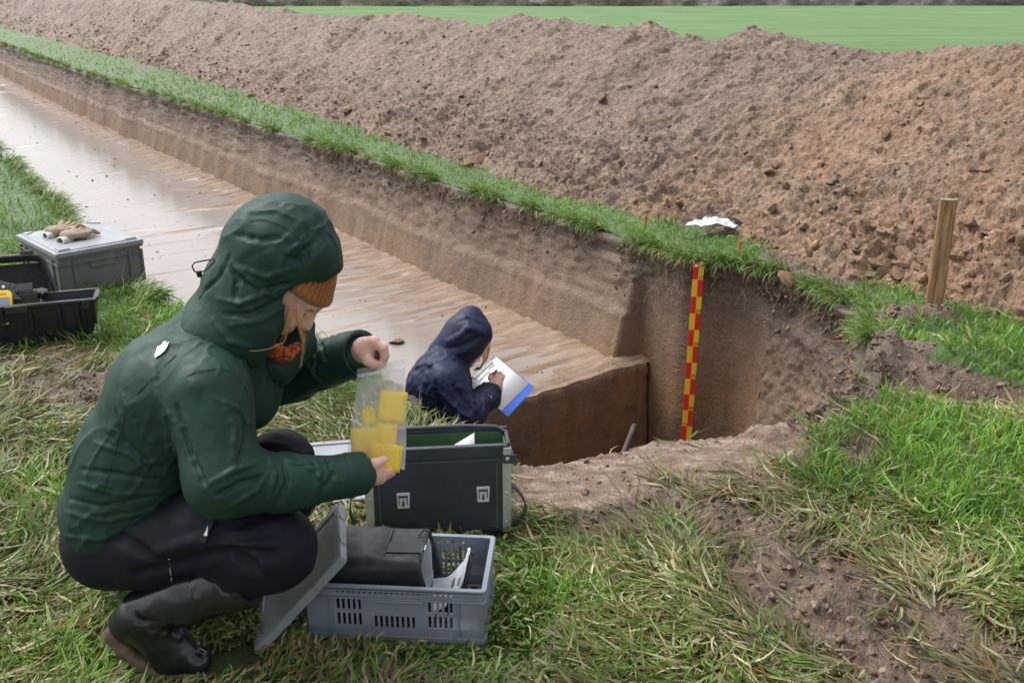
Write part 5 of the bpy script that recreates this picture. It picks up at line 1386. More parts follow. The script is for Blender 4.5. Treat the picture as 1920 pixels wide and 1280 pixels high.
for yo in (-.09, .09):
    Bt = Sdf((hipz[0] - .2, 3.6, ZP - .02), (hipz[0] + .3, 4.2, ZP + .34), .007); hj = hipz + np.array([0, yo, 0]); an_ = np.array([hj[0] - .02, hj[1], ZP + .09])
    Bt.cone(an_ + np.array([.02, 0, .16]), an_, .066, .050, .02); Bt.cone(an_ + np.array([-.02, 0, -.04]), an_ + np.array([.15, 0, -.045]), .044, .038, .03)
    sdf_part('boot', Bt, M_RUB, man, org, 1)
b_ = MB()
for i in range(40):
    d = rng.normal(0, 4)
    p = [A(896 + d, 640 + rng.normal(0, 2), 3.93), A(903 + d * .9, 646 + rng.normal(0, 2), 3.93), A(908 + d * .7, 650 + rng.normal(0, 4), 3.93)]; b_.tube(p, [.0012, .0010, .0004], 4)
b_.build('hair', simple('dark hair', (.02, .013, .010), .5), man, origin=org)
# small pale print on the cuff
for txt, dx_, dy_ in (('~', 0, 0), ('\u2248', 3, 2)):
    q_ = J2.hit(917, 742)
    if q_ is not None: surf_text(J2, txt, 916 + dx_, 742 + dy_, -.5, .018, M_WHITEP, j2, .006, 'cuff_logo')

# ================================================================== THINGS ROUND THE PIT
M_GREYP = simple('blue grey plastic', (.215, .245, .29), .42, .10, 12, .12, 260, dirt=(.20, .165, .12), dirts=7, dirtamt=.35)
M_GREYL = simple('weathered grey plastic', (.25, .265, .285), .38, .16, 10, .15, 120, dirt=(.19, .155, .115), dirts=9, dirtamt=.55)
M_GREYB = simple('dusty grey plastic', (.135, .14, .145), .45, .15, 9, .15, 160, dirt=(.25, .20, .15), dirts=6, dirtamt=.6)
M_BLACK = simple('black moulded plastic', (.017, .018, .021), .45, .2, 14, .3, 420, dirt=(.09, .075, .055), dirts=6, dirtamt=.3)
M_BFAB = cloth('black bag nylon', (.014, .015, .019), .55, wrb=.35)
M_LINE = simple('pale lining', (.55, .59, .62), .55, .06, 14, .2, 60)
M_LEATH = simple('black leatherette', (.040, .046, .058), .42, .2, 8, .25, 300, spec=.5, dirt=(.12, .13, .14), dirts=5, dirtamt=.30)
M_STEEL = simple('brushed steel', (.60, .59, .57), .42, .10, 30, .05, 200, metal=.45, dirt=(.28, .20, .13), dirts=12, dirtamt=.3)
M_GREENI = simple('green case lining', (.055, .125, .05), .7, .15, 20, .2, 200)
M_PAPER = simple('white paper', (.90, .90, .90), .7, .02, 8)
M_DARKM = simple('dark grey metal', (.05, .055, .062), .45, .15, 12)
M_REDP = simple('red plastic', (.60, .045, .025), .4, .1, 20)
GZ = lambda x, y: float(gz(np.array([x]), np.array([y]))[0])

# ---- slotted grey crate
cx, cy, crz = -.262, 2.062, -.075
crate = thing('slotted_crate', 'blue-grey slotted plastic crate with a black bag in it on the grass', 'crate', (cx, cy, .004), (0, 0, crz))
W_, D_, H_ = .412, .232, .142
holes = []
for i in range(22): u = .071 + i * .01255; holes.append((u, u + .0062, .1205, .1295))
for i in range(5):
    for u0 in (.071, .284):
        u = u0 + i * .01255; holes.append((u, u + .0064, .076, .104)); holes.append((u, u + .0064, .034, .066))
for i in range(8): u = .158 + i * .01255; holes.append((u, u + .0064, .030, .062))
def wallp(b, L_, hl, M): b.panel(L_, H_ - .006, .004, hl, M)
b_ = MB(); b_.panel(W_, H_ - .006, .004, holes, T4((-W_ / 2, -D_ / 2, 0))); b_.build('side_wall', M_GREYP, crate, .0006, 1)
b_ = MB(); b_.panel(W_, H_ - .006, .004, holes, T4((-W_ / 2, D_ / 2 - .004, 0))); b_.build('side_wall', M_GREYP, crate, .0006, 1)
sh_ = [(u, u + .0064, .034, .066) for u in np.arange(.04, .19, .0125)] + [(u, u + .0064, .076, .100) for u in np.arange(.04, .19, .0125)]
Rz = rotm(0, 0, math.pi / 2)
for sx in (-W_ / 2 + .004, W_ / 2):
    b_ = MB(); b_.panel(D_ - .0085, H_ - .006, .004, sh_, T4((sx, -D_ / 2 + .00425, 0), Rz)); b_.build('side_wall', M_GREYP, crate, .0006, 1)
b_ = MB()
for y_ in np.linspace(-D_ / 2 + .012, D_ / 2 - .012, 11): b_.span((-W_ / 2 + .006, y_ - .0035, .004), (W_ / 2 - .006, y_ + .0035, .008))
for x_ in np.linspace(-W_ / 2 + .012, W_ / 2 - .012, 18): b_.span((x_ - .003, -D_ / 2 + .006, .0015), (x_ + .003, D_ / 2 - .006, .0048))
b_.build('base', M_GREYP, crate)
b_ = MB(); o_, i_ = rrect(W_ + .014, D_ + .014, .012), rrect(W_ - .010, D_ - .010, .006)
n_ = len(o_); Vr = []
for z_ in (H_ - .0055, H_): Vr += [(*p, z_) for p in o_] + [(*p, z_) for p in i_]
Fr = []
for i in range(n_):
    j = (i + 1) % n_; a, b2 = i, j
    Fr += [[2 * n_ + a, 2 * n_ + b2, 3 * n_ + b2, 3 * n_ + a], [b2, a, n_ + a, n_ + b2], [a, b2, 2 * n_ + b2, 2 * n_ + a], [n_ + b2, n_ + a, 3 * n_ + a, 3 * n_ + b2]]
b_.add(Vr, Fr); b_.build('rim', M_GREYP, crate, .0008, 1)
for sy in (-1, 1):
    yb = sy * (D_ / 2 + .0035)
    b_ = MB(); b_.box((0, yb, .1105), (W_ + .006, .007, .0035)); b_.box((0, yb, .006), (W_ + .003, .007, .012)); b_.box((0, yb, .131), (W_ + .008, .006, .003)); b_.build('rib', M_GREYP, crate, .0006, 1)
    for x_ in (-W_ / 2 + .058, W_ / 2 - .058, -W_ / 2 + .004, W_ / 2 - .004):
        b_ = MB(); b_.box((x_, yb, .061), (.0026, .0066, .095)); b_.build('rib', M_GREYP, crate)
    b_ = MB(); b_.box((0, yb - sy * -.001, .106), (.135, .009, .0045)); b_.build('grip', M_GREYP, crate, .001, 1)
for sx in (-1, 1):
    b_ = MB(); b_.box((sx * (W_ / 2 + .0035), 0, .1105), (.007, D_ + .004, .0035)); b_.box((sx * (W_ / 2 + .0035), 0, .006), (.007, D_ + .002, .012)); b_.build('rib', M_GREYP, crate, .0006, 1)

# ---- black padded bag lying in the crate, its flap open to the right
R_ = rotm(0, -.03, crz)
bagc = np.array([-.300, 2.066, .104])
bag = thing('camera_bag', 'black padded bag lying open in the slotted crate', 'bag', tuple(bagc))
S_ = Sdf((-.46, 1.93, .0), (-.12, 2.22, .24), .0032)
S_.box(bagc, (.122, .086, .082), R_.T, .01, .022); S_.box(bagc + R_ @ np.array([-.06, 0, .004]), (.07, .088, .084), R_.T, .015, .03)
S_.box(bagc + R_ @ np.array([.085, 0, .0]), (.085, .074, .068), R_.T, .004, .026, 'c')
S_.half(bagc + R_ @ np.array([.112, 0, 0]), R_ @ np.array([1, 0, .22]), .003)
bb = sdf_part('bag_body', S_, M_BFAB, bag, bagc, 1, [(np.eye(3), (12, 12, 12), .003, 401), (rotm(.3, .2, .4), (40, 40, 40), .0008, 402)])
S_ = Sdf((-.46, 1.93, .0), (-.12, 2.22, .24), .003)
S_.box(bagc + R_ @ np.array([.03, 0, 0]), (.0805, .0765, .0705), R_.T, .004, .026); S_.box(bagc + R_ @ np.array([.045, 0, .0]), (.085, .071, .065), R_.T, .003, .024, 'c'); S_.half(bagc + R_ @ np.array([.106, 0, 0]), R_ @ np.array([1, 0, .22]), .002)
sdf_part('bag_lining', S_, M_LINE, bag, bagc, 1)
def bagpt(x_, y_, z_): return R_ @ np.array([x_, y_, z_])
b_ = MB(); b_.tube([bagpt(*p) for p in ((-.10, -.090, .020), (-.04, -.092, .024), (.03, -.092, .018), (.052, -.090, -.006), (.062, -.088, -.05))], .0032, 6); b_.build('piping', M_BFAB, bb)
b_ = MB(); b_.box(bagpt(-.03, -.088, -.022), (.15, .010, .075), R_); b_.build('front_pocket', M_BFAB, bag, .004, 3)
b_ = MB(); b_.box(bagpt(.052, -.020, .0835), (.085, .046, .004), R_); b_.build('webbing_loop', M_BFAB, bag, .0015, 2)
for x_ in (.008, .096): b_ = MB(); b_.tube([bagpt(x_, y_, z_) for y_, z_ in ((-.086, .02), (-.083, .06), (-.055, .0836), (.0, .0850), (.06, .0840))], .0028, 6); b_.build('seam', M_BFAB, bb)
b_ = MB(); b_.tube([bagpt(.082 + .010 * math.cos(t), -.092, -.045 + .017 * math.sin(t)) for t in np.linspace(0, 2 * math.pi, 15)[:-1]], .0026, 6, True); b_.build('ring', M_DARKM, bag)
b_ = MB(); b_.tube([bagpt(-.118 + .008 * math.cos(t), -.06, .035 + .014 * math.sin(t)) for t in np.linspace(0, 2 * math.pi, 15)[:-1]], .0022, 6, True); b_.build('ring', M_DARKM, bag)
b_ = MB(); b_.tube([bagpt(*p) for p in ((.075, .035, .083), (.088, .04, .096), (.10, .042, .092), (.104, .040, .078))], .0022, 6); b_.build('strap_end', M_BFAB, bag); b_ = MB(); b_.tube([bagpt(*p) for p in ((-.10, .02, .085), (-.115, .015, .092), (-.122, .01, .08))], .006, 6); b_.build('strap_end', M_BFAB, bag)
def text_at(txt, size, M, mat, parent, name='lettering'):
    cu = bpy.data.curves.new(name, 'FONT'); cu.body = txt; cu.size = size; cu.align_x = 'CENTER'; cu.align_y = 'CENTER'; cu.extrude = .0002
    o = text_obj(name, cu, mat); o.parent = parent; o.matrix_local = Matrix(np.asarray(M).tolist()); return o
for i in range(2):
    b_ = MB()
    for q in range(5): b_.box(bagpt(.100 - .0045 * i, -.030 + .0042 * q, .0860), (.0028, .0030, .0006), R_ @ rotm(0, 0, .2))
    b_.build('logo', M_WHITEP, bag)
# flap: a curved tongue, pale inside, black outside
uu, vv = np.linspace(0, 1, 26), np.linspace(-1, 1, 13); U_, V_ = np.meshgrid(uu, vv, indexing='ij')
fxp = np.interp(U_, [0, .2, .45, .75, 1], [.098, .122, .150, .186, .200]); fzp = np.interp(U_, [0, .2, .45, .75, 1], [-.068, -.070, -.052, -.002, .058])
for q in range(3): fxp[1:-1] = (fxp[:-2] + 2 * fxp[1:-1] + fxp[2:]) / 4; fzp[1:-1] = (fzp[:-2] + 2 * fzp[1:-1] + fzp[2:]) / 4
wv = .064 * np.sqrt(np.clip(1 - (np.clip(U_ - .45, 0, 1) / .56) ** 2.2, .02, 1))
fyp = V_ * wv - .004; fzp = fzp + .012 * (V_ ** 2) * (1 - U_ * .4) + .003 * fbm(U_ * 6, V_ * 3, octv=3, seed=410)
L0 = np.stack([fxp, fyp, fzp], -1).reshape(-1, 3) @ R_.T; Fq = grid_faces(26, 13)
fo = link('flap_lining', mesh_np('flap_lining', L0, Fq, True), M_LINE, bag); so = fo.modifiers.new('s', 'SOLIDIFY'); so.thickness = .003; so.offset = 1
fo2 = link('flap', mesh_np('flap', L0 + np.array([.004, 0, -.005]), Fq, True), M_BFAB, bag); so = fo2.modifiers.new('s', 'SOLIDIFY'); so.thickness = .008; so.offset = -1
edge = np.r_[L0.reshape(26, 13, 3)[:, 0], L0.reshape(26, 13, 3)[-1, 1:], L0.reshape(26, 13, 3)[::-1, -1][1:]]
b_ = MB(); b_.tube(edge + np.array([0, 0, .001]), .0038, 6); b_.build('flap_binding', simple('white binding', (.70, .72, .74), .5), fo)
for u_, v_, l_ in ((17, 5, .03), (13, 8, .03)):
    p = L0.reshape(26, 13, 3)[u_, v_]; b_ = MB(); b_.box(p + np.array([-.003, 0, .004]), (.010, .030, .0015), R_ @ rotm(0, -.9, 0)); b_.build('tab', simple('grey webbing', (.12, .13, .14), .7), fo)

# ---- loose crate lid leaning on the crate
def lid_parts(t, A_, B_, mat):
    """lid in local x (A_) and y (B_), top up"""
    b_ = MB(); b_.box((0, 0, .004), (A_ - .006, B_ - .006, .006)); pl = b_.build('panel', mat, t, .001, 1)
    for sy in (-1, 1): b_ = MB(); b_.box((0, sy * (B_ / 2 - .010), .0085), (A_ - .01, .018, .007)); b_.box((0, sy * (B_ / 2), .001), (A_, .005, .020)); b_.build('rim', mat, t, .0012, 1)
    for sx in (-1, 1): b_ = MB(); b_.box((sx * (A_ / 2 - .010), 0, .0082), (.018, B_ - .0405, .0065)); b_.box((sx * (A_ / 2), 0, .0012), (.005, B_ - .0055, .019)); b_.build('rim', mat, t, .0012, 1)
    for sx in (-.22, .22):
        b_ = MB(); b_.box((A_ * sx, -B_ / 2 - .003, .003), (.016, .005, .016)); b_.build('clip', mat, t, .001, 1)
        b_ = MB(); b_.box((A_ / 2 + .003, B_ * sx, .003), (.005, .016, .016)); b_.build('clip', mat, t, .001, 1)
    return pl
LP0, LP1 = onz(484, 1222, .022), np.array([-.372, 1.902, .245])
ax = LP1 - LP0; LA = np.linalg.norm(ax); ax /= LA
ay = np.array([-.045, .235, .0]); ay -= ax * (ay @ ax); LB = np.linalg.norm(ay); ay /= LB; az_ = np.cross(ax, ay)
lid = thing('crate_lid', 'scratched grey plastic lid leaning against the slotted crate beside the crouching knee', 'lid', tuple((LP0 + LP1) / 2 + ay * LB / 2))
lid.rotation_euler = Matrix(np.stack([ax, ay, az_], 1).tolist()).to_euler()
lid_parts(lid, LA, LB, M_GREYL)
lid2 = thing('crate_lid', 'flat grey plastic lid lying on the grass behind the far knee', 'lid', (-.49, 2.74, .03), (0, .02, .22))
lid_parts(lid2, .27, .40, M_GREYL)

# ---- black instrument case with green lining
crz2 = .10
case = thing('equipment_case', 'open black leatherette case with green lining and steel corner strips', 'case', (-.205, 2.455, .006), (0, 0, crz2))
W_, D_, H_ = .392, .095, .262
t_ = .009
b_ = MB(); b_.box((0, -D_ / 2 + t_ / 2, H_ / 2), (W_, t_, H_)); fw = b_.build('front_panel', M_LEATH, case, .002, 2)
b_ = MB(); b_.box((0, D_ / 2 - t_ / 2, H_ / 2 + .008), (W_, t_, H_ + .016)); b_.build('back_panel', M_LEATH, case, .002, 2)
for sx in (-1, 1): b_ = MB(); b_.box((sx * (W_ / 2 - t_ / 2), 0, H_ / 2), (t_ - .001, D_ - 2 * t_ - .001, H_ - .002)); b_.build('side_panel', M_LEATH, case, .002, 2)
b_ = MB(); b_.box((0, 0, .005), (W_ - .004, D_ - .004, .010)); b_.build('base', M_LEATH, case, .002, 2)
b_ = MB(); b_.box((0, D_ / 2 - t_ - .0025, H_ / 2 + .006), (W_ - 2 * t_ - .004, .003, H_ - .004)); b_.box((0, -D_ / 2 + t_ + .0025, H_ / 2), (W_ - 2 * t_ - .004, .003, H_ - .012))
for sx in (-1, 1): b_.box((sx * (W_ / 2 - t_ - .0025), 0, H_ / 2), (.003, D_ - 2 * t_ - .012, H_ - .010))
b_.build('lining', M_GREENI, case)
b_ = MB(); b_.tube([(-W_ / 2 + .002, D_ / 2 - .004, H_ + .017), (-W_ * .2, D_ / 2 - .004, H_ + .021), (W_ * .2, D_ / 2 - .004, H_ + .022), (W_ / 2 - .03, D_ / 2 - .004, H_ + .016), (W_ / 2 - .004, D_ / 2 - .02, H_ + .006), (W_ / 2 - .004, 0, H_ + .002), (W_ / 2 - .004, -D_ / 2 + .004, H_ + .001)], .0062, 8); b_.build('edge_binding', M_LEATH, case)
b_ = MB(); b_.box((0, -D_ / 2 + t_ / 2, H_ - .014), (W_ - .034, t_ + .007, .036)); b_.build('front_band', M_LEATH, case, .003, 2)
for sx in (-1, 1):
    xs = sx * (W_ / 2 - .010)
    b_ = MB(); b_.box((xs, -D_ / 2 - .0015, H_ / 2 - .003), (.021, .003, H_ - .004)); b_.box((sx * (W_ / 2 + .0015), -D_ / 2 + .0095, H_ / 2 - .003), (.003, .0245, H_ - .004)); st_ = b_.build('corner_strip', M_STEEL, case, .001, 2)
    b_ = MB(); b_.box((sx * (W_ / 2 + .0015), D_ / 2 - .011, H_ / 2 - .003), (.003, .022, H_ - .004)); b_.build('corner_strip', M_STEEL, case, .001, 2)
    for z_ in (.03, .12, .225):
        b_ = MB(); b_.lathe([(.0045, 0), (.0040, .0018), (.0018, .0028)], (xs, -D_ / 2 - .003, z_), (0, -1, 0), 12); b_.build('rivet', M_STEEL, st_)
        b_ = MB(); b_.lathe([(.0045, 0), (.0040, .0018), (.0018, .0028)], (sx * (W_ / 2 + .003), .0 + .03, z_), (sx, 0, 0), 12); b_.build('rivet', M_STEEL, case)
M_LATCH = simple('white enamelled latch', (.70, .70, .68), .35, .06, 30)
for u_, z_ in ((.100 - W_ / 2, .112), (.318 - W_ / 2, .120)):
    b_ = MB(); b_.prism([(-.018, .023), (-.016, -.024), (.016, -.024), (.018, .023)], 0, .003, T4((u_, -D_ / 2 - .0002, z_), np.array([[1, 0, 0], [0, 0, -1], [0, 1, 0]], float))); la_ = b_.build('latch', M_LATCH, case, .001, 2)
    b_ = MB(); b_.box((u_, -D_ / 2 - .0045, z_ + .013), (.026, .003, .005)); b_.box((u_ - .011, -D_ / 2 - .0042, z_ - .002), (.0018, .002, .020)); b_.box((u_ + .011, -D_ / 2 - .0042, z_ - .002), (.0018, .002, .020)); b_.cyl((u_ - .003, -D_ / 2 - .0045, z_ + .013), (u_ + .008, -D_ / 2 - .006, z_ + .013), .003, n=8)
    b_.prism([(-.004, -.016), (.004, -.016), (.0012, .002), (-.0012, .002)], 0, .0012, T4((u_, -D_ / 2 - .0033, z_), np.array([[1, 0, 0], [0, 0, -1], [0, 1, 0]], float))); b_.build('catch', M_DARKM, la_)
M_STITCH = simple('pale stitching', (.30, .29, .26), .8)
b_ = MB()
for x_ in np.arange(-W_ / 2 + .03, W_ / 2 - .03, .0075): b_.box((x_, -D_ / 2 - .0005, H_ - .040), (.0045, .0012, .0010))
for z_ in np.arange(.012, H_ - .05, .0075):
    for xs in (-W_ / 2 + .036, W_ / 2 - .036): b_.box((xs, -D_ / 2 - .0005, z_), (.0010, .0012, .0045))
b_.build('stitching', M_STITCH, fw)
b_ = MB(); b_.box((W_ / 2 - .002, -D_ / 2 - .004, H_ - .038), (.036, .005, .026)); b_.box((W_ / 2 + .0065, -D_ / 2 + .014, H_ - .038), (.006, .04, .026)); tb = b_.build('corner_tab', M_LEATH, case, .002, 2)
b_ = MB(); b_.lathe([(.006, 0), (.0055, .002), (.002, .0035)], (W_ / 2 - .008, -D_ / 2 - .0065, H_ - .036), (0, -1, 0), 12); b_.build('stud', M_STEEL, tb)
def strap(pts, w_, name, parent, mat):
    P = np.array(pts, float); q = np.array([np.interp(np.linspace(0, 1, 24), np.linspace(0, 1, len(P)), P[:, d]) for d in range(3)]).T
    for _ in range(4): q[1:-1] = (q[:-2] + 2 * q[1:-1] + q[2:]) / 4
    T_ = np.gradient(q, axis=0); sd = np.cross(T_, [0, 1.0, 0]); sd = np.tile([0, 1.0, 0], (24, 1)); nn = np.cross(T_, sd); nn /= np.linalg.norm(nn, axis=1)[:, None]
    V = np.concatenate([q + sd * a * w_ / 2 + nn * c * .002 for a, c in ((-1, -1), (1, -1), (1, 1), (-1, 1))])
    F_ = []
    for i in range(23):
        for a in range(4): b2 = (a + 1) % 4; F_.append([a * 24 + i, b2 * 24 + i, b2 * 24 + i + 1, a * 24 + i + 1])
    F_ += [[0, 24, 48, 72], [23, 95, 71, 47]]
    return link(name, mesh_np(name, V, F_, True), mat, parent)
strap([(W_ / 2 + .004, -.01, .125), (W_ / 2 + .022, -.01, .112), (W_ / 2 + .045, -.012, .075), (W_ / 2 + .048, -.014, .045), (W_ / 2 + .028, -.014, .014), (W_ / 2 + .004, -.014, .006)], .026, 'carry_strap', case, M_LEATH)
strap([(-W_ / 2 - .004, .0, .20), (-W_ / 2 - .028, .0, .17), (-W_ / 2 - .044, .0, .10), (-W_ / 2 - .050, .0, .05), (-W_ / 2 - .03, .0, .02)], .03, 'carry_strap', case, M_LEATH)
# sheets of paper standing in the case
for nm, px_, rz_, ry_, w2, l_ in (('a', .055, .15, .35, .060, 'white paper sheet with a pointed corner standing in the black case'), ('b', .010, -.1, -.25, .070, 'white paper sheet lying low in the black case')):
    p = np.array([px_ + .02, .018, H_ - (.045 if nm == 'a' else .062)]); p = rotm(0, 0, crz2) @ p + np.array(case.location)
    b_ = MB(); b_.prism([(-w2 / 2, -.05), (w2 / 2, -.05), (w2 / 2, .034 if nm == 'b' else .052), (-w2 / 2, .028 if nm == 'b' else .02)], 0, .0012, T4((0, 0, 0), rotm(math.pi / 2 - .25, 0, rz_)))
    o = b_.build('paper_sheet', M_PAPER, sm=False); o.location = p; tag(o, l_, 'paper', 'papers in the black case')

# ---- grey stacking box with lid on the verge
bxa = math.radians(43.5)
box_ = thing('stacking_box', 'dusty grey stacking box with closed lid on the verge of the trench', 'box', (-2.20, 4.935, .0), (0, 0, bxa))
W_, D_, H_ = .425, .53, .195
b_ = MB(); b_.box((0, 0, H_ / 2), (W_ - .02, D_ - .02, H_)); bd = b_.build('body', M_GREYB, box_, .006, 2)
b_ = MB(); b_.box((0, 0, H_ - .006), (W_, D_, .010)); b_.box((0, 0, H_ - .040), (W_ - .001, D_ - .001, .005)); b_.build('rib', M_GREYB, box_, .001, 1)
for sx in (-1, 1):
    for x_ in (-W_ / 2 + .012, -W_ / 2 + .075, W_ / 2 - .075, W_ / 2 - .012): b_ = MB(); b_.box((x_, sx * (D_ / 2 - .005), H_ / 2 - .01), (.006, .009, H_ - .03)); b_.build('rib', M_GREYB, box_)
    for y_ in (-D_ / 2 + .012, -D_ / 2 + .085, D_ / 2 - .085, D_ / 2 - .012): b_ = MB(); b_.box((sx * (W_ / 2 - .005), y_, H_ / 2 - .01), (.009, .006, H_ - .03)); b_.build('rib', M_GREYB, box_)
    b_ = MB(); b_.box((.01, sx * (D_ / 2 - .004), H_ - .068), (.135, .012, .007)); b_.box((-.057, sx * (D_ / 2 - .006), H_ - .055), (.003, .008, .024)); b_.box((.077, sx * (D_ / 2 - .006), H_ - .055), (.003, .008, .024)); b_.build('grip', M_GREYB, box_, .001, 1)
    b_ = MB(); b_.box((sx * (W_ / 2 - .004), .0, H_ - .068), (.012, .12, .007)); b_.build('grip', M_GREYB, box_, .001, 1)
b_ = MB(); b_.box((0, 0, H_ + .012), (W_ + .010, D_ + .010, .024)); b_.box((0, 0, H_ + .026), (W_ - .03, D_ - .03, .008), taper=.985); ld = b_.build('lid', M_GREYL, box_, .004, 2)
for sx in (-1, 1):
    for sy in (-1, 1): b_ = MB(); b_.prism([(0, 0), (.055, 0), (0, .055)] if sx * sy > 0 else [(0, 0), (0, .055), (-.055, 0)] if sy > 0 else [(0, 0), (0, -.055), (.055, 0)], 0, .006, T4((sx * -(W_ / 2 - .022) if sx * sy > 0 else sx * -(W_ / 2 - .022), sy * -(D_ / 2 - .022), H_ + .0285), np.diag([sx if sx * sy > 0 else 1, sx if sx * sy > 0 else 1, 1.0]))); b_.build('corner_stop', M_GREYL, ld)
# ---- pair of work gloves on it
M_GLOVE = cloth('muddy leather glove', (.30, .225, .16), .85, wrb=.5); M_CUFFG = simple('pale glove cuff', (.40, .40, .37), .8, .15, 40, .3, 200)
zt_ = H_ + .030
def glove(lbl, pts, spread, curl, up):
    """pts: cuff mouth, wrist, knuckles in photograph pixels at the lid's height"""
    c0, c1, c2 = [onz(*p, zt_ + .024) for p in pts]
    t = thing('work_glove', lbl, 'glove', tuple(np.r_[c1[:2], zt_]), group='work gloves on the grey box')
    og = np.r_[c1[:2], zt_]; d = c2 - c1; d[2] = 0; d /= np.linalg.norm(d); sd = np.array([-d[1], d[0], 0])
    S_ = Sdf(np.minimum(np.minimum(c0, c1), c2) - .17, np.maximum(np.maximum(c0, c1), c2) + .19, .0042)
    S_.cone(c1 - sd * .014, c2 - sd * .020, .026, .017, .015); S_.cone(c1 + sd * .014, c2 + sd * .020, .026, .017, .015)
    for i in range(4):
        o_ = sd * (-.040 + .0265 * i); ln = (.075, .095, .090, .070)[i]
        q0 = c2 + o_; q1 = q0 + (d + sd * spread * (i - 1.5)) * ln * .5 + np.array([0, 0, up]); q2 = q1 + (d * (1 - curl) + sd * spread * (i - 1.5)) * ln * .5 - np.array([0, 0, .012 + up])
        S_.chain([q0, q1, q2], [.0125, .0115, .0098], .004)
    S_.chain([c1 - sd * .03, c1 - sd * .060 + d * .045, c1 - sd * .062 + d * .085], [.018, .016, .013], .012)
    sdf_part('hand', S_, M_GLOVE, t, og, 1, [(np.eye(3), (30, 30, 30), .003, 421)])
    K_ = Sdf(np.minimum(c0, c1) - .08, np.maximum(c0, c1) + .08, .0036); dn = np.array([0, 0, .018]); K_.cone(c0 - sd * .016 - dn, c1 - sd * .010 - dn, .020, .022, .012); K_.cone(c0 + sd * .016 - dn, c1 + sd * .010 - dn, .020, .022, .012); K_.cone(c0 - (c1 - c0) * .4 - dn, c1 - (c1 - c0) * .2 - dn, .017, .014, .004, 'c'); K_.cone(c0 - (c1 - c0) * .4 + sd * .014 - dn, c1 - (c1 - c0) * .2 + sd * .01 - dn, .015, .012, .004, 'c'); K_.half(c0, c0 - c1 + sd * .02, .002)
    sdf_part('glove_cuff', K_, M_CUFFG, t, og, 1)
glove('muddy work glove with open pale cuff lying behind the other on the grey box', [(84, 438), (98, 434), (122, 428)], .38, .05, .014)
glove('muddy work glove with twisted cuff lying in front on the grey box', [(112, 447), (126, 442), (146, 436)], .28, .25, .006)
V, F_ = PROT2[3]; p = onz(133, 451, zt_); o = link('soil_lump', mesh_np('soil_lump', V * .011, F_, True, {'orange': np.full(len(V), .8)}), M_HEAP, None, tuple(p + np.array([0, 0, .008]))); tag(o, 'small brown lump of soil beside the gloves on the grey box', 'soil lump')

# ---- open black hard case at the left edge
hca = .306
fl_ = onz(178, 562, .185); 
hard = thing('hard_case', 'open black ribbed hard case with instruments at the edge of the grass', 'case', (float(fl_[0]), float(fl_[1]), 0.0), (0, 0, hca))
# local: x to the left is negative, y away; right front upper corner at (0, 0, .185)
W_, D_, H_ = .62, .15, .185
def tub(b, W_, D_, H_, t, fl):
    o_ = [(-W_, 0), (0, 0), (0, D_), (-W_, D_)]
    b.prism([(-W_ + fl, fl), (-fl, fl), (-fl, D_ - fl), (-W_ + fl, D_ - fl)], .005, .013)
    for (x0, y0), (x1, y1), (nx_, ny_) in (((-W_, 0), (0, 0), (0, -1)), ((0, 0), (0, D_), (1, 0)), ((0, D_), (-W_, D_), (0, 1)), ((-W_, D_), (-W_, 0), (-1, 0))):
        c_ = np.array([-W_ / 2, D_ / 2])
        def inn(x, y, f): return x + (c_[0] - x) / abs(c_[0] - x) * f, y + (c_[1] - y) / abs(c_[1] - y) * f
        a0, a1 = inn(x0, y0, fl), inn(x1, y1, fl); i0, i1 = inn(x0, y0, t), inn(x1, y1, t); j0, j1 = inn(x0, y0, fl + t), inn(x1, y1, fl + t)
        zk = H_ * .42
        V = [(*a0, .005), (*a1, .005), (*inn(x1, y1, .012), zk), (*inn(x0, y0, .012), zk), (x0, y0, H_), (x1, y1, H_), (*j0, .012), (*j1, .012), (*i0, H_), (*i1, H_)]
        b.add(V, [[0, 1, 2, 3], [3, 2, 5, 4], [4, 5, 9, 8], [8, 9, 7, 6]])
b_ = MB(); tub(b_, W_, D_, H_, .010, .040); b_.build('tub', M_BLACK, hard)
for c_, z_ in (((-W_ / 2, -.002, H_ + .001), (W_ + .014, .022, .014)), ((.004, D_ / 2, H_ + .0012), (.020, D_ - .028, .0135)), ((-W_ / 2, D_, H_ + .001), (W_ + .014, .020, .014))): b_ = MB(); b_.box(c_, z_); b_.build('rim', M_BLACK, hard, .003, 2)
for x_ in (-.006, -.052, -.072, -.142, -.252, -.36): b_ = MB(); b_.prism([(-.002, 0), (.012, .07), (.012, H_ - .075), (.002, H_ - .075)][::-1] if False else [(.010, .078), (-.004, .170), (-.013, .176), (-.013, .170), (-.002, .078)][::-1], -.003, .003, T4((x_, 0, 0), np.array([[0, 0, 1], [1, 0, 0], [0, 1, 0]], float))); b_.build('rib', M_BLACK, hard)
b_ = MB(); b_.box((-.035, -.010, H_ - .012), (.030, .012, .040)); b_.build('latch', M_BLACK, hard, .002, 2)
b_ = MB(); b_.box((-.30, -.012, H_ - .010), (.085, .012, .030)); b_.build('latch', M_BLACK, hard, .002, 2)
b_ = MB(); b_.box((-.20, .0300, .045), (.05, .002, .002), rotm(.6, 0, 0)); b_.build('scratch_mark', simple('grey scuff', (.16, .15, .14), .8), hard)
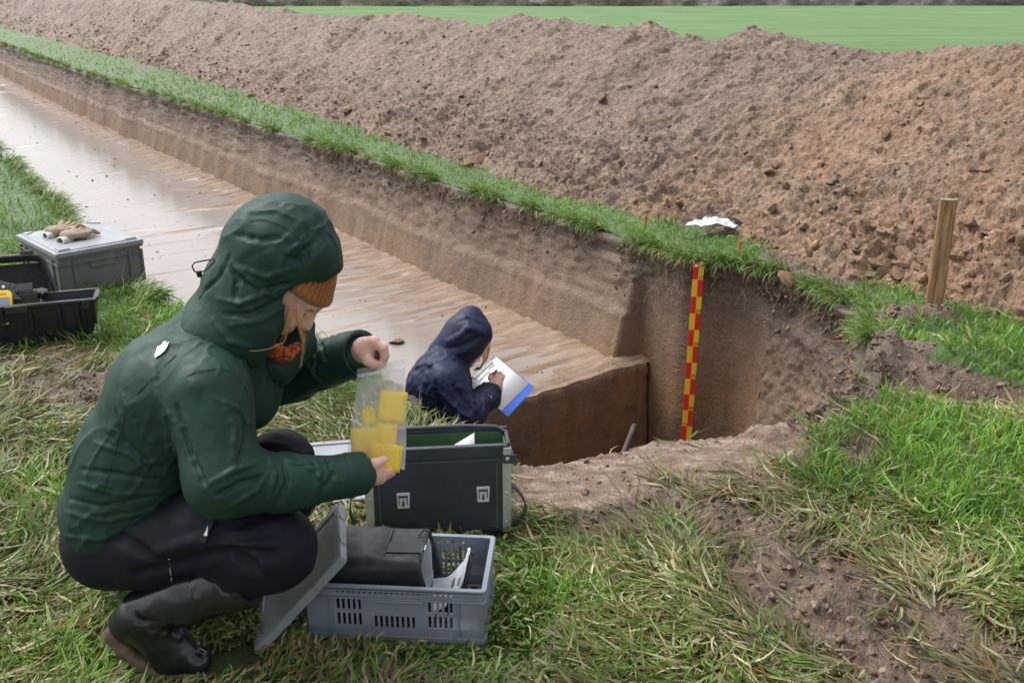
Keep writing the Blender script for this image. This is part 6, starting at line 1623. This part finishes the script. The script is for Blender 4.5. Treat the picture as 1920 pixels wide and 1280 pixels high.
# lid thrown open behind
cxl = np.array([-.135, D_ + .012, H_ - .035])
b_ = MB(); lw, lh = .60, .20
RL = rotm(-.32, 0, 0)
Lm = lambda x_, z_, y_=0: cxl + RL @ np.array([x_, y_, z_])
b_.add([Lm(-lw, 0, .05), Lm(0 - .05, 0, .05), Lm(-.085, lh - .03, .05), Lm(-lw, lh - .03, .05)], [[0, 1, 2, 3]]); b_.build('lid_lining', simple('dark grey foam', (.028, .029, .032), .9, .2, 60, .4, 200), hard)
b_ = MB(); pth = [Lm(-lw, lh), Lm(-.115, lh), Lm(-.085, lh - .006), Lm(-.070, lh - .022), Lm(-.02, .0)]; b_.tube(pth, .009, 8)
b_.tube([p + RL @ np.array([-.004, .022, -.008]) for p in pth], .014, 8); b_.tube([p + RL @ np.array([-.008, .045, -.012]) for p in pth], .010, 8); ll = b_.build('lid', M_BLACK, hard)
b_ = MB(); b_.box(Lm(-.13, lh + .012, .0), (.05, .014, .016), RL); b_.build('lid_catch', M_BLACK, hard, .002, 2)
# instruments
def at_in(lx, ly, lz): 
    q = rotm(0, 0, hca) @ np.array([lx, ly, lz]); return np.array([fl_[0], fl_[1], 0]) + q
p = at_in(-.36, .10, .225)
pl_ = thing('mounting_plate', 'dark metal mounting plate with white bolts in the open black hard case', 'bracket', tuple(p), (0, 0, hca))
RP = rotm(1.05, 0, 0)
out_ = [(-.14, .050), (-.02, .050), (.055, .026), (.115, .028), (.115, -.004), (.060, -.004), (.048, -.016), (.075, -.040), (.020, -.040), (-.14, -.038)]
b_ = MB(); b_.prism(out_[::-1], -.006, .006, T4((0, 0, 0), RP)); b_.build('plate', M_DARKM, pl_, .001, 1)
for (x_, y_, r_, w2) in ((.005, .018, .0065, 1), (.008, -.008, .0065, 1), (-.025, .012, .010, 1), (.025, .014, .003, 0), (.045, .014, .003, 0), (.028, -.004, .003, 0), (.048, -.004, .003, 0)):
    q = RP @ np.array([x_, y_, .006]); nn = RP @ np.array([0, 0, 1.0]); b_ = MB(); b_.lathe([(r_, 0), (r_ * .95, .003), (r_ * .5, .004)], q, nn, 12); b_.build('bolt' if w2 else 'dark_hole_disc', M_WHITEP if w2 else M_BLACK, pl_)  # small black discs stand in for the dark of the plate's holes
p = at_in(-.385, .062, .165)
dv = thing('survey_device', 'yellow-framed handheld device with grey screen in the open black hard case', 'device', tuple(p), (.95, 0, hca - .1))
b_ = MB(); b_.prism(rrect(.12, .15, .022), -.012, .012, T4()); b_.build('housing', simple('yellow casing', (.75, .50, .03), .4, .05), dv, .003, 2)
b_ = MB(); b_.prism(rrect(.102, .112, .006, cy=-.012), .0122, .0135, T4()); b_.build('screen', simple('grey screen', (.20, .225, .26), .2, .05), dv)
for i in range(3): b_ = MB(); b_.box((.012 + .010 * i, .058, .0128), (.006, .005, .0012)); b_.build('key', simple('olive key', (.16, .12, .01), .5), dv)
p = at_in(-.215, .070, .175)
kb = thing('clamp_knob', 'black lobed clamp knob on a steel screw in the open black hard case', 'knob', tuple(p), (.2, .3, 0))
b_ = MB()
for i in range(6): a = i * math.pi / 3; b_.cyl((.016 * math.cos(a), .016 * math.sin(a), .028), (.016 * math.cos(a), .016 * math.sin(a), .058), .0088, n=10)
b_.cyl((0, 0, .026), (0, 0, .060), .018, n=16); b_.build('grip', M_BLACK, kb, .002, 2)
b_ = MB(); b_.cyl((0, 0, -.04), (0, 0, .027), .006, n=12); b_.build('screw', M_STEEL, kb)
p = at_in(-.27, .115, .165)
gb = thing('grey_block', 'dull dark block behind the knob in the open black hard case', 'block', tuple(p), (0, 0, hca)); b_ = MB(); b_.box((0, 0, 0), (.11, .05, .09)); b_.box((0, 0, .048), (.095, .04, .008)); b_.build('body', simple('dull brown grey', (.06, .055, .048), .7), gb, .004, 2); b_ = MB(); b_.box((-.12, .0, .03), (.12, .05, .05)); b_.build('pad', simple('black foam', (.015, .015, .015), .9, .3, 60, .6, 120), gb, .012, 3)

# ---- ranging rod in the pit
rt, rb_ = onz(1311, 494, -.075), None
rt = aty(1311, 492, 5.27); rb_ = aty(1285.5, 836, 5.23)
ax = rb_ - rt; Lr = np.linalg.norm(ax); zax = -ax / Lr; xax = np.array([1.0, -.12, 0]); xax -= zax * (xax @ zax); xax /= np.linalg.norm(xax); yax = np.cross(zax, xax)
rod = thing('scale_rod', 'red and yellow chequered scale rod leaning on the pit wall', 'measuring rod', tuple(rt)); rod.rotation_euler = Matrix(np.stack([xax, yax, zax], 1).tolist()).to_euler()
cell = Lr / 11.32
k = NT('red and yellow chequers'); sx = k.n('SeparateXYZ'); k.l(k.n('TexCoord').outputs['Object'], sx.inputs[0])
row = k.math('FLOOR', k.math('DIVIDE', k.math('MULTIPLY', sx.outputs[2], -1.0), cell)); colm = k.math('GREATER_THAN', sx.outputs[0], 0.0)
par = k.math('MODULO', k.math('ADD', k.math('ADD', row, colm), 100.0), 2.0)
wear = k.noise(k.coord('Object'), 40, 6, .7); bc = k.mix(par, (.60, .022, .016), (.78, .47, .025)); k.set(base=k.mix(k.rng(wear, .62, .78, 0, .5), bc, (.30, .19, .10)), rough=.38)
b_ = MB(); b_.prism(rrect(.058, Lr + .06, .006, cy=-(Lr + .06) / 2), -.003, .003, T4((0, 0, 0), np.array([[1, 0, 0], [0, 0, -1], [0, 1, 0]], float))); b_.build('rod_blade', k.m, rod, .001, 1)
M_INK = simple('black ink', (.02, .02, .02), .6)
RT = np.array([[1, 0, 0], [0, 0, -1], [0, 1, 0]], float)
for i, n_ in enumerate(('10', '30', '50', '70', '90', '110')): text_at(n_, .030, T4((.0155 if n_ != '110' else .0135, -.0035, -(1 + 2 * i) * cell + .014), RT), M_INK, rod, 'number')
text_at('1m', .026, T4((-.0145, -.0035, -10 * cell + .013), RT), M_INK, rod, 'number')
for sx_, mt in ((-.014, M_WHITEP), (.018, M_INK)): b_ = MB(); b_.lathe([(.0085 if mt is M_WHITEP else .006, 0), (.008 if mt is M_WHITEP else .006, .0012)], (sx_, -.003, -.018), (0, -1, 0), 16); b_.build('hanging_hole', mt, rod)

# ---- wooden post
pb, pt = onz(1748, 588, .0), aty(1779, 376, 4.40); 
post = thing('wooden_post', 'weathered square wooden post leaning at the foot of the spoil heap', 'post', tuple(pb)); za = pt - pb; Lp = np.linalg.norm(za); za /= Lp; xa = np.array([.93, -.36, 0]); xa -= za * (xa @ za); xa /= np.linalg.norm(xa); ya = np.cross(za, xa)
post.rotation_euler = Matrix(np.stack([xa, ya, za], 1).tolist()).to_euler()
k = NT('weathered wood'); co = k.coord('Object', (1, 1, .06)); f = k.noise(co, 60, 6, .65, .6); g = k.noise(k.coord('Object'), 9, 4)
c = k.ramp(f, [(.36, (.11, .050, .020)), (.5, (.23, .120, .050)), (.64, (.34, .205, .10))]); k.set(base=k.mix(k.rng(g, .5, .72, 0, .6), c, (.12, .09, .065)), rough=.75); k.bump(f, .5, .006)
nz_ = 14; b_ = MB(); Vp = []
for i in range(nz_):
    z_ = -.10 + (Lp + .10) * i / (nz_ - 1)
    for x_, y_ in ((-.036, -.028), (-.031, -.033), (.031, -.033), (.036, -.028), (.036, .028), (.031, .033), (-.031, .033), (-.036, .028)):
        Vp.append((x_ + .0022 * vnoise(z_ * 9, x_ * 40, seed=3), y_ + .0022 * vnoise(z_ * 9 + 7, y_ * 40, seed=4), z_ + (.008 * x_ / .03 + .004 * vnoise(x_ * 90, y_ * 90, seed=6) if i == nz_ - 1 else 0)))
b_.add(Vp, [[i * 8 + j, i * 8 + (j + 1) % 8, i * 8 + 8 + (j + 1) % 8, i * 8 + 8 + j] for i in range(nz_ - 1) for j in range(8)] + [[7, 6, 5, 4, 3, 2, 1, 0], [(nz_ - 1) * 8 + j for j in range(8)]])
b_.build('shaft', k.m, post)
b_ = MB(); b_.box((.001, 0, Lp + .002), (.071, .065, .010)); b_.build('split_top', simple('grey end grain', (.20, .17, .12), .9, .3, 80, .8, 120), post, .003, 1)

# ---- red pegs
for px_, py_, hh, lb in ((1209, 428, .075, 'thin red marker peg standing in the grass nearer the trench bend'), (1386, 474, .060, 'thin red marker peg standing in the grass beside the white bag')):
    p = onz(px_, py_); t = thing('marker_peg', lb, 'peg', tuple(np.r_[p[:2], GZ(p[0], p[1])]), (.0, .05, 0), group='red marker pegs'); b_ = MB(); b_.cyl((0, 0, -.05), (0, 0, hh), .0058, .0062, 10); b_.build('stem', M_REDP, t); b_ = MB(); b_.lathe([(.0075, 0), (.008, .004), (.006, .007)], (0, 0, hh), (0, 0, 1), 10); b_.build('head', M_REDP, t)
p = onz(903, 824); b_ = MB(); b_.cyl((0, 0, -.02), (.004, 0, .05), .006, .006, 8); b_.lathe([(.008, 0), (.009, .004), (.005, .008)], (.004, 0, .05), (0, 0, 1), 10); o = b_.build('marker_peg', M_REDP); o.location = (p[0], 2.78, .0); tag(o, 'red peg head just showing behind the black case', 'peg')

# ---- white plastic bag on the far lip
p0 = onz(1332, 440); u_ = np.linspace(-1, 1, 34); U_, V_ = np.meshgrid(u_, np.linspace(-1, 1, 20), indexing='ij')
crz_ = .05 * np.abs(fbm(U_ * 1.6, V_ * 1.1, octv=2, seed=450)) + .020 * smooth(.9, .0, np.abs(V_)) + .006 * fbm(U_ * 5, V_ * 3, octv=1, seed=451)
ex = .118 * U_ * (1 - .35 * V_) + .012 * fbm(V_ * 2, U_ * 1.3, octv=2, seed=452); ey = .065 * V_ + .02 * fbm(U_ * 1.7 + 4, V_, octv=2, seed=453) + .03 * U_
k = NT('white film bag'); sx = k.n('SeparateXYZ'); k.l(k.n('TexCoord').outputs['Object'], sx.inputs[0]); e = k.attr('edge'); k.set(base=k.mix(e, (.60, .61, .63), (.10, .22, .62)), rough=.3); k.b.inputs['Transmission Weight'].default_value = 0; WB = k.m
edge_ = np.maximum(smooth(.80, .88, V_) * (1 - smooth(.92, .96, V_)), smooth(.86, .93, U_) * .6)
o = link('plastic_sack', mesh_np('plastic_sack', np.stack([ex, ey, crz_], -1).reshape(-1, 3), grid_faces(34, 20), True, {'edge': edge_.reshape(-1)}), WB); o.location = (p0[0], p0[1], GZ(p0[0], p0[1]) + .062); o.rotation_euler = (0, 0, -.15); so = o.modifiers.new('s', 'SOLIDIFY'); so.thickness = .004; tag(o, 'crumpled white plastic bag with blue edge on the grass above the rod', 'plastic bag')

# ---- trowel stuck in the trench floor
tb_ = onz(905, 694, ZF); tdir = aty(914, 646, tb_[1] - .02) - tb_; Lt = np.linalg.norm(tdir); td = tdir / Lt
tw = thing('trowel', 'pointing trowel with wooden handle stuck upright in the trench floor', 'trowel', tuple(tb_))
b_ = MB(); b_.lathe([(.012, 0), (.016, .012), (.0185, .035), (.0200, .075), (.0180, .098), (.011, .108)], td * (Lt - .108), td, 16); b_.build('handle', simple('varnished wood', (.42, .19, .055), .4, .15, 30), tw)
b_ = MB(); b_.tube([td * (Lt - .105), td * (Lt - .14) + np.array([-.012, 0, 0]), td * (Lt - .165) + np.array([-.02, 0, -.004])], .0055, 8); b_.build('tang', M_DARKM, tw)
q = td * (Lt - .165) + np.array([-.02, 0, 0]); b_ = MB(); b_.prism([(-.035, .02), (-.010, .035), (.030, .02), (-.01, -.11)][::-1], -.0015, .0015, T4(q + np.array([0, 0, -.02]), rotm(math.pi / 2 - .3, 0, .35))); b_.build('blade', simple('muddy steel', (.055, .045, .038), .6, .3, 20), tw)
# ---- spade handle end standing in the pit
sp0, sp1 = aty(1190, 797, 4.55), aty(1165, 860, 4.35); dd_ = (sp1 - sp0); dd_ /= np.linalg.norm(dd_); Ls = (sp0[2] - ZP) / -dd_[2]
sp = thing('spade', 'worn grey spade handle standing in the pit below the rod', 'spade', tuple(sp0 + dd_ * Ls)); og = sp0 + dd_ * Ls
b_ = MB(); b_.lathe([(.006, -.006), (.0125, .0), (.0158, .012), (.0150, .05), (.0140, .2), (.0150, Ls * .72)], sp0 - og, dd_, 14); b_.build('handle', simple('worn grey handle', (.045, .036, .03), .75, .2, 20, .2, 80, dirt=(.10, .07, .045), dirts=12), sp)
b_ = MB(); b_.prism([(-.07, -.13), (.07, -.13), (.075, .10), (.03, .13), (-.03, .13), (-.075, .10)], -.002, .002, T4(dd_ * -.14, np.stack([np.array([1.0, 0, 0]), np.cross(-dd_, [1.0, 0, 0]) * 0 + -dd_, np.cross([1.0, 0, 0], -dd_)], 1))); b_.build('blade', M_DARKM, sp)

# ---- clipboard, paper and pen
Lc, Tc, Rc, Bc = aty(883, 714, 3.92), aty(937, 664, 4.24), aty(993.5, 731, 4.10), None
Bc = Lc + Rc - Tc
ex_ = Tc - Lc; ey_ = Lc - Bc; wx_, wy_ = np.linalg.norm(ex_), np.linalg.norm(ey_); ex_ /= wx_; ey_ -= ex_ * (ey_ @ ex_); ey_ /= np.linalg.norm(ey_); ez_ = np.cross(ex_, ey_)
if ez_ @ (np.array([0, 0, CAM_H]) - Lc) < 0: ez_ = -ez_; ex_, Lc0 = -ex_, Tc
else: Lc0 = Lc
clip = thing('clipboard', 'blue clipboard with white paper held by the person in navy', 'clipboard', tuple((Lc + Rc) / 2)); clip.rotation_euler = Matrix(np.stack([ex_, ey_, ez_], 1).tolist()).to_euler()
b_ = MB(); b_.prism(rrect(wx_, wy_, .008), -.002, .002, T4()); b_.build('board', simple('blue board', (.035, .13, .62), .35, .06), clip)
b_ = MB(); b_.box((0, wy_ / 2 - .006, .005), (wx_ * .62, .012, .006)); b_.tube([(-wx_ * .3, wy_ / 2 - .008, .006), (-wx_ * .3, wy_ / 2 - .030, .006), (wx_ * .08, wy_ / 2 - .030, .006), (wx_ * .10, wy_ / 2 - .022, .006), (wx_ * .3, wy_ / 2 - .022, .006), (wx_ * .3, wy_ / 2 - .008, .006)], .0016, 6); b_.build('clip', M_STEEL, clip)
psh = link('paper_sheet', mesh_np('paper_sheet', np.array([(-wx_ / 2 + .004, -wy_ / 2 + .038, 0), (wx_ / 2 - .010, -wy_ / 2 + .030, 0), (wx_ / 2 - .006, wy_ / 2 - .006, 0), (-wx_ / 2 + .004, wy_ / 2 - .006, 0)]), np.array([[0, 1, 2, 3]]), False), M_PAPER)
psh.matrix_world = Matrix((np.array(T4((Lc + Rc) / 2, np.stack([ex_, ey_, ez_], 1))) @ T4((0, 0, .0026))).tolist()); so = psh.modifiers.new('s', 'SOLIDIFY'); so.thickness = .0012; so.offset = 1
tag(psh, 'blank white sheet held on the blue clipboard', 'paper')
pen0, pen1 = aty(921, 710, 3.93), aty(927, 700, 3.885); b_ = MB(); b_.cyl(pen0 - (pen1 - pen0) * .2, pen1 + (pen1 - pen0) * .6, .0035, .0042, 10); o = b_.build('pen', M_BLACK, origin=pen0); o.location = pen0; tag(o, 'black pen between the fingers over the clipboard', 'pen')

# ---- clear zip bag with yellow slips, held between two hands
BT = [(667, 692), (763, 671), (758, 881), (653, 846)]
nb_u, nb_v = 22, 40
U_, V_ = np.meshgrid(np.linspace(0, 1, nb_u), np.linspace(0, 1, nb_v), indexing='ij')
def bagp(u, v, off=0.0):
    pl, pr = np.array(BT[0]) * (1 - v) + np.array(BT[3]) * v, np.array(BT[1]) * (1 - v) + np.array(BT[2]) * v
    q = pl * (1 - u) + pr * u
    q = q + np.array([6 * math.sin(v * 3.1) * (1 - u) * .6 - 5 * math.sin(v * 5 + 1) * (u - .5), 0])
    Y = 2.004 - .088 * v + off
    return aty(q[0], q[1], Y)
bo_ = bagp(.5, 1.0)
zb_ = thing('zip_bag', 'clear plastic zip bag of yellow slips held up by the crouching person', 'zip bag', tuple(bo_))
k = NT('clear polythene'); co = k.coord('Object'); n_ = k.noise(co, 16, 3, .5, .2)
k.set(base=(.86, .87, .90), rough=.2, spec=.5); k.bump(n_, .3, .010)
tl_ = k.n('BsdfTranslucent'); tl_.inputs[0].default_value = (.92, .93, .95, 1); m2 = k.n('MixShader'); m2.inputs[0].default_value = .72; k.l(k.b.outputs[0], m2.inputs[1]); k.l(tl_.outputs[0], m2.inputs[2])
tp_ = k.n('BsdfTransparent'); ms = k.n('MixShader'); k.l(k.rng(n_, .35, .7, .27, .42), ms.inputs[0]); k.l(tp_.outputs[0], ms.inputs[1]); k.l(m2.outputs[0], ms.inputs[2]); k.l(ms.outputs[0], k.out.inputs[0]); M_POLY = k.m
for sgn, nm in ((-1, 'film'), (1, 'film')):
    V = np.array([bagp(u, v, sgn * (.0155 * math.sin(math.pi * min(max(u, .0), 1)) ** .5 * math.sin(math.pi * min(v * .93 + .07, 1)) ** .6) + .0035 * float(vnoise(u * 5 + sgn * 3, v * 8, seed=460)) * (0 < u < 1)) for u in np.linspace(0, 1, nb_u) for v in np.linspace(0, 1, nb_v)])
    link(nm, mesh_np(nm, V - bo_, grid_faces(nb_u, nb_v), True), M_POLY, zb_)
for v in (.075, .095): b_ = MB(); b_.tube([bagp(u, v, -.011 * math.sin(math.pi * u) ** .5) for u in np.linspace(.01, .99, 14)], .0011, 6); b_.build('zip_seal', simple('milky seal', (.75, .77, .80), .3), zb_, origin=bo_)
k = NT('yellow card'); yc = k.mix(k.noise(k.coord('Object'), 30, 4), (1.0, .76, .06), (1.0, .82, .10)); k.set(base=yc, rough=.6); tl_ = k.n('BsdfTranslucent'); k.l(yc, tl_.inputs[0]); ms = k.n('MixShader'); ms.inputs[0].default_value = .35; k.l(k.b.outputs[0], ms.inputs[1]); k.l(tl_.outputs[0], ms.inputs[2]); k.l(ms.outputs[0], k.out.inputs[0]); M_YEL = k.m
for (px_, py_, w2, h2, a, off, lb) in ((736, 762, 52, 56, -.12, -.001, 'large yellow slip uppermost in the clear zip bag'), (692, 779, 24, 30, .32, -.004, 'smallest yellow slip at the side of the clear zip bag'),
                                   (722, 818, 44, 46, -.10, .003, 'yellow slip in the middle of the clear zip bag'), (684, 827, 52, 48, .06, -.003, 'yellow slip at the wrist side of the clear zip bag'),
                                   (722, 857, 62, 48, -.14, -.006, 'lowest yellow slip at the bottom of the clear zip bag under the thumb')):
    v = (py_ - 690) / 185; Yc = 2.004 - .088 * v + off; c_ = aty(px_, py_, Yc); sc = 1 / 885
    R_ = np.stack([np.array([math.cos(a), 0, math.sin(a)]), np.array([-math.sin(a) * .95, .30, math.cos(a) * .95]), np.array([0, -1.0, .3])], 1)
    R_[:, 1] /= np.linalg.norm(R_[:, 1]); R_[:, 2] = np.cross(R_[:, 0], R_[:, 1])
    gu, gv = np.meshgrid(np.linspace(-.5, .5, 7), np.linspace(-.5, .5, 7), indexing='ij')
    Lq = np.stack([gu * w2 * sc, gv * h2 * sc * 1.08, .006 * (gu * gv) * 2 + .004 * gu ** 2 * 2], -1).reshape(-1, 3)
    o = link('yellow_slip', mesh_np('yellow_slip', Lq @ R_.T, grid_faces(7, 7), True), M_YEL); o.location = c_; so = o.modifiers.new('s', 'SOLIDIFY'); so.thickness = .0025; so.offset = 0; tag(o, lb, 'yellow slip', 'yellow slips in the zip bag')

# ---- lumps of clay on the trench floor and by the pit edge
def lump(px_, py_, z_, size, proto, lb, sq=.6, org_=.4, rz=0.0):
    V, F_ = PROT3[proto]; p = onz(px_, py_, z_); me = mesh_np('clay_lump', V * np.array([1, .75, sq]) * size, F_, True, {'orange': np.full(len(V), org_)}); me.set_sharp_from_angle(angle=math.radians(35))
    o = link('clay_lump', me, M_HEAP, None, (p[0], p[1], z_ + size * .18), (0, 0, rz)); tag(o, lb, 'soil lump'); return o
lump(745, 645, ZF, .10, 0, 'flat pale clay lump on the wet trench floor beside the raised hand', .45, .5, .2)
lump(872, 716, ZF, .055, 1, 'dark lump of clay at the pit edge behind the person in navy', .8, .2)
lump(1230, 350, .02, .0001 + .10, 2, 'block of clay at the foot of the spoil heap above the grass strip', .6, .3) if False else None
lump(1570, 700, .04, .045, 3, 'crumbly soil lump on the pit rim near the tussock', .7, .1)
# red scrap in the grass
p = onz(284, 618); b_ = MB()
for i in range(3): b_.prism([(-.011, -.004), (.010, -.005), (.013, .003), (-.009, .005)], 0, .0015, T4((p[0] + .02 * i - .03, p[1] + .012 * (i % 2), .05 + .008 * i), rotm(.6 * i, .5, .9 * i)))
tag(b_.build('flagging_tape', simple('faded red tape', (.62, .12, .10), .6)), 'scrap of faded red tape lying in the grass behind the green jacket', 'tape')
